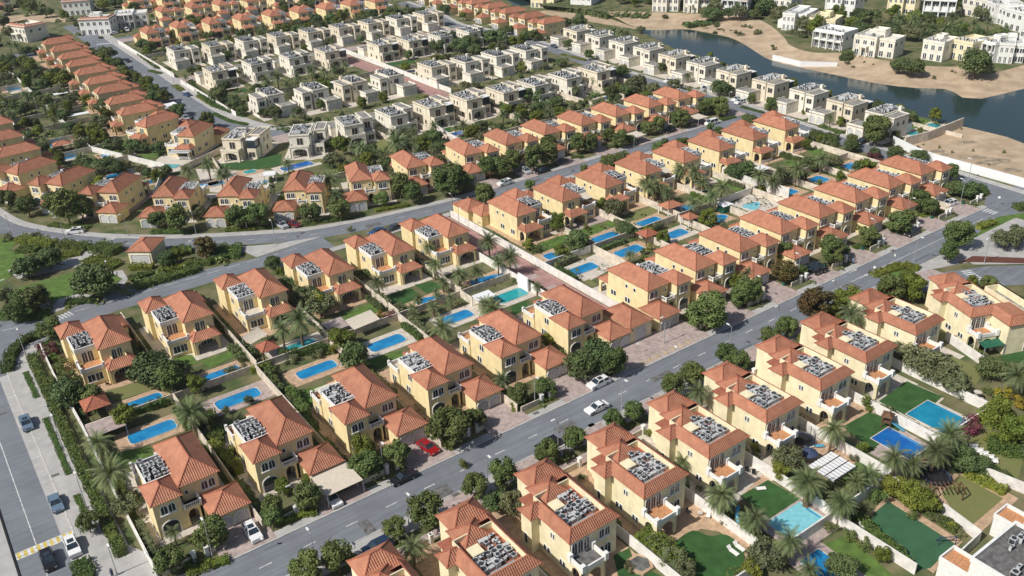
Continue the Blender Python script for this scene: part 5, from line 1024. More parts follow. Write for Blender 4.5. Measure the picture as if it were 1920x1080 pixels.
# ------------------------------------------------------------------ pools
POOLN = [0]; M['poolstep'] = mat('pool_step', (0.05, 0.27, 0.50), 0.1)
def pool(t, x, y, lx, ly, m='poolw', rot=0.0, patio='tan', px=2.2, py=1.6, shape='round', z0=0.0, label=None):
    lx *= .90; ly *= .94
    X, Y = at(t, x, y, z0); o = empty('swimming_pool', (X, Y, z0), R(rot)); n = 6; pts = []
    hx, hy = lx / 2, ly / 2
    if shape == 'round':
        c = min(hy * .5, .9)
        for sx, sy, a0 in ((1, -1, -90), (1, 1, 0), (-1, 1, 90), (-1, -1, 180)):
            for k in range(n + 1): a = R(a0 + 90 * k / n); pts.append((sx * (hx - c) + c * math.cos(a) * 1.15, sy * (hy - c) + c * math.sin(a)))
    elif shape == 'kidney':
        for k in range(28): a = 2 * math.pi * k / 28; r = 1 + .16 * math.cos(3 * a); pts.append((hx * r * math.cos(a), hy * r * math.sin(a)))
    else: pts = [(-hx, -hy), (hx, -hy), (hx, hy), (-hx, hy)]
    b = MB(); b.face([(p[0], p[1], .07) for p in pts]); b.build('water', M[m], o)
    b = MB(); N = len(pts)
    for i in range(N):
        j = (i + 1) % N; A_, B_ = Vector(pts[i]), Vector(pts[j]); A2, B2 = A_ * (1 + .18 / max(.5, A_.length)), B_ * (1 + .18 / max(.5, B_.length))
        b.face([(*A_, .14), (*B_, .14), (*B2, .14), (*A2, .14)][::-1]); b.face([(*A2, .14), (*B2, .14), (*B2, 0), (*A2, 0)][::-1]); b.face([(*B_, .14), (*A_, .14), (*A_, .06), (*B_, .06)][::-1])
    b.build('coping', M['copw'], o)
    st = MB()
    for q_ in range(1): st.face([(hx * .93 - .32 * (q_ + 1), -hy * .45, .074 + .001 * q_), (hx * .93 - .32 * q_, -hy * .45, .074 + .001 * q_), (hx * .93 - .32 * q_, hy * .45, .074 + .001 * q_), (hx * .93 - .32 * (q_ + 1), hy * .45, .074 + .001 * q_)], q_ % 2)
    if lx > 5: st.build('steps', [M['poolstep'], M['poolt' if m == 'poolt' else 'poolw']], o)
    if patio: lrect('patio', o, -hx - px, -hy - py, hx + px, hy + py, patio, .026 + .0004 * (POOLN[0] % 9) + z0)
    POOLN[0] += 1
    TODO.append((o, 'pool', m, shape)) if not label else tag(o, label, 'pool', 'garden pools'); return o
for a in [('A',572,540,8.8,3.7),('A',530,432,8.4,3.4),('A',893,416,9.0,3.6,'poolw',0,'pink'),('A',1188,307,8.6,3.4),('A',830,325,8.0,3.4),('A',1115,225,9.0,3.8,'poolt',0,'beige'),
    ('B',490,207,8.6,3.8,'poolw',0,'beige'),('B',755,110,7.6,3.6,'poolw',0,'beige'),('B',650,50,7.5,4.2,'poolw',0,'tan',1.5,1,'kidney'),('B',955,30,8.4,4.2,'poolt',0,'beige'),('B',415,133,7.6,3.0,'poolw',0,'tan'),
    ('G',877,795,8.6,3.6,'poolw',0,'beige'),('G',1006,616,8.4,3.6),('G',1253,528,8.0,3.4),('G',1140,693,8.6,3.8),('G',1405,596,6.8,3.6,'poolw',0,'beige'),('G',335,858,9.5,4.2,'poolw',0,'tan',1,1,'kidney'),('G',700,722,3.6,3.4),
    ('H',682,508,5.6,4.6,'poolw',0,'tan',1,1,'kidney'),('H',500,452,4.6,3.4),('H',870,440,6.5,4.2,'poolc',10,'copw',4,3,'kidney'),('H',1065,362,6.4,4.4),('H',1247,291,5.4,4.6),('I',465,215,6,4),('I',1420-0,222-0,.1,.1)][:-1]:
    pool(*a)
pool('C',1075,882,8.6,6.2,'poolc',0,'pink',1.5,1.4,'rect'); pool('C',1175,1047,4.6,6.0,'poolw',0,'pink',1.5,2,'rect'); pool('D',958,488,7.4,8.6,'poolb',0,'beige',.8,1.0,'rect'); pool('D',828,592,5.6,9.5,'poold',0,'pink',1.2,1.0,'rect')
for a in [('E',330,88,6.4,5.0,'poolw',0,'beige',1.2,1.2,'rect'),('E',390,162,5.0,5.0,'poolw',0,'copw'),('E',610,152,6.0,4.6,'poolw',0,'tan',1.5,1.5,'kidney'),('E',865,300,7.6,3.6,'poolw'),('E',1175,318,8.0,3.4),('E',935,216,9.0,4.0,'poolt',-45,'copw'),('E',645,268,5.6,3.4),('E',480,50,7,3,'poolt',0,'tan'),
    ('F',15,312,5,4,'poolw',0,'beige',1,1),('F',270,308,4.6,3.6,'poolw',0,'beige',1.5,1.5,'kidney'),('F',470,215,11,4.4,'poold',0,'beige'),('F',205,243+4,4,3,'poolt'),('L',455,487,6.8,3.8,'poolw',0,'beige'),('M',640,662,6,3,'poold',0,'beige'),
    ('J',95,605,6,4,'poolw'),('J',230,1028-0,5,3,'poolt'),('L',905,948,4,3,'poolw'),('O',820,852,6,4,'poolt',0,'beige'),('O',700,905,5,3,'poolt',0,'beige'),('L',770,905,7,3,'poold',0,'beige')]:
    pool(*a)

# ------------------------------------------------------------------ garden walls
def gwall(pts, h=1.9, m='wall', th=.22, name='garden_wall', kind=None):
    o = ridge_line(name, pts, th, h, M[m], None)
    TODO.append((o, 'wall', m)); return o
for k in range(7):
    x = 11.6 + 16.1 * k
    if k == 0: gwall([(11.6, 109.5), (11.5, 133), (11.6, 155)], 1.7, 'wallw'); gwall([(11.6, 155.2), (11.2, 175), (11.4, 190)], 1.7, 'wallw'); continue
    if k < 6: gwall([(x, 109.5), (x, 153.1)]); gwall([(x + .6, 153.7), (x + .8, 192.5)])
    else: gwall([(106.1, 122.5), (106.1, 193)], 2.0, 'wallw')
for k in range(6): x = 11.8 + 16.1 * k; gwall([(x + .2, 153.4), (x + 15.8 - (1.8 if k == 5 else 0), 153.4)], 1.6)
gwall([(114.8, 124.5), (114.8, 193)], 2.0, 'wallw')
for k in range(1, 8):
    x = 115.6 + 14.4 * k; gwall([(x, 111), (x, 151.8)]); gwall([(x + 1.3, 152.4), (x + 1.6, 192.5)])
for k in range(8): x = 115.2 + 14.4 * k; gwall([(x, 152.1), (x + 14.0, 152.1)], 2.0, 'wallw' if k in (0, 4) else 'wall')
gwall([(231, 112), (231, 190)]); gwall([(55.0, 56), (55.2, 90)], 1.9, 'wallw'); gwall([(40.8, 58), (40.8, 90)], 1.9, 'wallw')
for k, x in enumerate((69.5, 83.4, 97.4, 111.8, 125.4, 140.6)): gwall([(x, 58.0), (x, 90)], 2.0, 'wallw')
for k, (a, b_) in enumerate(((55.2, 69.3), (69.7, 83.2), (83.6, 97.2), (97.6, 111.6), (112, 125.2), (125.6, 142))): gwall([(a, 57.7), (b_, 57.7)], 2.0, 'wallw')
for a, b_ in ((('D',1080,690),('D',1290,775)),(('D',970,845),('D',1110,950)),(('D',1110,950),('D',1000,1055)),(('D',560,875),('D',870,1075)),(('D',785,745),('D',860,795)),(('D',985,195),('D',1135,300)),(('D',660,790),('D',760,735))):
    gwall([at(*a), at(*b_)], 2.0, 'wallw')
# low front walls with gate pillars
PIL = MB(); PIL.box(-.28, -.28, 0, .28, .28, 1.7); PIL.box(-.36, -.36, 1.7, .36, .36, 1.85)
pil = PIL.build('gate_pillar', M['white'])
def pillar(x, y): o = place(pil, x, y); TODO.append((o, 'pillar'))
for k in range(6):
    x = 12.3 + 16.1 * k; gwall([(x, 109.4), (x + 4.2, 109.4)], 1.1, name='front_wall'); pillar(x + 4.7, 109.4); pillar(x + 6.6, 109.4); gwall([(x + 7.1, 109.4), (x + 7.9, 109.4)], 1.1, name='front_wall')
for k in range(8):
    x = 123.0 + 14.4 * k; gwall([(x, 109.8), (x + 2.8, 109.8)], 1.1, name='front_wall'); pillar(x + 3.3, 109.8); pillar(x + 5.1, 109.8)
for k in range(1, 10):
    x = bx[k][0]; gwall([(x - 2, 91.0), (x + 2.2, 91.0)], 1.2, name='front_wall'); pillar(x + 2.7, 91.0); pillar(x + 5.2, 91.0)
# pale quarter and left quarter garden walls
for k in range(9): gwall([(118.4 + 15.0 * k, 244), (118.4 + 15.0 * k, 284)], 1.9, 'wall')
gwall([(100, 240), (250, 240)], 1.9); gwall([(120, 340), (171, 342)], 1.9); gwall([(180, 340), (246, 338)], 1.9); gwall([(104.5, 325), (104, 388)], 1.8, 'wallw'); gwall([(105, 400), (105, 490)], 1.8, 'wallw'); gwall([(180.3, 296), (180.3, 388)], 2.0, 'wallw'); gwall([(105, 446), (250, 444)], 1.9)
for k in range(10): gwall([(34, 300 + k * 18.5), (62, 302 + k * 18.5)], 1.9)
gwall([(56, 262), (66, 285), (52, 320), (50, 480)], 1.9, 'wallw')
for k in range(1, 8): gwall([(128 + 14.4 * k, 219), (128 + 14.4 * k, 239)], 1.9)
gwall([at('F', 1240, 0), at('G', 130, 60), at('G', 190, 90)], 1.9, 'wallw'); gwall([at('H', 630, 220), at('H', 890, 330)], 2.0, 'wallw'); gwall([at('H', 880, 335), at('H', 1075, 400)], 3.2, 'wallw')
gwall([at('E', 1280, 125), at('E', 1020, 250)], 2.0); gwall([at('E', 1200, 200-10), at('E', 1240, 250)], 1.5)
gwall([(282.5, 146.5), (262, 146.0), (252, 147.5)], 3.0, 'wall', .4); gwall([(272, 140.4), (272, 166)], 1.2)
ho = ridge_line('site_hoarding', [(251.5, 151.2), (247.5, 141), (246, 134), (246, 106.5), (255, 90), (275, 70)], .25, 2.6, M['whitecanvas'], None); tag(ho, 'long white hoarding round the sandy plot beside the lake', 'hoarding')
ho = ridge_line('retaining_wall', [at('N', 750, 405), at('N', 940, 450), at('N', 1185, 458)], .4, 2.2, M['whitecanvas'], None); tag(ho, 'white sheet-piled edge on the far lake shore', 'retaining wall')
tc_ = MB(); 
# ------------------------------------------------------------------ hedges
hedges = [([(8.6, 117), (8.7, 140), (8.9, 165), (9.0, 188)], 1.7, 1.2, 'long clipped hedge between the left pavement and the corner villas'),
    ([at('A', 25, 320), at('A', 45, 255), at('A', 90, 205), at('A', 150, 180)], 2.4, 1.2, 'curved clipped hedge at the left road corner'),
    ([(6.9, 171), (6.9, 182.5)], 1.0, .3, 'green strip in the left pavement, farthest of the thin ones'), ([(6.6, 142.5), (6.8, 162.8)], 1.0, .3, 'long green strip in the middle of the left pavement'), ([(6.5, 128.5), (6.3, 136.2)], 1.0, .3, 'short green strip beside the small round tree'),
    ([at('A', 300, 1030), at('A', 330, 1100)], 2.6, .8, 'low hedge at the bottom left corner beside the lamp'), ([at('A', 700, 1075), at('A', 860, 1020)], 1.8, .7, 'low roadside hedge below the first corner villa'),
    ([at('A', 680, 1045), at('A', 740, 1010)], 1.6, .8, 'low hedge between two round trees by the near road'),
    ([at('E', 760, 905), at('E', 930, 860), at('E', 1110, 805)], 2.6, 1.4, 'long trimmed hedge along the road below the roundabout garden'), ([at('E', 735, 795), at('E', 865, 790)], 2.2, 1.2, 'trimmed hedge in front of the small pump house'),
    ([at('E', 540, 680), at('E', 665, 705)], 5.0, 1.6, 'block hedge left of the small pump house'), ([at('E', 340, 665), at('E', 500, 680)], 3.2, 1.4, 'block hedge along the curved street near the crossing'), ([at('E', 110, 635), at('E', 310, 665)], 3.6, 1.4, 'dark block hedge at the left along the curved street'),
    ([at('E', 1040, 775), at('E', 1190, 765)], 2.2, 1.2, 'trimmed hedge right of the small pump house'), ([at('E', 1190, 720), at('E', 1360, 700)], 8.0, 1.2, 'dense green planting on the tip of the roundabout island'),
    ([at('I', 1180, 570), at('I', 1270, 535)], 2.2, 1.0, 'hedge at the park entrance right of the road'), ([at('I', 1130, 395), at('I', 1210, 375), at('I', 1190, 330)], 2.6, 1.0, 'hedge wrapping the street corner by the zebra crossing'), ([at('I', 1390, 460), at('I', 1470, 450)], 3, 1.2, 'hedge at the right edge beside the park'),
    ([at('I', 590, 835), at('I', 760, 775), at('I', 850, 800)], 2.6, .7, 'low yellow-green bed on the traffic island'),
    ([at('I', 230, 45), at('I', 390, 75)], 3.2, 1.8, 'thick green hedge behind the corner villa of the upper street'), ([at('I', 70, 160), at('I', 190, 195)], 1.6, 1.5, 'garden hedge between two lawns near the upper street'),
    ([at('D', 1060, 700), at('D', 1210, 775)], 1.6, 1.2, 'green hedge along the white wall at the right edge'), ([at('D', 1140, 690), at('D', 1230, 740)], 1.6, 1.3, 'second hedge behind the white wall at the right edge'), ([at('D', 1140, 600), at('D', 1300, 640)], 2.4, 1.8, 'tall hedge behind the dry lawn at the right edge'), ([at('D', 1120, 480), at('D', 1290, 560)], 4.5, 2.4, 'thick hedge row above the dry lawn at the right edge'),
    ([at('D', 860, 800), at('D', 1030, 920)], 1.4, 1.0, 'flowering hedge along the big sports lawn'), ([at('D', 650, 860), at('D', 850, 1040)], 1.4, 1.0, 'hedge between the sports lawn and the lower garden'),
    ([at('C', 480, 950), at('C', 560, 1000), at('C', 650, 1075)], 3.0, 2.2, 'grey-green hedge left of the curved dark lawn'), ([at('C', 700, 560), at('C', 760, 520)], 1, .8, 'small hedge by the front wall of a roof-well villa'),
    ([at('A', 440, 490), at('A', 600, 445), at('A', 640, 430)], 1.6, 1.4, 'hedge behind the pool of the first corner villa'), ([at('A', 940, 320), at('A', 1000, 300)], 1.4, 1.2, 'short hedge on the garden wall above the pink patio pool'), ([at('A', 1050, 265), at('A', 1240, 235)], 1.6, 1.6, 'hedge between the teal pool and the blue pool'), ([at('A', 1000, 300), at('A', 1040, 380)], 1.4, 1.5, 'side hedge left of the pool with the closed parasol'),
    ([at('A', 800, 600), at('A', 900, 700)], 1.8, 1.8, 'hedge between the first and second near-road villas'), ([at('A', 790, 480), at('A', 830, 590)], 1.6, 1.6, 'hedge along the lawn of the second near-road villa'),
    ([at('B', 130, 395), at('B', 200, 500)], 1.6, 1.8, 'hedge left of the third near-road villa'), ([at('B', 300, 770), at('B', 350, 740)], 1, .8, 'low hedge in front of the third near-road villa'), ([at('B', 350, 700), at('B', 480, 660)], 2, .8, 'low planting under the trees before the third near-road villa'), ([at('B', 960, 455), at('B', 1110, 410)], 2, .7, 'low planting under the trees before the fifth near-road villa'), ([at('A', 1020, 880), at('A', 1190, 840)], 2, .8, 'low planting under the trees before the second near-road villa'),
    ([at('E', 280, 550), at('E', 500, 565)], 2.2, .6, 'dark planting strip under the trees of the curved row'), ([at('E', 850, 590), at('E', 1110, 585)], 2.2, .6, 'bright planting strip by the curved street right of the crossing'), ([at('E', 1270, 578), at('E', 1440, 570)], 1.8, .6, 'yellow-green strip along the curved street'),
    ([at('F', 70, 580), at('F', 330, 560)], 1.6, .6, 'low hedge strip beside the upper street near the parked cars'), ([at('F', 500, 545), at('F', 740, 515)], 1.6, .6, 'low hedge strip right of the parked cars'), ([at('F', 910, 470), at('F', 1100, 435)], 1.6, .6, 'low hedge strip before the fourth far-side villa'),
    ([at('G', 1010, 115), at('G', 1080, 105)], 1.6, .6, 'small green strip by the upper street'), ([at('G', 810, 172), at('G', 880, 162)], 1.6, .5, 'small lawn strip by the parked dark car'), ([at('G', 990, 195), at('G', 1130, 165)], 2.6, 1.6, 'long hedge between the upper street and the back-to-back villas'),
    ([at('G', 540, 380), at('G', 560, 410)], .8, .6, 'tiny hedge behind the alley-side villa'), ([at('I', 480, 680), at('I', 640, 632)], 2.0, .4, 'green verge before the far near-road villas'), ([at('I', 855, 502), at('I', 980, 468)], 2.0, .4, 'green verge beside the white parked car'), ([at('I', 690, 585), at('I', 790, 570)], 2.0, .5, 'green verge under a large street tree'),
    ([at('J', 1010, 480), at('J', 1090, 500)], 2, .5, 'oval green bed in the pavement left of the pale villas'), ([at('J', 1180, 580), at('J', 1230, 615)], 2.4, .6, 'curved green bed beside the blue parked car'), ([at('K', 130, 570), at('K', 300, 720), at('K', 500, 790)], 2.0, 1.0, 'long green hedge beside the white wall of the pale quarter'), ([at('K', 290, 770), at('K', 400, 820), at('K', 520, 845)], 1.8, .5, 'green bed along the bend of the wide street'), ([at('K', 180, 650), at('K', 290, 720)], 1.6, .5, 'green bed between the pavement paths of the wide street'), ([at('J', 940, 370), at('J', 1060, 460), at('J', 1150, 475)], 1.8, .9, 'hedge left of the first pale villa'),
    ([at('L', 1040, 1000+30), at('L', 1060, 1040)], 1, .8, 'short hedge near the pale villas'), ([at('M', 330, 370), at('M', 500, 410)], 2.0, .5, 'green verge along the lake street'), ([at('M', 240, 1070-20), at('M', 300, 1060)], 1, .8, 'short clipped hedge before the upper-street villas'), ([at('N', 540, 725), at('N', 690, 765)], 1.4, .5, 'long thin green bed by the lakeside villas'), ([at('N', 700, 740), at('N', 760, 755)], 1, .5, 'short green bed by the lakeside villas'), ([at('N', 1070, 855), at('N', 1220, 905)], 2.2, .7, 'dense green bed before the last lakeside villas'), ([at('N', 400, 815), at('N', 495, 790)], 2, .5, 'pointed green verge at the end of the upper street')]
hedges += [([at('E', 495, 745), at('E', 660, 785)], 4.5, .9, 'low bright planting left of the pump house'), ([at('E', 730, 860), at('E', 860, 815)], 2.5, .7, 'low bright planting below the pump house'), ([at('E', 960, 715), at('E', 1080, 695)], 4.5, 1.3, 'bushy planting right of the pump house under the lamp'), ([at('E', 900, 800), at('E', 1030, 790)], 3.5, .9, 'rounded planting behind the long trimmed roadside hedge'),
    ([at('E', 0, 1050), at('E', 130, 1065), at('E', 280, 1050)], 4.5, .8, 'low yellow-green planting around the left road corner'), ([at('E', 100, 690), at('E', 210, 690)], 3.5, .8, 'low yellow-green planting by the park lawn'), ([at('E', 340, 720), at('E', 460, 710)], 3, .7, 'low planting beside the curved park path'), ([at('E', 375, 985), at('E', 560, 970)], 3, .7, 'low planting under the big round park tree')]
for i_, h_ in enumerate(hedges):
    hedge('hedge', h_[0], h_[1], h_[2], 'hedge' if i_ % 3 or i_ < 4 else 'leafg', h_[3], group=None, dens=24 if h_[2] > .55 else 60, ls=.16 if h_[2] > .55 else .09)
# shrub strips along the walls inside the plots
rh = random.Random(19)
def strip(x0, y0, x1, y1, wd, h):
    leaf_ = rh.choice(['hedge', 'leaf', 'leafg', 'leafd', 'leafo', 'hedge']); o = hedge('shrub_border', [(x0, y0), ((x0 + x1) / 2 + rh.uniform(-.3, .3), (y0 + y1) / 2 + rh.uniform(-.2, .2)), (x1, y1)], wd, h, leaf_, None, None, dens=20, ls=.17); TODO.append((o, 'border', leaf_))
for k in range(6):
    x = 11.6 + 16.1 * k
    for (a, c) in ((112, 124), (126, 139), (141, 151), (157, 166), (170, 180), (182, 191)):
        if rh.random() < .9: strip(x + 1.0, a + rh.uniform(0, 2), x + 1.0, c - rh.uniform(0, 3), rh.uniform(.8, 1.5), rh.uniform(.9, 2.1))
        if a > 125 and rh.random() < .7: strip(x + 15.2, a + rh.uniform(0, 2), x + 15.2, c - rh.uniform(0, 3), rh.uniform(.7, 1.2), rh.uniform(.8, 1.6))
for k in range(8):
    x = 115.4 + 14.4 * k
    for (a, c) in ((134, 141), (142, 150), (154, 163), (170, 180), (182, 191)):
        if rh.random() < .6: strip(x + 1.2, a + rh.uniform(0, 2), x + 1.2, c - rh.uniform(0, 2), rh.uniform(.8, 1.5), rh.uniform(.9, 2.0))
    if rh.random() < .7: strip(x + 2, 151, x + 2 + rh.uniform(4, 9), 151, 1.1, rh.uniform(.9, 1.8))
for k in range(3, 10):
    x = bx[k][0]
    for (a, c) in ((60, 66), (67, 72), (76, 88)):
        if rh.random() < .6: strip(x - 2.0, a, x - 2.0, c - rh.uniform(0, 2), rh.uniform(.8, 1.3), rh.uniform(.8, 1.5))
# tall reeds and mangrove-like planting by the lake
for pts, wd, h, lab in [([at('M', 210, 10), at('M', 380, 60), at('M', 560, 90), at('M', 700, 120), at('M', 930, 130)], 12, 2.2, 'long dark green thicket on the far sandy bank'), ([at('N', 160, 185), at('N', 260, 175), at('N', 370, 165)], 7, 1.6, 'dark green thicket at the water edge under a large tree')]:
    hedge('thicket', pts, wd, h, 'leafd', lab, 'thicket', dens=5, ls=.45)
# ground cover: small leafy growth in the planted belts nobody could count
def cover(name, belts, leaf, dens, ls, label, zf=.9):
    b = MB(); rr = random.Random(77)
    for (x0, y0, x1, y1) in belts:
        n = int((x1 - x0) * (y1 - y0) * dens)
        cl = [(rr.uniform(x0, x1), rr.uniform(y0, y1), rr.uniform(.6, 2.2)) for _ in range(max(1, n // 22))]
        for (cx, cy, cr) in cl:
            for j in range(22):
                a = rr.uniform(0, 6.28); r = cr * math.sqrt(rr.random()); leafq(b, (cx + r * math.cos(a), cy + r * math.sin(a), max(.06, (1 - (r / cr) ** 2) * cr * zf * rr.uniform(.3, 1))), ls * rr.uniform(.6, 1.3), (0, 0, 1), rr)
    o = b.build(name, M[leaf]); tag(o, label, 'planting', None, 'stuff')
bel = []
for k in range(6): x = 11.8 + 16.1 * k; bel += [(x + .3, 110, x + 1.6, 152), (x + 1, 151.6, x + 14, 153), (x + 1, 154, x + 15, 155.4), (x + .8, 158, x + 2.2, 190), (x + .5, 106.8, x + 7, 109)]
for k in range(8): x = 115.4 + 14.4 * k; bel += [(x + 12.4, 112, x + 13.8, 150), (x + 1, 149.8, x + 13, 151.8), (x + 1, 152.4, x + 13.6, 154.4), (x + 13.2, 156, x + 14.8, 190), (x + 8, 107.8, x + 13, 109.6), (x + 2, 139, x + 12, 150), (x + 3, 156, x + 13, 166)]
for k in range(2, 9): x = bx[k][0]; bel += [(x - 2.2, 58.5, x - 1.2, 88), (x - 1, 58.4, x + 10, 60), (x - 2, 91.6, x + 6, 94.5), (x + 6, 88, x + 10, 94)]
cover('ground_cover', bel, 'leaf', .9, .22, 'low leafy growth along the garden walls of the villas')
bel2 = [(105, 225, 250, 256), (106, 240, 248, 258), (108, 325, 171, 362), (182, 322, 246, 352), (108, 425, 250, 455), (36, 262, 64, 490), (24, 300, 40, 500), (60, 490, 62, 500), (106, 455, 260, 462), (108, 294, 170, 304), (182, 294, 246, 304), (106, 472, 260, 482), (270, 150, 280, 330), (56, 236, 100, 255), (-30, 204, 62, 212), (-30, 300, 10, 500)]
cover('garden_growth', bel2, 'leaf', .8, .34, 'dense mixed garden greenery between the farther rows of villas', 1.0)
cover('shore_growth', [(325, 205, 420, 300), (345, 300, 460, 520), (330, 190, 400, 206), (420, 200, 700, 420)], 'leafo', .10, .7, 'mixed greenery between the mansions beyond the lake', 1.0)
cover('scrub', [(104, 510, 260, 512), (60, 510, 300, 552), (60, 575, 330, 760), (-60, 505, 60, 760)], 'leaf', .12, .8, 'distant garden greenery at the top of the view', 1.0)
#--PART7--
# ------------------------------------------------------------------ single buildings
def mansion(x, y, z, yaw, w_, d, h, wallm, label, seed, red=False, wing=0.0, style=0, roofm='roofflat', pane='glass', cols=None, name='mansion'):
    """front faces -y, origin at the front left corner"""
    rr = random.Random(seed); t = empty(name, (x, y, z), yaw); b = MB(); wx = w_ * (.58 if wing else 1)
    def blk(x0, y0, x1, y1, hh, par=.5):
        b.box(x0, y0, -1.0, x1, y1, hh - .3); b.box(x0 - .15, y0 - .15, hh - .45, x1 + .15, y1 + .15, hh - .2); parapet(b, x0 - .1, y0 - .1, x1 + .1, y1 + .1, hh - .25, hh + par, .3)
    blk(0, 0, wx, d, h)
    if wing: blk(wx + .05, wing, w_, d * .9, h - .6)
    if seed % 3 != 1: blk(w_ * .3, d * .45, w_ * .62, d * .8, h + (1.4 if seed % 2 else 2.0))
    if style == 1:     # deep balcony frame with piers
        b.box(0, -1.6, 3.4, wx, -.02, 3.75)
        for k in range(5): u = k * wx / 4.0; b.box(max(0, u - .25), -1.6, -1, min(wx, u + .25), -1.1, h - .2)
        b.box(0, -1.6, h - .5, wx, -.02, h - .15)
    if style == 2:     # portico
        b.box(wx * .35, -2.2, 3.8, wx * .68, -.02, 4.3)
        for u in (.37, .66): b.cyl(wx * u, -1.9, -1, 3.8, .3, .26, 8)
        for u in (.02, .98): b.box(wx * u - .3, -.25, -1, wx * u + .3, -.02, h - .3)
    if style == 3: b.box(-3.5, d * .2, -1, -.02, d * .8, 3.6); b.box(w_ + .02, d * .3, -1, w_ + 3, d * .7, 3.8)
    b.build('wall', M[wallm], t)
    f = MB(); f.face([(.2, .2, h - .24), (wx - .2, .2, h - .24), (wx - .2, d - .2, h - .24), (.2, d - .2, h - .24)])
    if wing: f.face([(wx + .2, wing + .2, h - .84), (w_ - .2, wing + .2, h - .84), (w_ - .2, d * .9 - .2, h - .84), (wx + .2, d * .9 - .2, h - .84)])
    f.build('flat_roof', M[roofm], t)
    if red:
        r = MB()
        for (x0, y0, x1, y1) in ((-.5, -.5, w_ + .5, 1.6),):
            r.slope([(x0, y0, h), (x1, y0, h), (x1 - 1.8, y1, h + 1.1), (x0 + 1.8, y1, h + 1.1)], (x0, y0, h), (x1, y0, h)); r.slope([(x0, d + .5, h), (x0, y0, h), (x0 + 1.8, y1, h + 1.1), (x0 + 1.8, d - 1.3, h + 1.1)], (x0, d + .5, h), (x0, y0, h)); r.slope([(x1, y0, h), (x1, d + .5, h), (x1 - 1.8, d - 1.3, h + 1.1), (x1 - 1.8, y1, h + 1.1)], (x1, y0, h), (x1, d + .5, h))
        r.build('roof', [M['tile'], M['ridge']], t, uvs=True)
    n = cols or max(3, int(wx / 3.0)); kw = dict(frame='white', sill=False, fw=.1, pane=pane)
    for k in range(n):
        u = wx * (k + .5) / n; ww = wx / n * (.74 if style == 1 else .45)
        window(t, False, 'f', 0, u, h - 3.0, ww, 2.0 if style == 1 else 1.7, 2, style == 2, **kw); window(t, False, 'f', 0, u, .3, ww, 2.3, 2, style == 2 and k % 2 == 0, **kw)
    if wing:
        for k in range(2): u = wx + (w_ - wx) * (k + .5) / 2; window(t, False, 'f', wing, u, h - 3.4, 1.5, 1.6, 2, False, **kw); window(t, False, 'f', wing, u, .5, 1.5, 2.0, 2, False, **kw)
    for yy in (d * .25, d * .65): window(t, False, 'r', w_ if not wing else w_, yy, h - 3.0, 1.3, 1.4, 1, False, **kw); window(t, False, 'l', 0, yy, h - 3.0, 1.3, 1.4, 1, False, **kw); window(t, False, 'l', 0, yy, .6, 1.3, 1.6, 1, False, **kw)
    ac_units(t, False, (w_ * .08, d * .1, wx * .9, d * .42), h - .2, 8, seed, (0, 1, 2), (4, 2))
    tag(o=t, label=label, cat='mansion' if name == 'mansion' else 'villa', group=None); HOUSES.append((x + 5 * math.cos(yaw), y + 5 * math.sin(yaw), 'the ' + ' '.join(label.split()[:4]))); return t
Rm = R
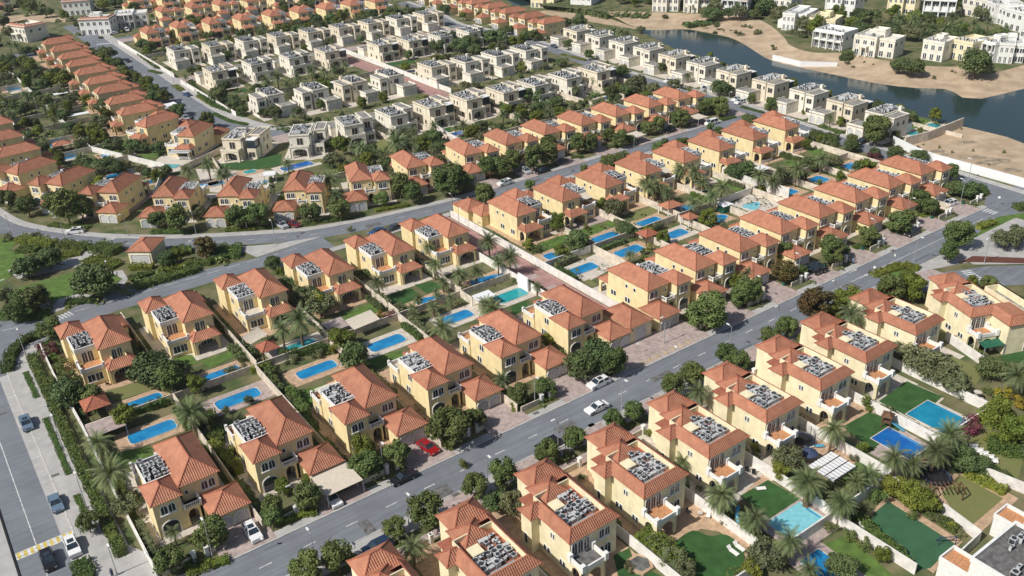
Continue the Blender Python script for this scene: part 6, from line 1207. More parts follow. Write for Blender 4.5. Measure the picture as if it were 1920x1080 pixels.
MS = [(330.5, 242.6, 2.5, -85, 13.5, 11, 7.6, 'white', 'bright white modern mansion with banks of dark windows above the sheet-piled shore', 1, False, 0, 1),
 (329.6, 222.5, 2.5, -80, 16, 13, 8.4, 'pale', 'large beige classical mansion with balcony facing the lake', 2, False, 2, 2),
 (341.9, 199.6, 2.5, -84, 8.4, 12, 8, 'pale', 'beige mansion behind the pair of big shore trees', 3, False, 0, 0),
 (350.5, 192.5, 2.5, -96, 9, 13, 8, 'cream', 'cream mansion between the beige one and the white one on the far shore', 4, False, 0, 0),
 (357.5, 187.0, 2.5, -106, 10, 13, 8, 'white', 'white mansion with pergola fins behind the round shore tree', 5, False, 0, 1),
 (356.5, 176.5, 2.5, -60, 9, 12, 8, 'white', 'white mansion with green-tinted upper window near the right edge', 6, False, 2, 0),
 (335.0, 346.5, 2.5, -58, 13, 12, 8.2, 'pale', 'cream mansion with twin tall bays above the sandy bank, top edge', 7, False, 2, 0),
 (344.5, 333.4, 2.5, -62, 12.5, 12, 8.2, 'pale', 'beige mansion with dark shutters above the sandy bank, top edge', 8, True, 2, 2),
 (351.8, 314.8, 2.5, -64, 13, 12, 8.6, 'white', 'white mansion with green windows at the top edge', 9, True, 0, 1),
 (346.0, 272.5, 2.5, -72, 10, 20, 8.0, 'white', 'long white mansion stepping back from the shore with an empty terrace', 10, False, 3, 3),
 (347.0, 258.5, 2.5, -70, 11, 15, 7.6, 'cream', 'warm cream mansion with stepped roof left of the modern white one', 11, False, 2, 0),
 (386.5, 279.5, 2.5, -80, 14, 13, 10, 'white', 'tall white mansion with arched entrance behind the creek gardens', 12, False, 2, 2),
 (368.5, 300, 2.5, -75, 12, 13, 9, 'pale', 'beige mansion half cut by the top edge behind the white terrace house', 13, False, 0, 0),
 (410.9, 243.1, 2.5, -62, 14, 13, 9.5, 'white', 'white cubic mansion beyond the palm garden', 14, False, 0, 1),
 (408.0, 259.8, 2.5, -72, 12, 14, 9.5, 'cream', 'cream arched mansion left of the white cubic one', 15, False, 2, 2),
 (431.0, 235.5, 2.5, -105, 14.5, 13, 9, 'pale', 'beige mansion beyond the row of palms', 16, False, 0, 0),
 (425.2, 221.0, 2.5, -122, 14, 13, 9, 'white', 'white mansion with terraces right of the palm row', 17, False, 2, 0),
 (416.0, 206.5, 2.5, -112, 14, 13, 9, 'white', 'low white mansion at the far right above the lake', 18, False, 0, 3),
 (386.6, 184.5, 2.5, -115, 13, 12, 8.5, 'white', 'white mansion cut by the right edge', 19, False, 0, 0),
 (455, 300, 2.5, -75, 16, 13, 9, 'pale', 'beige mansion at the top edge beyond the creek gardens', 20, False, 2, 0), (440, 262, 2.5, -75, 13, 13, 9, 'white', 'white mansion at the top edge between two cream ones', 21, True, 0, 0),
 (470, 250, 2.5, -80, 15, 13, 9, 'pale', 'pale mansion farthest back at the top right edge', 22, False, 2, 0),
 (318, 392, 0, -62, 12, 12, 8, 'white', 'white mansion left of the cream twin-bay one at the top edge', 23, False, 0, 0), (306, 412, 0, -62, 13, 12, 8, 'cream', 'cream mansion at the top edge above the thicket', 24, False, 2, 0),
 (63.9, 542.9, 0, -68, 16, 12, 7.6, 'pale', 'beige mansion with terracotta roof pieces beside the builder plot, top left', 25, True, 0, 2),
 (95.5, 526.5, 0, -34, 16, 11, 7.8, 'white', 'white house with bright orange tile roof beside the far crossing', 26, True, 0, 0),
 (101.0, 592.5, 0, -22, 15, 13, 7.8, 'white', 'white house with orange roof rim at the top left edge', 27, True, 0, 0),
 (114.5, 529.0, 0, -20, 16, 12, 7.4, 'white', 'modern white house with big dark windows at the far left crossing', 28, False, 2, 1)]
for a in MS: mansion(a[0], a[1], a[2], R(a[3]), a[4], a[5], a[6] * (.92 if a[2] > 0 else 1), a[7], a[8], a[9], a[10], a[11], a[12])
for k, (x0, lab) in enumerate([(98.2, 'white flat-roofed villa with dark grey roof at the bottom right corner'), (112.0, 'white flat-roofed villa cut by the right edge above the bottom corner')]):
    t = empty('villa', (x0, 38.0, 0)); b = MB(); b.box(0, -16, 0, 11, 0, 6.6); parapet(b, -.15, -16.15, 11.15, .15, 6.4, 7.1, .35); b.box(-.6, -12, 0, -.02, -4, 6.0); b.box(.2, .02, 0, 3.6, 4.0, 3.4); parapet(b, .1, .02, 3.7, 4.1, 3.3, 4.0, .22); b.box(4.5, .02, 3.0, 10, 1.6, 3.3); b.build('wall', M['white'], t)
    b = MB(); b.face([(.2, -15.8, 6.62), (10.8, -15.8, 6.62), (10.8, -.2, 6.62), (.2, -.2, 6.62)]); b.build('flat_roof', M['rooffloor'], t)
    b = MB(); b.face([(.35, .3, 3.43), (3.45, .3, 3.43), (3.45, 3.85, 3.43), (.35, 3.85, 3.43)]); b.build('terrace_floor', M['terr'], t)
    ac_units(t, False, (5.2, -3.2, 10.6, -.7), 6.63, 5, 4 + k, (1, 0), (5, 1)); ac_units(t, False, (.6, -9, 4.0, -4), 6.63, 6, 6 + k, (1, 0), (2, 3)); ac_units(t, False, (6.5, -8, 10.4, -4.5), 6.63, 6, 8 + k, (1, 2), (3, 2))
    window(t, False, 'b', 0, 7.2, 4, 2.2, 1.6, 2, False, .1, False); window(t, False, 'b', 0, 7.0, .2, 3.4, 2.3, 3, False, .1, False); window(t, False, 'l', -.6, -8, 4, 1.6, 1.4, 2, False, .1, False)
    tag(t, lab, 'villa'); HOUSES.append((x0 + 5, 30, 'the white villa in the corner'))
def hut(name, t_, x, y, rz, w_, d, h, rh, label, cat, wallm='cream', posts=False, roofm='tile', rm2='ridge', door_=None, z0=0.0):
    X, Y = at(t_, x, y) if t_ else (x, y); t = empty(name, (X, Y, z0), R(rz)); b = MB()
    if posts:
        for sx in (-1, 1):
            for sy in (-1, 1):
                p = MB(); p.box(sx * (w_ / 2 - .3) - .11, sy * (d / 2 - .3) - .11, 0, sx * (w_ / 2 - .3) + .11, sy * (d / 2 - .3) + .11, h); p.build('post', M[wallm], t)
    else: b.box(-w_ / 2 + .35, -d / 2 + .35, 0, w_ / 2 - .35, d / 2 - .35, h); b.build('wall', M[wallm], t)
    r = MB(); r.hip(-w_ / 2, -d / 2, w_ / 2, d / 2, h, rh); r.build('roof', [M[roofm], M[rm2]], t, uvs=True)
    if door_: door(t, False, 'f', -d / 2 + .35, 0, door_[0], door_[1], 'garagedoor', 'roller_door', arch=False)
    tag(t, label, cat); return t
ph = hut('pump_house', None, 42.6, 221.6, -40, 6.6, 8.6, 3.6, 1.6, 'small beige pump house with terracotta roof and white roller door on the roundabout island', 'pump house', 'cream', door_=(4.6, 2.6))
hut('substation', None, 110.5, 118.6, 0, 6.6, 9.4, 3.9, 1.9, 'small building with hipped terracotta roof standing at the mouth of the red alley', 'substation', 'cream', door_=(2.6, 2.8))
hut('pavilion', None, 119.4, 190.4, 0, 6.8, 8.2, 3.2, 1.7, 'garage-like pavilion with hipped roof at the alley corner of the upper street', 'pavilion', 'yellow')
hut('gazebo', 'A', 368, 470, 0, 4.6, 4.6, 2.4, 1.5, 'brown shingled garden hut beside the pool of the far left corner villa', 'gazebo', 'wood', True, 'ridge'); hut('gazebo', 'A', 1010, 255, 0, 3.8, 3.8, 2.3, 1.3, 'brown-roofed gazebo at the end of the teal pool', 'gazebo', 'wood', True, 'ridge')
hut('gazebo', 'H', 408, 478, 0, 5.4, 4.2, 2.4, 1.2, 'terracotta-roofed open pavilion beside the pool, middle gardens', 'gazebo', 'white', True); hut('gazebo', 'H', 515, 545, 0, 3.6, 3.6, 2.4, 1.1, 'small terracotta-roofed gazebo near the kidney pool', 'gazebo', 'white', True); hut('shed', 'H', 712, 470, 0, 3.6, 3.0, 2.2, .5, 'green shed with white roof next to the kidney pool', 'shed', 'green', False, 'whitecanvas', 'white')
hut('gazebo', 'E', 358, 128, 0, 5.6, 4.0, 2.5, 1.2, 'terracotta-roofed gazebo between two blue pools, left gardens', 'gazebo', 'wood', True); hut('gazebo', 'G', 1240, 640, 0, 4.4, 4.0, 2.4, 1.2, 'dark red pavilion beside the pool, middle gardens', 'gazebo', 'wood', True, 'ridge'); hut('gazebo', 'H', 585, 372, 0, 3.2, 3.2, 2.4, 1.0, 'small terracotta-roofed gazebo hidden among the palms', 'gazebo', 'white', True); hut('gazebo', 'H', 245, 375+240, 0, .1, .1, .1, .1, 'x', 'gazebo') if False else None
def frame_roof(name, t_, x, y, rz, w_, d, h, m, label, cat, slats=0, tilt=0.0, postm='metal', wall=None, z0=0.0):
    """canopy on posts; slats > 0 makes a pergola"""
    X, Y = at(t_, x, y, h + z0); t = empty(name, (X, Y, z0), R(rz))
    for sx in (-1, 1):
        for sy in (-1, 1): p = MB(); p.box(sx * (w_ / 2 - .1) - .07, sy * (d / 2 - .1) - .07, 0, sx * (w_ / 2 - .1) + .07, sy * (d / 2 - .1) + .07, h + tilt * sy); p.build('post', M[postm], t)
    b = MB()
    if slats:
        for k in range(slats): x0 = -w_ / 2 + w_ * k / slats; b.box(x0, -d / 2, h, x0 + w_ / slats * .72, d / 2, h + .1, 0, True)
        for k in range(4): y0 = -d / 2 + (d - .12) * k / 3; b.box(-w_ / 2, y0, h + .1, w_ / 2, y0 + .12, h + .2, 1)
        b.build('slats', [M[m], M['black']], t)
    else:
        n = 6
        for k in range(n):
            a, c = -d / 2 + d * k / n, -d / 2 + d * (k + 1) / n; sag = lambda v: h + tilt * v / (d / 2) - .18 * (1 - (2 * v / d) ** 2)
            b.face([(-w_ / 2, a, sag(a)), (w_ / 2, a, sag(a)), (w_ / 2, c, sag(c)), (-w_ / 2, c, sag(c))]); b.face([(w_ / 2, a, sag(a) - .04), (-w_ / 2, a, sag(a) - .04), (-w_ / 2, c, sag(c) - .04), (w_ / 2, c, sag(c) - .04)])
        b.build('canopy', M[m], t)
    tag(t, label, cat); return t
frame_roof('pergola', 'D', 562, 668, 0, 6.0, 5.0, 2.6, 'whitecanvas', 'white slatted pergola over the patio in the near right gardens', 'pergola', 8, postm='black')
frame_roof('carport', 'B', 302, 712, 0, 6.4, 6.2, 2.7, 'canvas', 'beige canvas carport in front of the second near-road garage', 'carport')
frame_roof('carport', 'M', 840, 905, 0, 4.6, 4.8, 2.7, 'canvas', 'pale canvas carport by the upper street between two green trees', 'carport'); frame_roof('carport', 'N', 250, 785, 0, 5.0, 5.0, 2.7, 'canvas', 'pale canvas carport before the last villas of the upper street', 'carport')
frame_roof('shade_sail', 'B', 400, 118, 5, 6.4, 3.6, 2.8, 'canvas', 'beige shade sail over the narrow pool in the upper gardens', 'shade sail', 0, .4); frame_roof('shade_roof', 'B', 300, 135, 0, 4.4, 4.6, 2.6, 'pink', 'flat grey-brown shade roof beside the beige shade sail', 'shade roof'); frame_roof('shade_sail', 'A', 955, 178, 20, 4.6, 2.6, 2.6, 'canvas', 'triangular-looking beige shade sail by the teal pool', 'shade sail', 0, .5)
frame_roof('canopy', 'G', 322, 940, 0, 4.6, 3.0, 2.5, 'whitecanvas', 'white flat canopy between the kidney pool and the teal pool', 'canopy'); frame_roof('shade_roof', 'A', 395, 515, 0, 6.0, 4.6, 2.3, 'pink', 'grey flat shade roof behind the corner villa, under the palm', 'shade roof')
frame_roof('awning', 'D', 1155, 200, -22, 4.6, 3.0, 2.7, 'green', 'dark green awning on the terrace of the large right-edge villa', 'awning', 0, .3); frame_roof('pergola', 'E', 1020, 130, -45, 7.0, 4.5, 2.9, 'whitecanvas', 'white pergola beside the turquoise pool at the left', 'pergola', 9, postm='white')
frame_roof('canopy', 'J', 410, 628, 0, 5.4, 3.0, 2.5, 'whitecanvas', 'long white canopy among the left gardens, upper one', 'canopy'); frame_roof('canopy', 'J', 525, 770, 0, 8.0, 3.0, 2.5, 'whitecanvas', 'long white canopy among the left gardens, lower one', 'canopy'); frame_roof('canopy', 'H', 930, 222, 0, 3.6, 3.4, 2.5, 'whitecanvas', 'small white canopy beside the upper-street gardens', 'canopy'); frame_roof('canopy', 'F', 315, 255, -20, 3.6, 3.6, 2.5, 'whitecanvas', 'white garden canopy above the small kidney pool behind the curved row', 'canopy'); frame_roof('carport', 'J', 745, 410, 90, 4.4, 4.4, 2.7, 'whitecanvas', 'white carport beside the stepped left row, upper one', 'carport'); frame_roof('carport', 'J', 1145, 705, 90, 6, 5, 2.7, 'whitecanvas', 'white carport beside the stepped left row, lower one', 'carport'); frame_roof('shade_roof', 'J', 125, 618, 0, 6, 4, 2.6, 'beige', 'beige shade roof beside a small blue pool at the left edge', 'shade roof')
def umbrella(t_, x, y, m, r, label, closed=False):
    X, Y = at(t_, x, y); t = empty('parasol', (X, Y, 0)); b = MB(); b.cyl(0, 0, 0, 2.6, .05, .04, 6); b.build('pole', M['metal'], t); b = MB()
    if closed: b.cyl(0, 0, .6, 2.2, .28, .34, 8); b.cyl(0, 0, 2.2, 3.0, .34, .04, 8)
    else: b.cyl(0, 0, 2.1, 2.75, r, .05, 8, 0, False); b.cyl(0, 0, 2.02, 2.1, r, r, 8, 0, False)
    b.build('cover', M[m], t); tag(t, label, 'parasol')
umbrella('B', 325, 300, 'whitecanvas', 1, 'closed pale parasol beside the pool of the third near-road villa', True); umbrella('D', 468, 655, 'navy', 1.5, 'navy blue parasol on the patio beside the white pergola')
umbrella('B', 0, -0, 'navy', 1, 'x') if False else None
def lounger(t_, x, y, rz, m, label):
    X, Y = at(t_, x, y); t = empty('sun_lounger', (X, Y, 0), R(rz)); b = MB(); b.box(-.35, -1.0, .28, .35, .45, .36, 0, True); b.build('bed', M[m], t); b = MB(); b.face([(-.35, .45, .32), (.35, .45, .32), (.35, 1.0, .75), (-.35, 1.0, .75)]); b.face([(.35, .45, .30), (-.35, .45, .30), (-.35, 1.0, .73), (.35, 1.0, .73)]); b.build('backrest', M[m], t)
    for sx in (-.3, .3):
        for sy in (-.9, .4): b = MB(); b.cyl(sx, sy, 0, .28, .03, .03, 5); b.build('leg', M['metal'], t)
    tag(t, label, 'sun lounger', 'garden sun loungers')
lounger('C', 828, 993, 0, 'white', 'white sun lounger on the curved dark lawn, left one'); lounger('C', 851, 977, 0, 'white', 'white sun lounger on the curved dark lawn, right one'); lounger('C', 928, 757, 60, 'white', 'white lounger on the square lawn above the turquoise pool'); lounger('D', 470, 600, 70, 'white', 'white lounger beside the trampoline patio'); lounger('D', 508, 597, 60, 'bluetoy', 'pale blue lounger right of the white one on the patio'); lounger('D', 685, 900, 20, 'white', 'white lounger at the left corner of the sports lawn')
for i, (tt, x, y) in enumerate((('C', 660, 845), ('C', 705, 850), ('C', 735, 862), ('C', 690, 690), ('C', 640, 725), ('A', 405, 365), ('A', 425, 355), ('G', 1010, 720), ('D', 240, 690), ('D', 265, 700))):
    X, Y = at(tt, x, y); t = empty('garden_chair', (X, Y, .03), rnd.uniform(0, 6)); b = MB(); b.box(-.3, -.3, .35, .3, .3, .45, 0, True); b.build('seat', M['white' if i in (1, 2) else 'black'], t); b = MB(); b.box(-.3, .22, .45, .3, .3, .95, 0, True); b.build('backrest', M['white' if i in (1, 2) else 'black'], t)
    for sx in (-.26, .26):
        for sy in (-.26, .26): b = MB(); b.box(sx - .03, sy - .03, 0, sx + .03, sy + .03, .35); b.build('leg', M['metal'], t)
    TODO.append((t, 'chair'))
def trampoline(t_, x, y, r, label):
    X, Y = at(t_, x, y); t = empty('trampoline', (X, Y, 0)); b = MB(); b.cyl(0, 0, .78, .82, r * .88, r * .88, 20); b.build('mat', M['black'], t)
    b = MB(); n = 20
    for i in range(n):
        a, c = 2 * math.pi * i / n, 2 * math.pi * (i + 1) / n; b.face([(r * .88 * math.cos(a), r * .88 * math.sin(a), .84), (r * math.cos(a), r * math.sin(a), .84), (r * math.cos(c), r * math.sin(c), .84), (r * .88 * math.cos(c), r * .88 * math.sin(c), .84)])
    b.build('rim_pad', M['navy'], t)
    for i in range(6): a = i * math.pi / 3; b = MB(); b.tube((r * math.cos(a), r * math.sin(a), 0), (r * math.cos(a), r * math.sin(a), 2.5), .05, 5); b.build('pole', M['black'], t)
    b = MB()
    for k in range(8):
        z = .9 + k * .2
        for i in range(n): a, c = 2 * math.pi * i / n, 2 * math.pi * (i + 1) / n; b.tube((r * math.cos(a), r * math.sin(a), z), (r * math.cos(c), r * math.sin(c), z), .018, 3)
    b.build('net', M['black'], t); tag(t, label, 'trampoline')
trampoline('D', 945, 718, 2.3, 'large round dark trampoline with net beyond the palms'); trampoline('D', 450, 580, 1.9, 'round black trampoline beside the patio with the blue parasol'); trampoline('J', 640, 733, 1.5, 'black trampoline among the left gardens')
X, Y = at('D', 762, 520); t = empty('playset', (X, Y, 0), R(20)); 
for sx in (-.7, .7):
    for sy in (-.7, .7): b = MB(); b.box(sx - .07, sy - .07, 0, sx + .07, sy + .07, 2.4); b.build('post', M['wood'], t)
b = MB(); b.box(-.75, -.75, 1.2, .75, .75, 1.3, 0, True); b.build('platform', M['wood'], t); b = MB(); b.hip(-.95, -.95, .95, .95, 2.4, .7); b.build('roof', [M['wood'], M['wood']], t)
b = MB(); b.face([(-.3, -.75, 1.25), (.3, -.75, 1.25), (.3, -3.0, .2), (-.3, -3.0, .2)]); b.box(-.36, -.8, 1.2, -.3, -.75, 1.5); b.tube((-.33, -.75, 1.4), (-.33, -3, .35), .06, 5); b.tube((.33, -.75, 1.4), (.33, -3, .35), .06, 5); b.build('slide', M['bluetoy'], t)
b = MB(); b.tube((.7, 0, 2.3), (3.2, 0, 2.3), .06, 6); b.tube((3.2, 0, 2.3), (3.4, .8, 0), .06, 6); b.tube((3.2, 0, 2.3), (3.4, -.8, 0), .06, 6); b.tube((1.6, 0, 2.3), (1.6, 0, .5), .02, 4); b.tube((2.0, 0, 2.3), (2.0, 0, .5), .02, 4); b.box(1.55, -.12, .45, 2.05, .12, .5, 0, True); b.build('swing', M['wood'], t)
tag(t, 'wooden playset with blue slide and swing on the play lawn', 'playset')
t = empty('slide', (*at('C', 845, 850), 0), R(-60)); b = MB(); pts = [(0, 0, 1.6), (0, -.6, 1.5), (.2, -1.4, .9), (.6, -2.1, .4), (1.2, -2.5, .2)]
for i in range(4):
    b.tube(pts[i], pts[i + 1], .3, 8)
b.build('chute', M['bluetoy'], t); b = MB(); b.tube((-.25, .1, 0), (-.25, 0, 1.7), .05, 5); b.tube((.25, .1, 0), (.25, 0, 1.7), .05, 5)
for k in range(5): b.tube((-.25, .1, .25 + k * .3), (.25, .1, .25 + k * .3), .03, 4)
b.build('ladder', M['metal'], t); tag(t, 'pale blue-green garden slide by the wall of the square lawn', 'slide')
t = empty('goal', (*at('D', 990, 965), 0), R(-35)); b = MB()
for a_, c_ in (((-1.2, 0, 0), (-1.2, 0, 1.6)), ((1.2, 0, 0), (1.2, 0, 1.6)), ((-1.2, 0, 1.6), (1.2, 0, 1.6)), ((-1.2, 0, 1.6), (-1.2, 1, 0)), ((1.2, 0, 1.6), (1.2, 1, 0)), ((-1.2, 1, 0), (1.2, 1, 0))): b.tube(a_, c_, .06, 6)
for k in range(1, 8): b.tube((-1.2 + .3 * k, 0, 1.6), (-1.2 + .3 * k, 1, 0), .015, 3)
b.build('frame', M['navy'], t); tag(t, 'small dark goal at the corner of the big sports lawn', 'goal')
# satellite dishes and a wind-lifted tarpaulin wall
t = empty('fountain', (*at('D', 1100, 420), 0)); b = MB(); b.cyl(0, 0, 0, .5, 1.1, 1.2, 12); b.cyl(0, 0, .5, 1.6, .2, .15, 8); b.cyl(0, 0, 1.6, 1.75, .6, .7, 10); b.build('basin', M['beige'], t); tag(t, 'grey stone garden fountain near the yellow flowering shrubs', 'fountain')
t = empty('fire_pit', (*at('C', 480, 1042), 0)); b = MB(); b.cyl(0, 0, 0, .45, 2.0, 2.0, 6); b.build('rim', M['tan'], t); b = MB(); b.cyl(0, 0, .451, .50, 1.5, 1.5, 6); b.build('bowl', M['rooffloor'], t); tag(t, 'hexagonal stone fire pit on a small lawn beside the white wall', 'fire pit')
gb = MB(); gb.box(-1.9, -.2, 0, 1.9, .2, 3.4); gw = gb.build('screen_wall', M['whitecanvas']); gw.location = (*at('G', 545, 905), 0); gw.rotation_euler = (0, 0, R(-90)); tag(gw, 'tall white screen wall at the end of the teal pool by the alley', 'screen wall')
for i, (tt, x, y) in enumerate((('D', 1090, 605), ('D', 1110, 620), ('D', 1130, 632), ('D', 1150, 645), ('D', 1165, 658))):
    X, Y = at(tt, x, y); t = empty('bench', (X, Y, 0), R(-40)); b = MB(); b.box(-.7, -.25, .35, .7, .25, .45, 0, True); b.build('seat', M['white'], t); b = MB(); b.box(-.7, .2, .45, .7, .27, .95, 0, True); b.build('backrest', M['white'], t)
    for sx in (-.6, .6): b = MB(); b.box(sx - .04, -.2, 0, sx + .04, .2, .35); b.build('leg', M['white'], t)
    tag(t, f'{nth(i)} white bench from the left in the row on the dry lawn', 'bench', 'white benches on the dry lawn')
t = empty('pergola', (*at('D', 985, 785), 0), R(-38)); b = MB()
for k in range(8): b.box(-2.4 + k * .65, -.9, 2.3, -2.25 + k * .65, .9, 2.4, 0, True)
b.build('slats', M['wood'], t)
for sx in (-2.3, 2.2):
    for sy in (-.8, .8): b = MB(); b.box(sx - .08, sy - .08, 0, sx + .08, sy + .08, 2.3); b.build('post', M['wood'], t)
tag(t, 'dark wooden pergola walk beside the dry lawn and trampoline', 'pergola')
# ------------------------------------------------------------------ street lamps
def lamp_proto():
    t = empty('street_lamp'); b = MB(); b.cyl(0, 0, 0, .5, .13, .13, 8); b.cyl(0, 0, .5, 6.3, .085, .055, 8); b.build('pole', M['metal'], t); b = MB(); b.tube((0, 0, 6.25), (.0, .8, 6.5), .04, 5); b.build('arm', M['metal'], t)
    b = MB(); b.box(-.14, .6, 6.45, .14, 1.35, 6.58, 0, True); b.build('lamp_head', M['white'], t); return t
LP = lamp_proto()
lamps = [('A', 95, 250), ('A', 235, 600), ('A', 325, 825), ('A', 440, 1077), ('A', 20, 305), ('A', 1125, 855), ('A', 797, 1005), ('B', 480, 690), ('B', 165, 855), ('B', 573, 885), ('B', 870, 742), ('B', 1133, 605), ('B', 227, 1045), ('B', 1046, 440), ('C', 412, 452), ('C', 622, 338), ('C', 815, 250), ('C', 570, 210), ('C', 728, 138), ('C', 992, 168), ('I', 362, 1003), ('I', 820, 752), ('I', 385, 765), ('I', 583, 655), ('I', 780, 522), ('I', 933, 492), ('I', 1082, 420), ('I', 1215, 762), ('I', 165, 858), ('I', 1125, 300), ('H', 875, 975), ('H', 615, 1072), ('E', 65, 600), ('E', 1105, 600), ('E', 1120, 765), ('E', 625, 880), ('E', 85, 990), ('E', 725, 610), ('E', 365, 625), ('F', 350, 655), ('F', 190, 572), ('F', 1385, 575), ('G', 150, 500), ('G', 163, 380), ('G', 1165, 150), ('F', 1350, 500),
    ('J', 880, 330), ('J', 1040, 470), ('J', 1180, 600), ('J', 1300, 720), ('K', 520, 745), ('K', 665, 790), ('M', 148, 270), ('M', 235, 355), ('M', 395, 395), ('M', 380, 420), ('M', 1130, 640), ('N', 35, 600), ('N', 210, 640), ('N', 450, 740), ('N', 805, 820), ('N', 1000, 870), ('L', 725, 290), ('L', 1110, 340), ('E', 660, 130), ('J', 70, 800), ('J', 265, 780), ('O', 500, 950), ('M', 1420, 640)]
for i, (t_, x, y) in enumerate(lamps):
    X, Y = at(t_, x, y); o = place(LP, X, Y, rnd.choice([0, math.pi, math.pi / 2])); TODO.append((o, 'lamp'))
# ------------------------------------------------------------------ cars
def car_proto(kind):
    t = empty('parked_car'); b = MB(); g = MB()
    if kind == 'suv': L, W, h1, h2, prof, cab = 4.7, 1.85, .95, 1.62, [(-2.32, .45), (-2.3, .95), (-1.25, 1.05), (2.1, 1.05), (2.3, .9), (2.34, .45)], [(-1.15, 1.03), (-.45, 1.60), (1.75, 1.60), (2.12, 1.03)]
    elif kind == 'van': L, W, h1, h2, prof, cab = 5.0, 1.95, .95, 2.05, [(-2.45, .45), (-2.42, .95), (-1.75, 1.15), (2.4, 1.15), (2.45, .9), (2.47, .45)], [(-1.65, 1.13), (-1.0, 2.0), (2.25, 2.0), (2.4, 1.13)]
    else: L, W, h1, h2, prof, cab = 4.7, 1.8, .85, 1.4, [(-2.32, .42), (-2.28, .78), (-1.1, .92), (1.5, .95), (2.25, .88), (2.33, .42)], [(-.95, .91), (-.2, 1.38), (1.0, 1.40), (1.75, .92)]
    w = W / 2; n = len(prof); lo = [(x, .28) for x, _ in (prof[0], prof[-1])]
    outline = [(prof[0][0] + .05, .28)] + prof + [(prof[-1][0] - .05, .28)]; m = len(outline)
    ins = lambda z: .06 if z > .9 else 0.0
    for i in range(m):
        j = (i + 1) % m; a, c = outline[i], outline[j]; wa, wc = w - ins(a[1]), w - ins(c[1]); b.face([(a[0], -wa, a[1]), (a[0], wa, a[1]), (c[0], wc, c[1]), (c[0], -wc, c[1])])
    b.face([(a[0], -(w - ins(a[1])), a[1]) for a in reversed(outline)]); b.face([(a[0], w - ins(a[1]), a[1]) for a in outline])
    wt = w - .22; wb = w - .08; c = cab
    b.face([(c[1][0], -wt, c[1][1]), (c[1][0], wt, c[1][1]), (c[2][0], wt, c[2][1]), (c[2][0], -wt, c[2][1])][::-1])
    for sg in (-1, 1):   # pillars
        for k in (0, 3):
            p = Vector((c[k][0], sg * wb, c[k][1])); q_ = Vector((c[1 if k == 0 else 2][0], sg * wt, c[1][1])); b.tube(p, q_, .05, 5)
        mx = (c[1][0] + c[2][0]) / 2; b.tube((mx, sg * wb, c[0][1]), (mx, sg * wt, c[1][1] - .01), .05, 5)
    o = b.build('body', M['ac'], t)
    for sg in (-1, 1): f = [(c[0][0], sg * wb, c[0][1]), (c[3][0], sg * wb, c[3][1]), (c[2][0], sg * wt, c[2][1] - .02), (c[1][0], sg * wt, c[1][1] - .02)]; g.face(f if sg < 0 else f[::-1])
    g.face([(c[0][0], wb, c[0][1]), (c[0][0], -wb, c[0][1]), (c[1][0], -wt, c[1][1] - .02), (c[1][0], wt, c[1][1] - .02)]); g.face([(c[3][0], -wb, c[3][1]), (c[3][0], wb, c[3][1]), (c[2][0], wt, c[2][1] - .02), (c[2][0], -wt, c[2][1] - .02)])
    if kind == 'suv': g.face([(c[1][0] + .25, -wt + .25, c[1][1] + .01), (c[1][0] + 1.2, -wt + .25, c[1][1] + .01), (c[1][0] + 1.2, wt - .25, c[1][1] + .01), (c[1][0] + .25, wt - .25, c[1][1] + .01)])
    g.build('windows', M['glass'], t)
    for x in (-1.45, 1.42):
        for sg in (-1, 1):
            wl = MB(); y0 = sg * w; k = 12
            for (r, yy, mm) in ((.34, y0 + sg * .02, 0), (.20, y0 + sg * .03, 1)):
                ring = [(x + r * math.cos(2 * math.pi * i / k), yy, .34 + r * math.sin(2 * math.pi * i / k)) for i in range(k)]; wl.face(ring if sg < 0 else ring[::-1], mm)
            for i in range(k):
                a, c2_ = 2 * math.pi * i / k, 2 * math.pi * (i + 1) / k; wl.face([(x + .34 * math.cos(a), y0 + sg * .02, .34 + .34 * math.sin(a)), (x + .34 * math.cos(c2_), y0 + sg * .02, .34 + .34 * math.sin(c2_)), (x + .34 * math.cos(c2_), y0 - sg * .2, .34 + .34 * math.sin(c2_)), (x + .34 * math.cos(a), y0 - sg * .2, .34 + .34 * math.sin(a))])
            wl.build('wheel', [M['black'], M['metal']], t)
    for sg in (-1, 1):
        hl = MB(); x0 = prof[1][0] - .02; hl.box(x0, sg * .62 - .18, .62, x0 + .06, sg * .62 + .18, .78, 0, True); hl.build('headlight', M['white'], t)
        hl = MB(); x0 = prof[-2][0] - .02; hl.box(x0, sg * .62 - .16, .66, x0 + .06, sg * .62 + .16, .82, 0, True); hl.build('tail_light', M['redtoy'], t)
    return t
paints = {'white': (.78, .78, .77), 'black': (.015, .015, .018), 'silver': (.42, .43, .44), 'red': (.30, .012, .015), 'dark red': (.14, .015, .02), 'grey-blue': (.13, .19, .26), 'dark blue': (.02, .04, .09), 'dark grey': (.06, .065, .07), 'blue': (.03, .08, .18)}
PM = {k: mat('car_paint_' + k.replace(' ', '_').replace('-', '_'), v, .25, var=.02, spec=.6) for k, v in paints.items()}
CP = {}
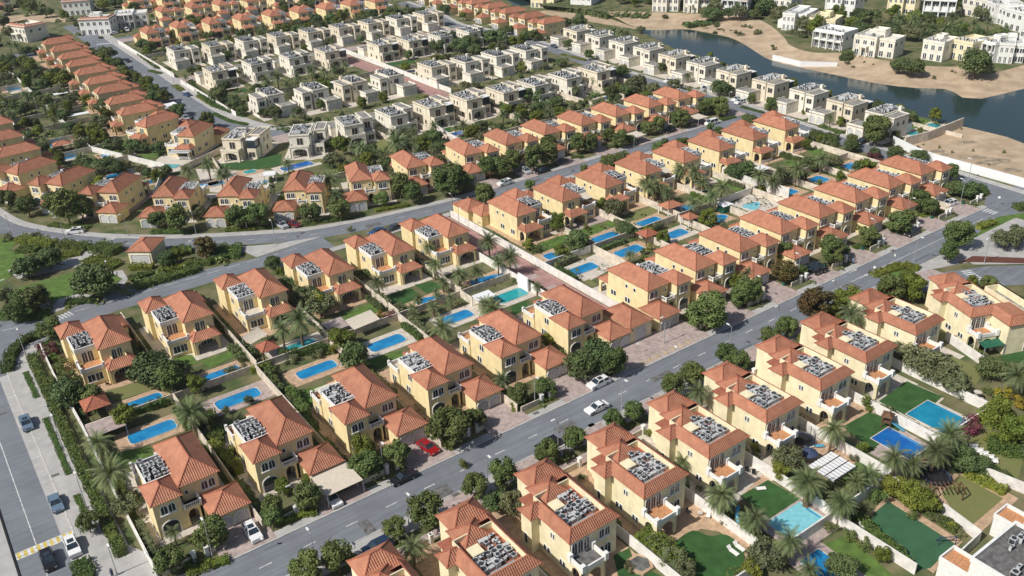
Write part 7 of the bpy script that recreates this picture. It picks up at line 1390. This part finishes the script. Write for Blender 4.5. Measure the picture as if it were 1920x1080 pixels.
def car(kind, col, t_, x, y, rz, where):
    if (kind, col) not in CP:
        if kind not in CP: CP[kind] = car_proto(kind); CP[(kind, 'first')] = col
        o = CP[kind] if CP[(kind, 'first')] == col and CP[kind].name not in USED else copy_tree(CP[kind])
        bo = [c for c in o.children if c.name.startswith('body')][0]; bo.data = bo.data.copy(); bo.data.materials[0] = PM[col]; CP[(kind, col)] = o
        USED.add(CP[kind].name); o2 = o
    else: o2 = copy_tree(CP[(kind, col)])
    X, Y = at(t_, x, y, .5); o2.location = (X, Y, .03); o2.rotation_euler = (0, 0, R(rz))
    tag(o2, f'{col} {dict(suv="SUV", van="van", sedan="sedan")[kind]} {where}', 'van' if kind == 'van' else 'car', 'parked cars')
for a in [('suv','grey-blue','A',100,510,90,'parked in the upper bay of the left road'),('sedan','grey-blue','A',210,808,90,'with dark roof parked in the middle bay of the left road'),('suv','white','A',272,972,90,'parked beside the yellow-striped speed hump'),('suv','black','A',182,1022,90,'driving over below the yellow-striped hump'),('suv','white','A',947,917,90,'on the brick drive of the first corner villa'),
    ('sedan','black','B',553,712,0,'parked at the kerb of the near road'),('sedan','red','B',645,598,97,'on the drive of the third near-road villa'),('sedan','white','B',285,790,90,'half under the beige canvas carport'),('suv','dark blue','B',455,972,0,'parked at the near side behind a palm'),('suv','black','B',1095,590,0,'parked on the near side beside two round trees'),
    ('suv','white','C',325,358,0,'parked by the big dark tree near the alley corner'),('sedan','white','C',318,450,0,'driving along the near road'),('suv','white','E',422,582,-25,'parked at the kerb of the curved street'),('suv','silver','F',385,548,95,'before the twin garage of the third far-side villa'),('sedan','dark red','F',455,540,95,'beside the silver one at the twin garage'),('sedan','blue','F',920,583,5,'parked before the alley-side houses of the upper street'),('sedan','dark grey','F',1015,562,5,'parked on the near side of the upper street'),
    ('suv','white','G',440,310,0,'parked at the far kerb of the upper street'),('suv','silver','G',558,243,80,'on a drive between green trees of the upper street'),('suv','black','G',650,245,0,'parked beside the silver one on the upper street'),('sedan','dark grey','G',755,190,0,'parked by the pink flowering bush'),('suv','black','H',1205,800,90,'on the drive, left of two black ones'),('suv','black','H',1243,787,90,'on the drive, right of two black ones'),
    ('suv','black','I',812,592,0,'driving on the near road towards the crossing'),('suv','white','I',1018,427,-10,'parked before the last near-road villa'),('sedan','white','I',235,35,0,'parked at the end of the upper street'),('suv','black','I',530,75,0,'parked beside the large lakeside tree'),('sedan','blue','J',1262,638,-80,'parked beside the curved green bed of the wide street'),('suv','dark grey','J',1210,705,90,'before the lower white carport'),('suv','dark grey','J',45,102,15,'on the far top-left street'),('van','white','J',855,205,90,'before the far modern white house'),('sedan','white','J',765,225,0,'before the orange-roofed white house'),
    ('sedan','dark blue','M',285,312,80,'at the top of the lake street'),('sedan','black','M',1090,555,0,'before the sixth lakeside garages'),('sedan','white','M',1060,545,0,'before the sixth lakeside garages'),('van','silver','M',1312,603,0,'before a lakeside garage'),('van','white','M',1345,832,0,'parked at the end of the upper street villas'),('suv','black','M',1062,880,0,'parked between trees of the upper street'),('suv','white','N',512,672,0,'before a lakeside garage, left of the pair'),('suv','white','N',533,690,0,'before a lakeside garage, right of the pair'),('sedan','black','N',60,885,0,'under trees at the upper street'),('sedan','dark grey','M',820,955,90,'under the pale canvas carport'),('suv','black','O',350,957,0,'near the end of the lake street'),('sedan','dark grey','J',1270,790,90,'below the pavement of the wide street'),('suv','silver','J',1255,800,90,'close to the bend of the wide street'),('sedan','black','J',860,410,90,'on the shaded left side of the wide street'),('sedan','dark grey','J',890,480,90,'left side of the wide street beside the trees')]: car(*a)
def bin_proto():
    t = empty('wheeled_bin'); b = MB(); b.box(-.27, -.3, .1, .27, .3, .95); b.build('body', M['green'], t); b = MB(); b.box(-.3, -.36, .95, .3, .33, 1.04, 0, True); b.build('lid', M['black'], t)
    for sx in (-.28, .28): b = MB(); b.tube((sx - .03, .25, .12), (sx + .03, .25, .12), .12, 8); b.build('wheel', M['black'], t)
    return t
def sign_proto():
    t = empty('road_sign'); b = MB(); b.cyl(0, 0, 0, 2.4, .035, .035, 6); b.build('pole', M['metal'], t); b = MB(); b.cyl(0, 0, 0, .03, .32, .32, 14); b.v = [(x, z - .03, y + 2.5) for x, y, z in b.v]; b.build('plate', M['white'], t); return t
BP, SP = bin_proto(), sign_proto()
for k in range(6): o = place(BP, 20.0 + 16.1 * k, 110.6, rnd.uniform(-.3, .3)); TODO.append((o, 'bin'))
for k in range(1, 8): o = place(BP, 122.4 + 14.35 * k, 111.2, rnd.uniform(-.3, .3)); TODO.append((o, 'bin'))
for k in range(2, 9): o = place(BP, bx[k][0] + 6.4, 90.2, rnd.uniform(-.3, .3)); TODO.append((o, 'bin'))
for t_, x, y in (('A', 20, 300), ('I', 590, 838), ('I', 705, 770), ('E', 520, 655), ('E', 660, 612), ('I', 1290, 440), ('B', 30, 985), ('G', 235, 440), ('C', 470, 250), ('J', 650, 330)): X, Y = at(t_, x, y); o = place(SP, X, Y, rnd.uniform(0, 6)); TODO.append((o, 'sign'))
# a cyclist on the near road, and a few people
def person(t_, x, y, rz, shirt, trousers, label, pose='stand'):
    X, Y = at(t_, x, y); me = bpy.data.meshes.new('person'); bm = bmesh.new(); lay = bm.verts.layers.skin.verify()
    J = [((0, 0, .95), .13), ((0, 0, 1.2), .13), ((0, 0, 1.42), .12), ((0, 0, 1.52), .055), ((0, .01, 1.66), .10), ((0, .0, 1.74), .07), ((.1, 0, .9), .085), ((.11, .03, .5), .06), ((.12, 0, .08), .04), ((.12, .14, .04), .035), ((-.1, 0, .9), .085), ((-.11, -.02, .5), .06), ((-.12, -.08, .08), .04), ((-.12, .06, .04), .035), ((.19, 0, 1.4), .05), ((.25, 0, 1.12), .04), ((.26, .08, .88), .032), ((.26, .1, .8), .03), ((-.19, 0, 1.4), .05), ((-.25, 0, 1.12), .04), ((-.26, .08, .88), .032), ((-.26, .1, .8), .03)]
    E_ = [(0, 1), (1, 2), (2, 3), (3, 4), (4, 5), (0, 6), (6, 7), (7, 8), (8, 9), (0, 10), (10, 11), (11, 12), (12, 13), (2, 14), (14, 15), (15, 16), (16, 17), (2, 18), (18, 19), (19, 20), (20, 21)]
    vs = [bm.verts.new(p) for p, r in J]
    for v, (p, r) in zip(vs, J): v[lay].radius = (r, r)
    vs[0][lay].use_root = True
    for a, c in E_: bm.edges.new((vs[a], vs[c]))
    bm.to_mesh(me); bm.free(); me.materials.append(M['skin'])
    o = bpy.data.objects.new('person', me); sc.collection.objects.link(o); o.modifiers.new('skin', 'SKIN'); o.modifiers.new('sub', 'SUBSURF').levels = 1
    o.location = (X, Y, .03); o.rotation_euler = (0, 0, R(rz))
    b = MB(); b.cyl(0, 0, .92, 1.48, .17, .20, 10); b.build('shirt', M[shirt], o); b = MB(); b.cyl(.1, .0, .1, .95, .07, .11, 8); b.cyl(-.1, -.02, .1, .95, .07, .11, 8); b.build('trousers', M[trousers], o); b = MB(); b.cyl(0, -.01, 1.68, 1.80, .10, .05, 8); b.build('hair', M['black'], o)
    tag(o, label, 'person')
person('I', 476, 768, 80, 'bluetoy', 'navy', 'person in a teal shirt at the kerb of the near road'); person('A', 424, 1085, 0, 'navy', 'navy', 'person in dark clothes on the left pavement at the bottom edge')
# satellite dishes on roofs
def dish(t_, x, y, z, label):
    X, Y = at(t_, x, y, z); t = empty('satellite_dish', (X, Y, z - .9), R(40)); b = MB(); b.cyl(0, 0, 0, .9, .04, .04, 6); b.build('mast', M['metal'], t); b = MB()
    for i in range(12):
        a, c = 2 * math.pi * i / 12, 2 * math.pi * (i + 1) / 12; b.face([(0, .12, .9), (.5 * math.cos(a), -.02, .9 + .5 * math.sin(a)), (.5 * math.cos(c), -.02, .9 + .5 * math.sin(c))]); b.face([(.5 * math.cos(a), -.03, .9 + .5 * math.sin(a)), (0, .11, .9), (.5 * math.cos(c), -.03, .9 + .5 * math.sin(c))])
    b.build('reflector', M['white'], t); tag(t, label, 'satellite dish')
dish('C', 150, 70, 7.6, 'white satellite dish on the villa beside the alley'); dish('B', 1165, 815, 7.4, 'pale satellite dish among the cooling units of a roof-well villa'); dish('B', 855, 1000, 7.4, 'satellite dish in the roof well at the bottom edge')
#--PART8--
# ------------------------------------------------------------------ labels for planted, walled and street things
def proj(X, Y, Z=0.0):
    v = (X * CA[0] + Y * CB[0] + (Z - CAM_H) * CN[0], X * CA[1] + Y * CB[1] + (Z - CAM_H) * CN[1], X * CA[2] + Y * CB[2] + (Z - CAM_H) * CN[2])
    return 960 + F_PX * v[0] / v[2], 540 + F_PX * v[1] / v[2]
HP = [(h[0], h[1], h[2], proj(h[0], h[1], 3)) for h in HOUSES]
def cent(o):
    if o.type == 'MESH' and o.location.length < 1e-6 and len(o.data.vertices):
        vs = o.data.vertices; n = len(vs); return (sum(v.co.x for v in vs) / n, sum(v.co.y for v in vs) / n)
    return (o.location.x, o.location.y)
GRP = {'pool': ('pool', 'garden pools'), 'wall': ('wall', 'garden walls'), 'pillar': ('pillar', 'gate pillars'), 'lamp': ('street lamp', 'street lamps'), 'chair': ('chair', 'garden chairs')}
PCOL = {'poolb': 'blue-green', 'poolw': 'bright blue', 'poolt': 'teal', 'poolc': 'turquoise', 'poold': 'deep blue'}
rows = []
for it in TODO:
    o, k = it[0], it[1]; X, Y = cent(o); px, py = proj(X, Y, 1)
    if o.name.startswith('front_wall'): base = 'low front wall'; cat, grp = 'wall', 'low front walls'
    elif k == 'pool': base = f"{PCOL[it[2]]} {dict(round='rounded', kidney='kidney-shaped', rect='rectangular')[it[3]]} pool"; cat, grp = GRP[k]
    elif k == 'border': base = {'hedge': 'green', 'leaf': 'leafy', 'leafg': 'bright green', 'leafd': 'dark green', 'leafo': 'grey-green'}[it[2]] + ' shrub border'; cat, grp = 'shrubs', 'shrub borders along garden walls'
    elif k == 'wall': base = 'white garden wall' if it[2] == 'wallw' else 'beige garden wall'; cat, grp = GRP[k]
    elif k == 'pillar': base = 'white gate pillar'; cat, grp = GRP[k]
    elif k == 'lamp': base = 'slim street lamp'; cat, grp = GRP[k]
    elif k == 'bin': base = 'wheeled rubbish bin'; cat, grp = 'bin', 'wheeled rubbish bins'
    elif k == 'sign': base = 'small road sign'; cat, grp = 'sign', 'small road signs'
    elif k == 'chair': base = 'garden chair'; cat, grp = GRP[k]
    else: base, cat, grp = KIND[k]
    best = min(HP, key=lambda h: (h[0] - X) ** 2 + (h[1] - Y) ** 2); dx, dy = px - best[3][0], py - best[3][1]
    rel = ('right of' if dx > 0 else 'left of') if abs(dx) > abs(dy) * 1.1 else ('before' if dy > 0 else 'behind')
    rows.append((o, base, rel, best[2], cat, grp, px))
by = {}
for r in rows: by.setdefault((r[1], r[2], r[3]), []).append(r)
for key, L in by.items():
    L.sort(key=lambda r: r[6])
    for i, r in enumerate(L):
        n = len(L); pre = '' if n == 1 else (('left ' if i == 0 else 'right ') if n == 2 else f'{nth(i)} ')
        lab = f"{pre}{r[1]} {r[2]} {r[3]}"
        if n > 2: lab = f"{nth(i)} {r[1]} from left, {r[2]} {r[3]}"
        tag(r[0], lab, r[4], r[5])
# prototypes that were never placed are removed
for o in list(sc.objects):
    if o.parent is None and o.type in ('EMPTY', 'MESH') and not o.get('label') and not o.get('kind'):
        for c in list(o.children_recursive): bpy.data.objects.remove(c)
        bpy.data.objects.remove(o)
bpy.context.view_layer.update()
# cars and pavements stand on the kerb-side paving where there is some
sc.cycles.max_bounces = 6; sc.cycles.diffuse_bounces = 3; sc.cycles.glossy_bounces = 3; sc.cycles.transparent_max_bounces = 4
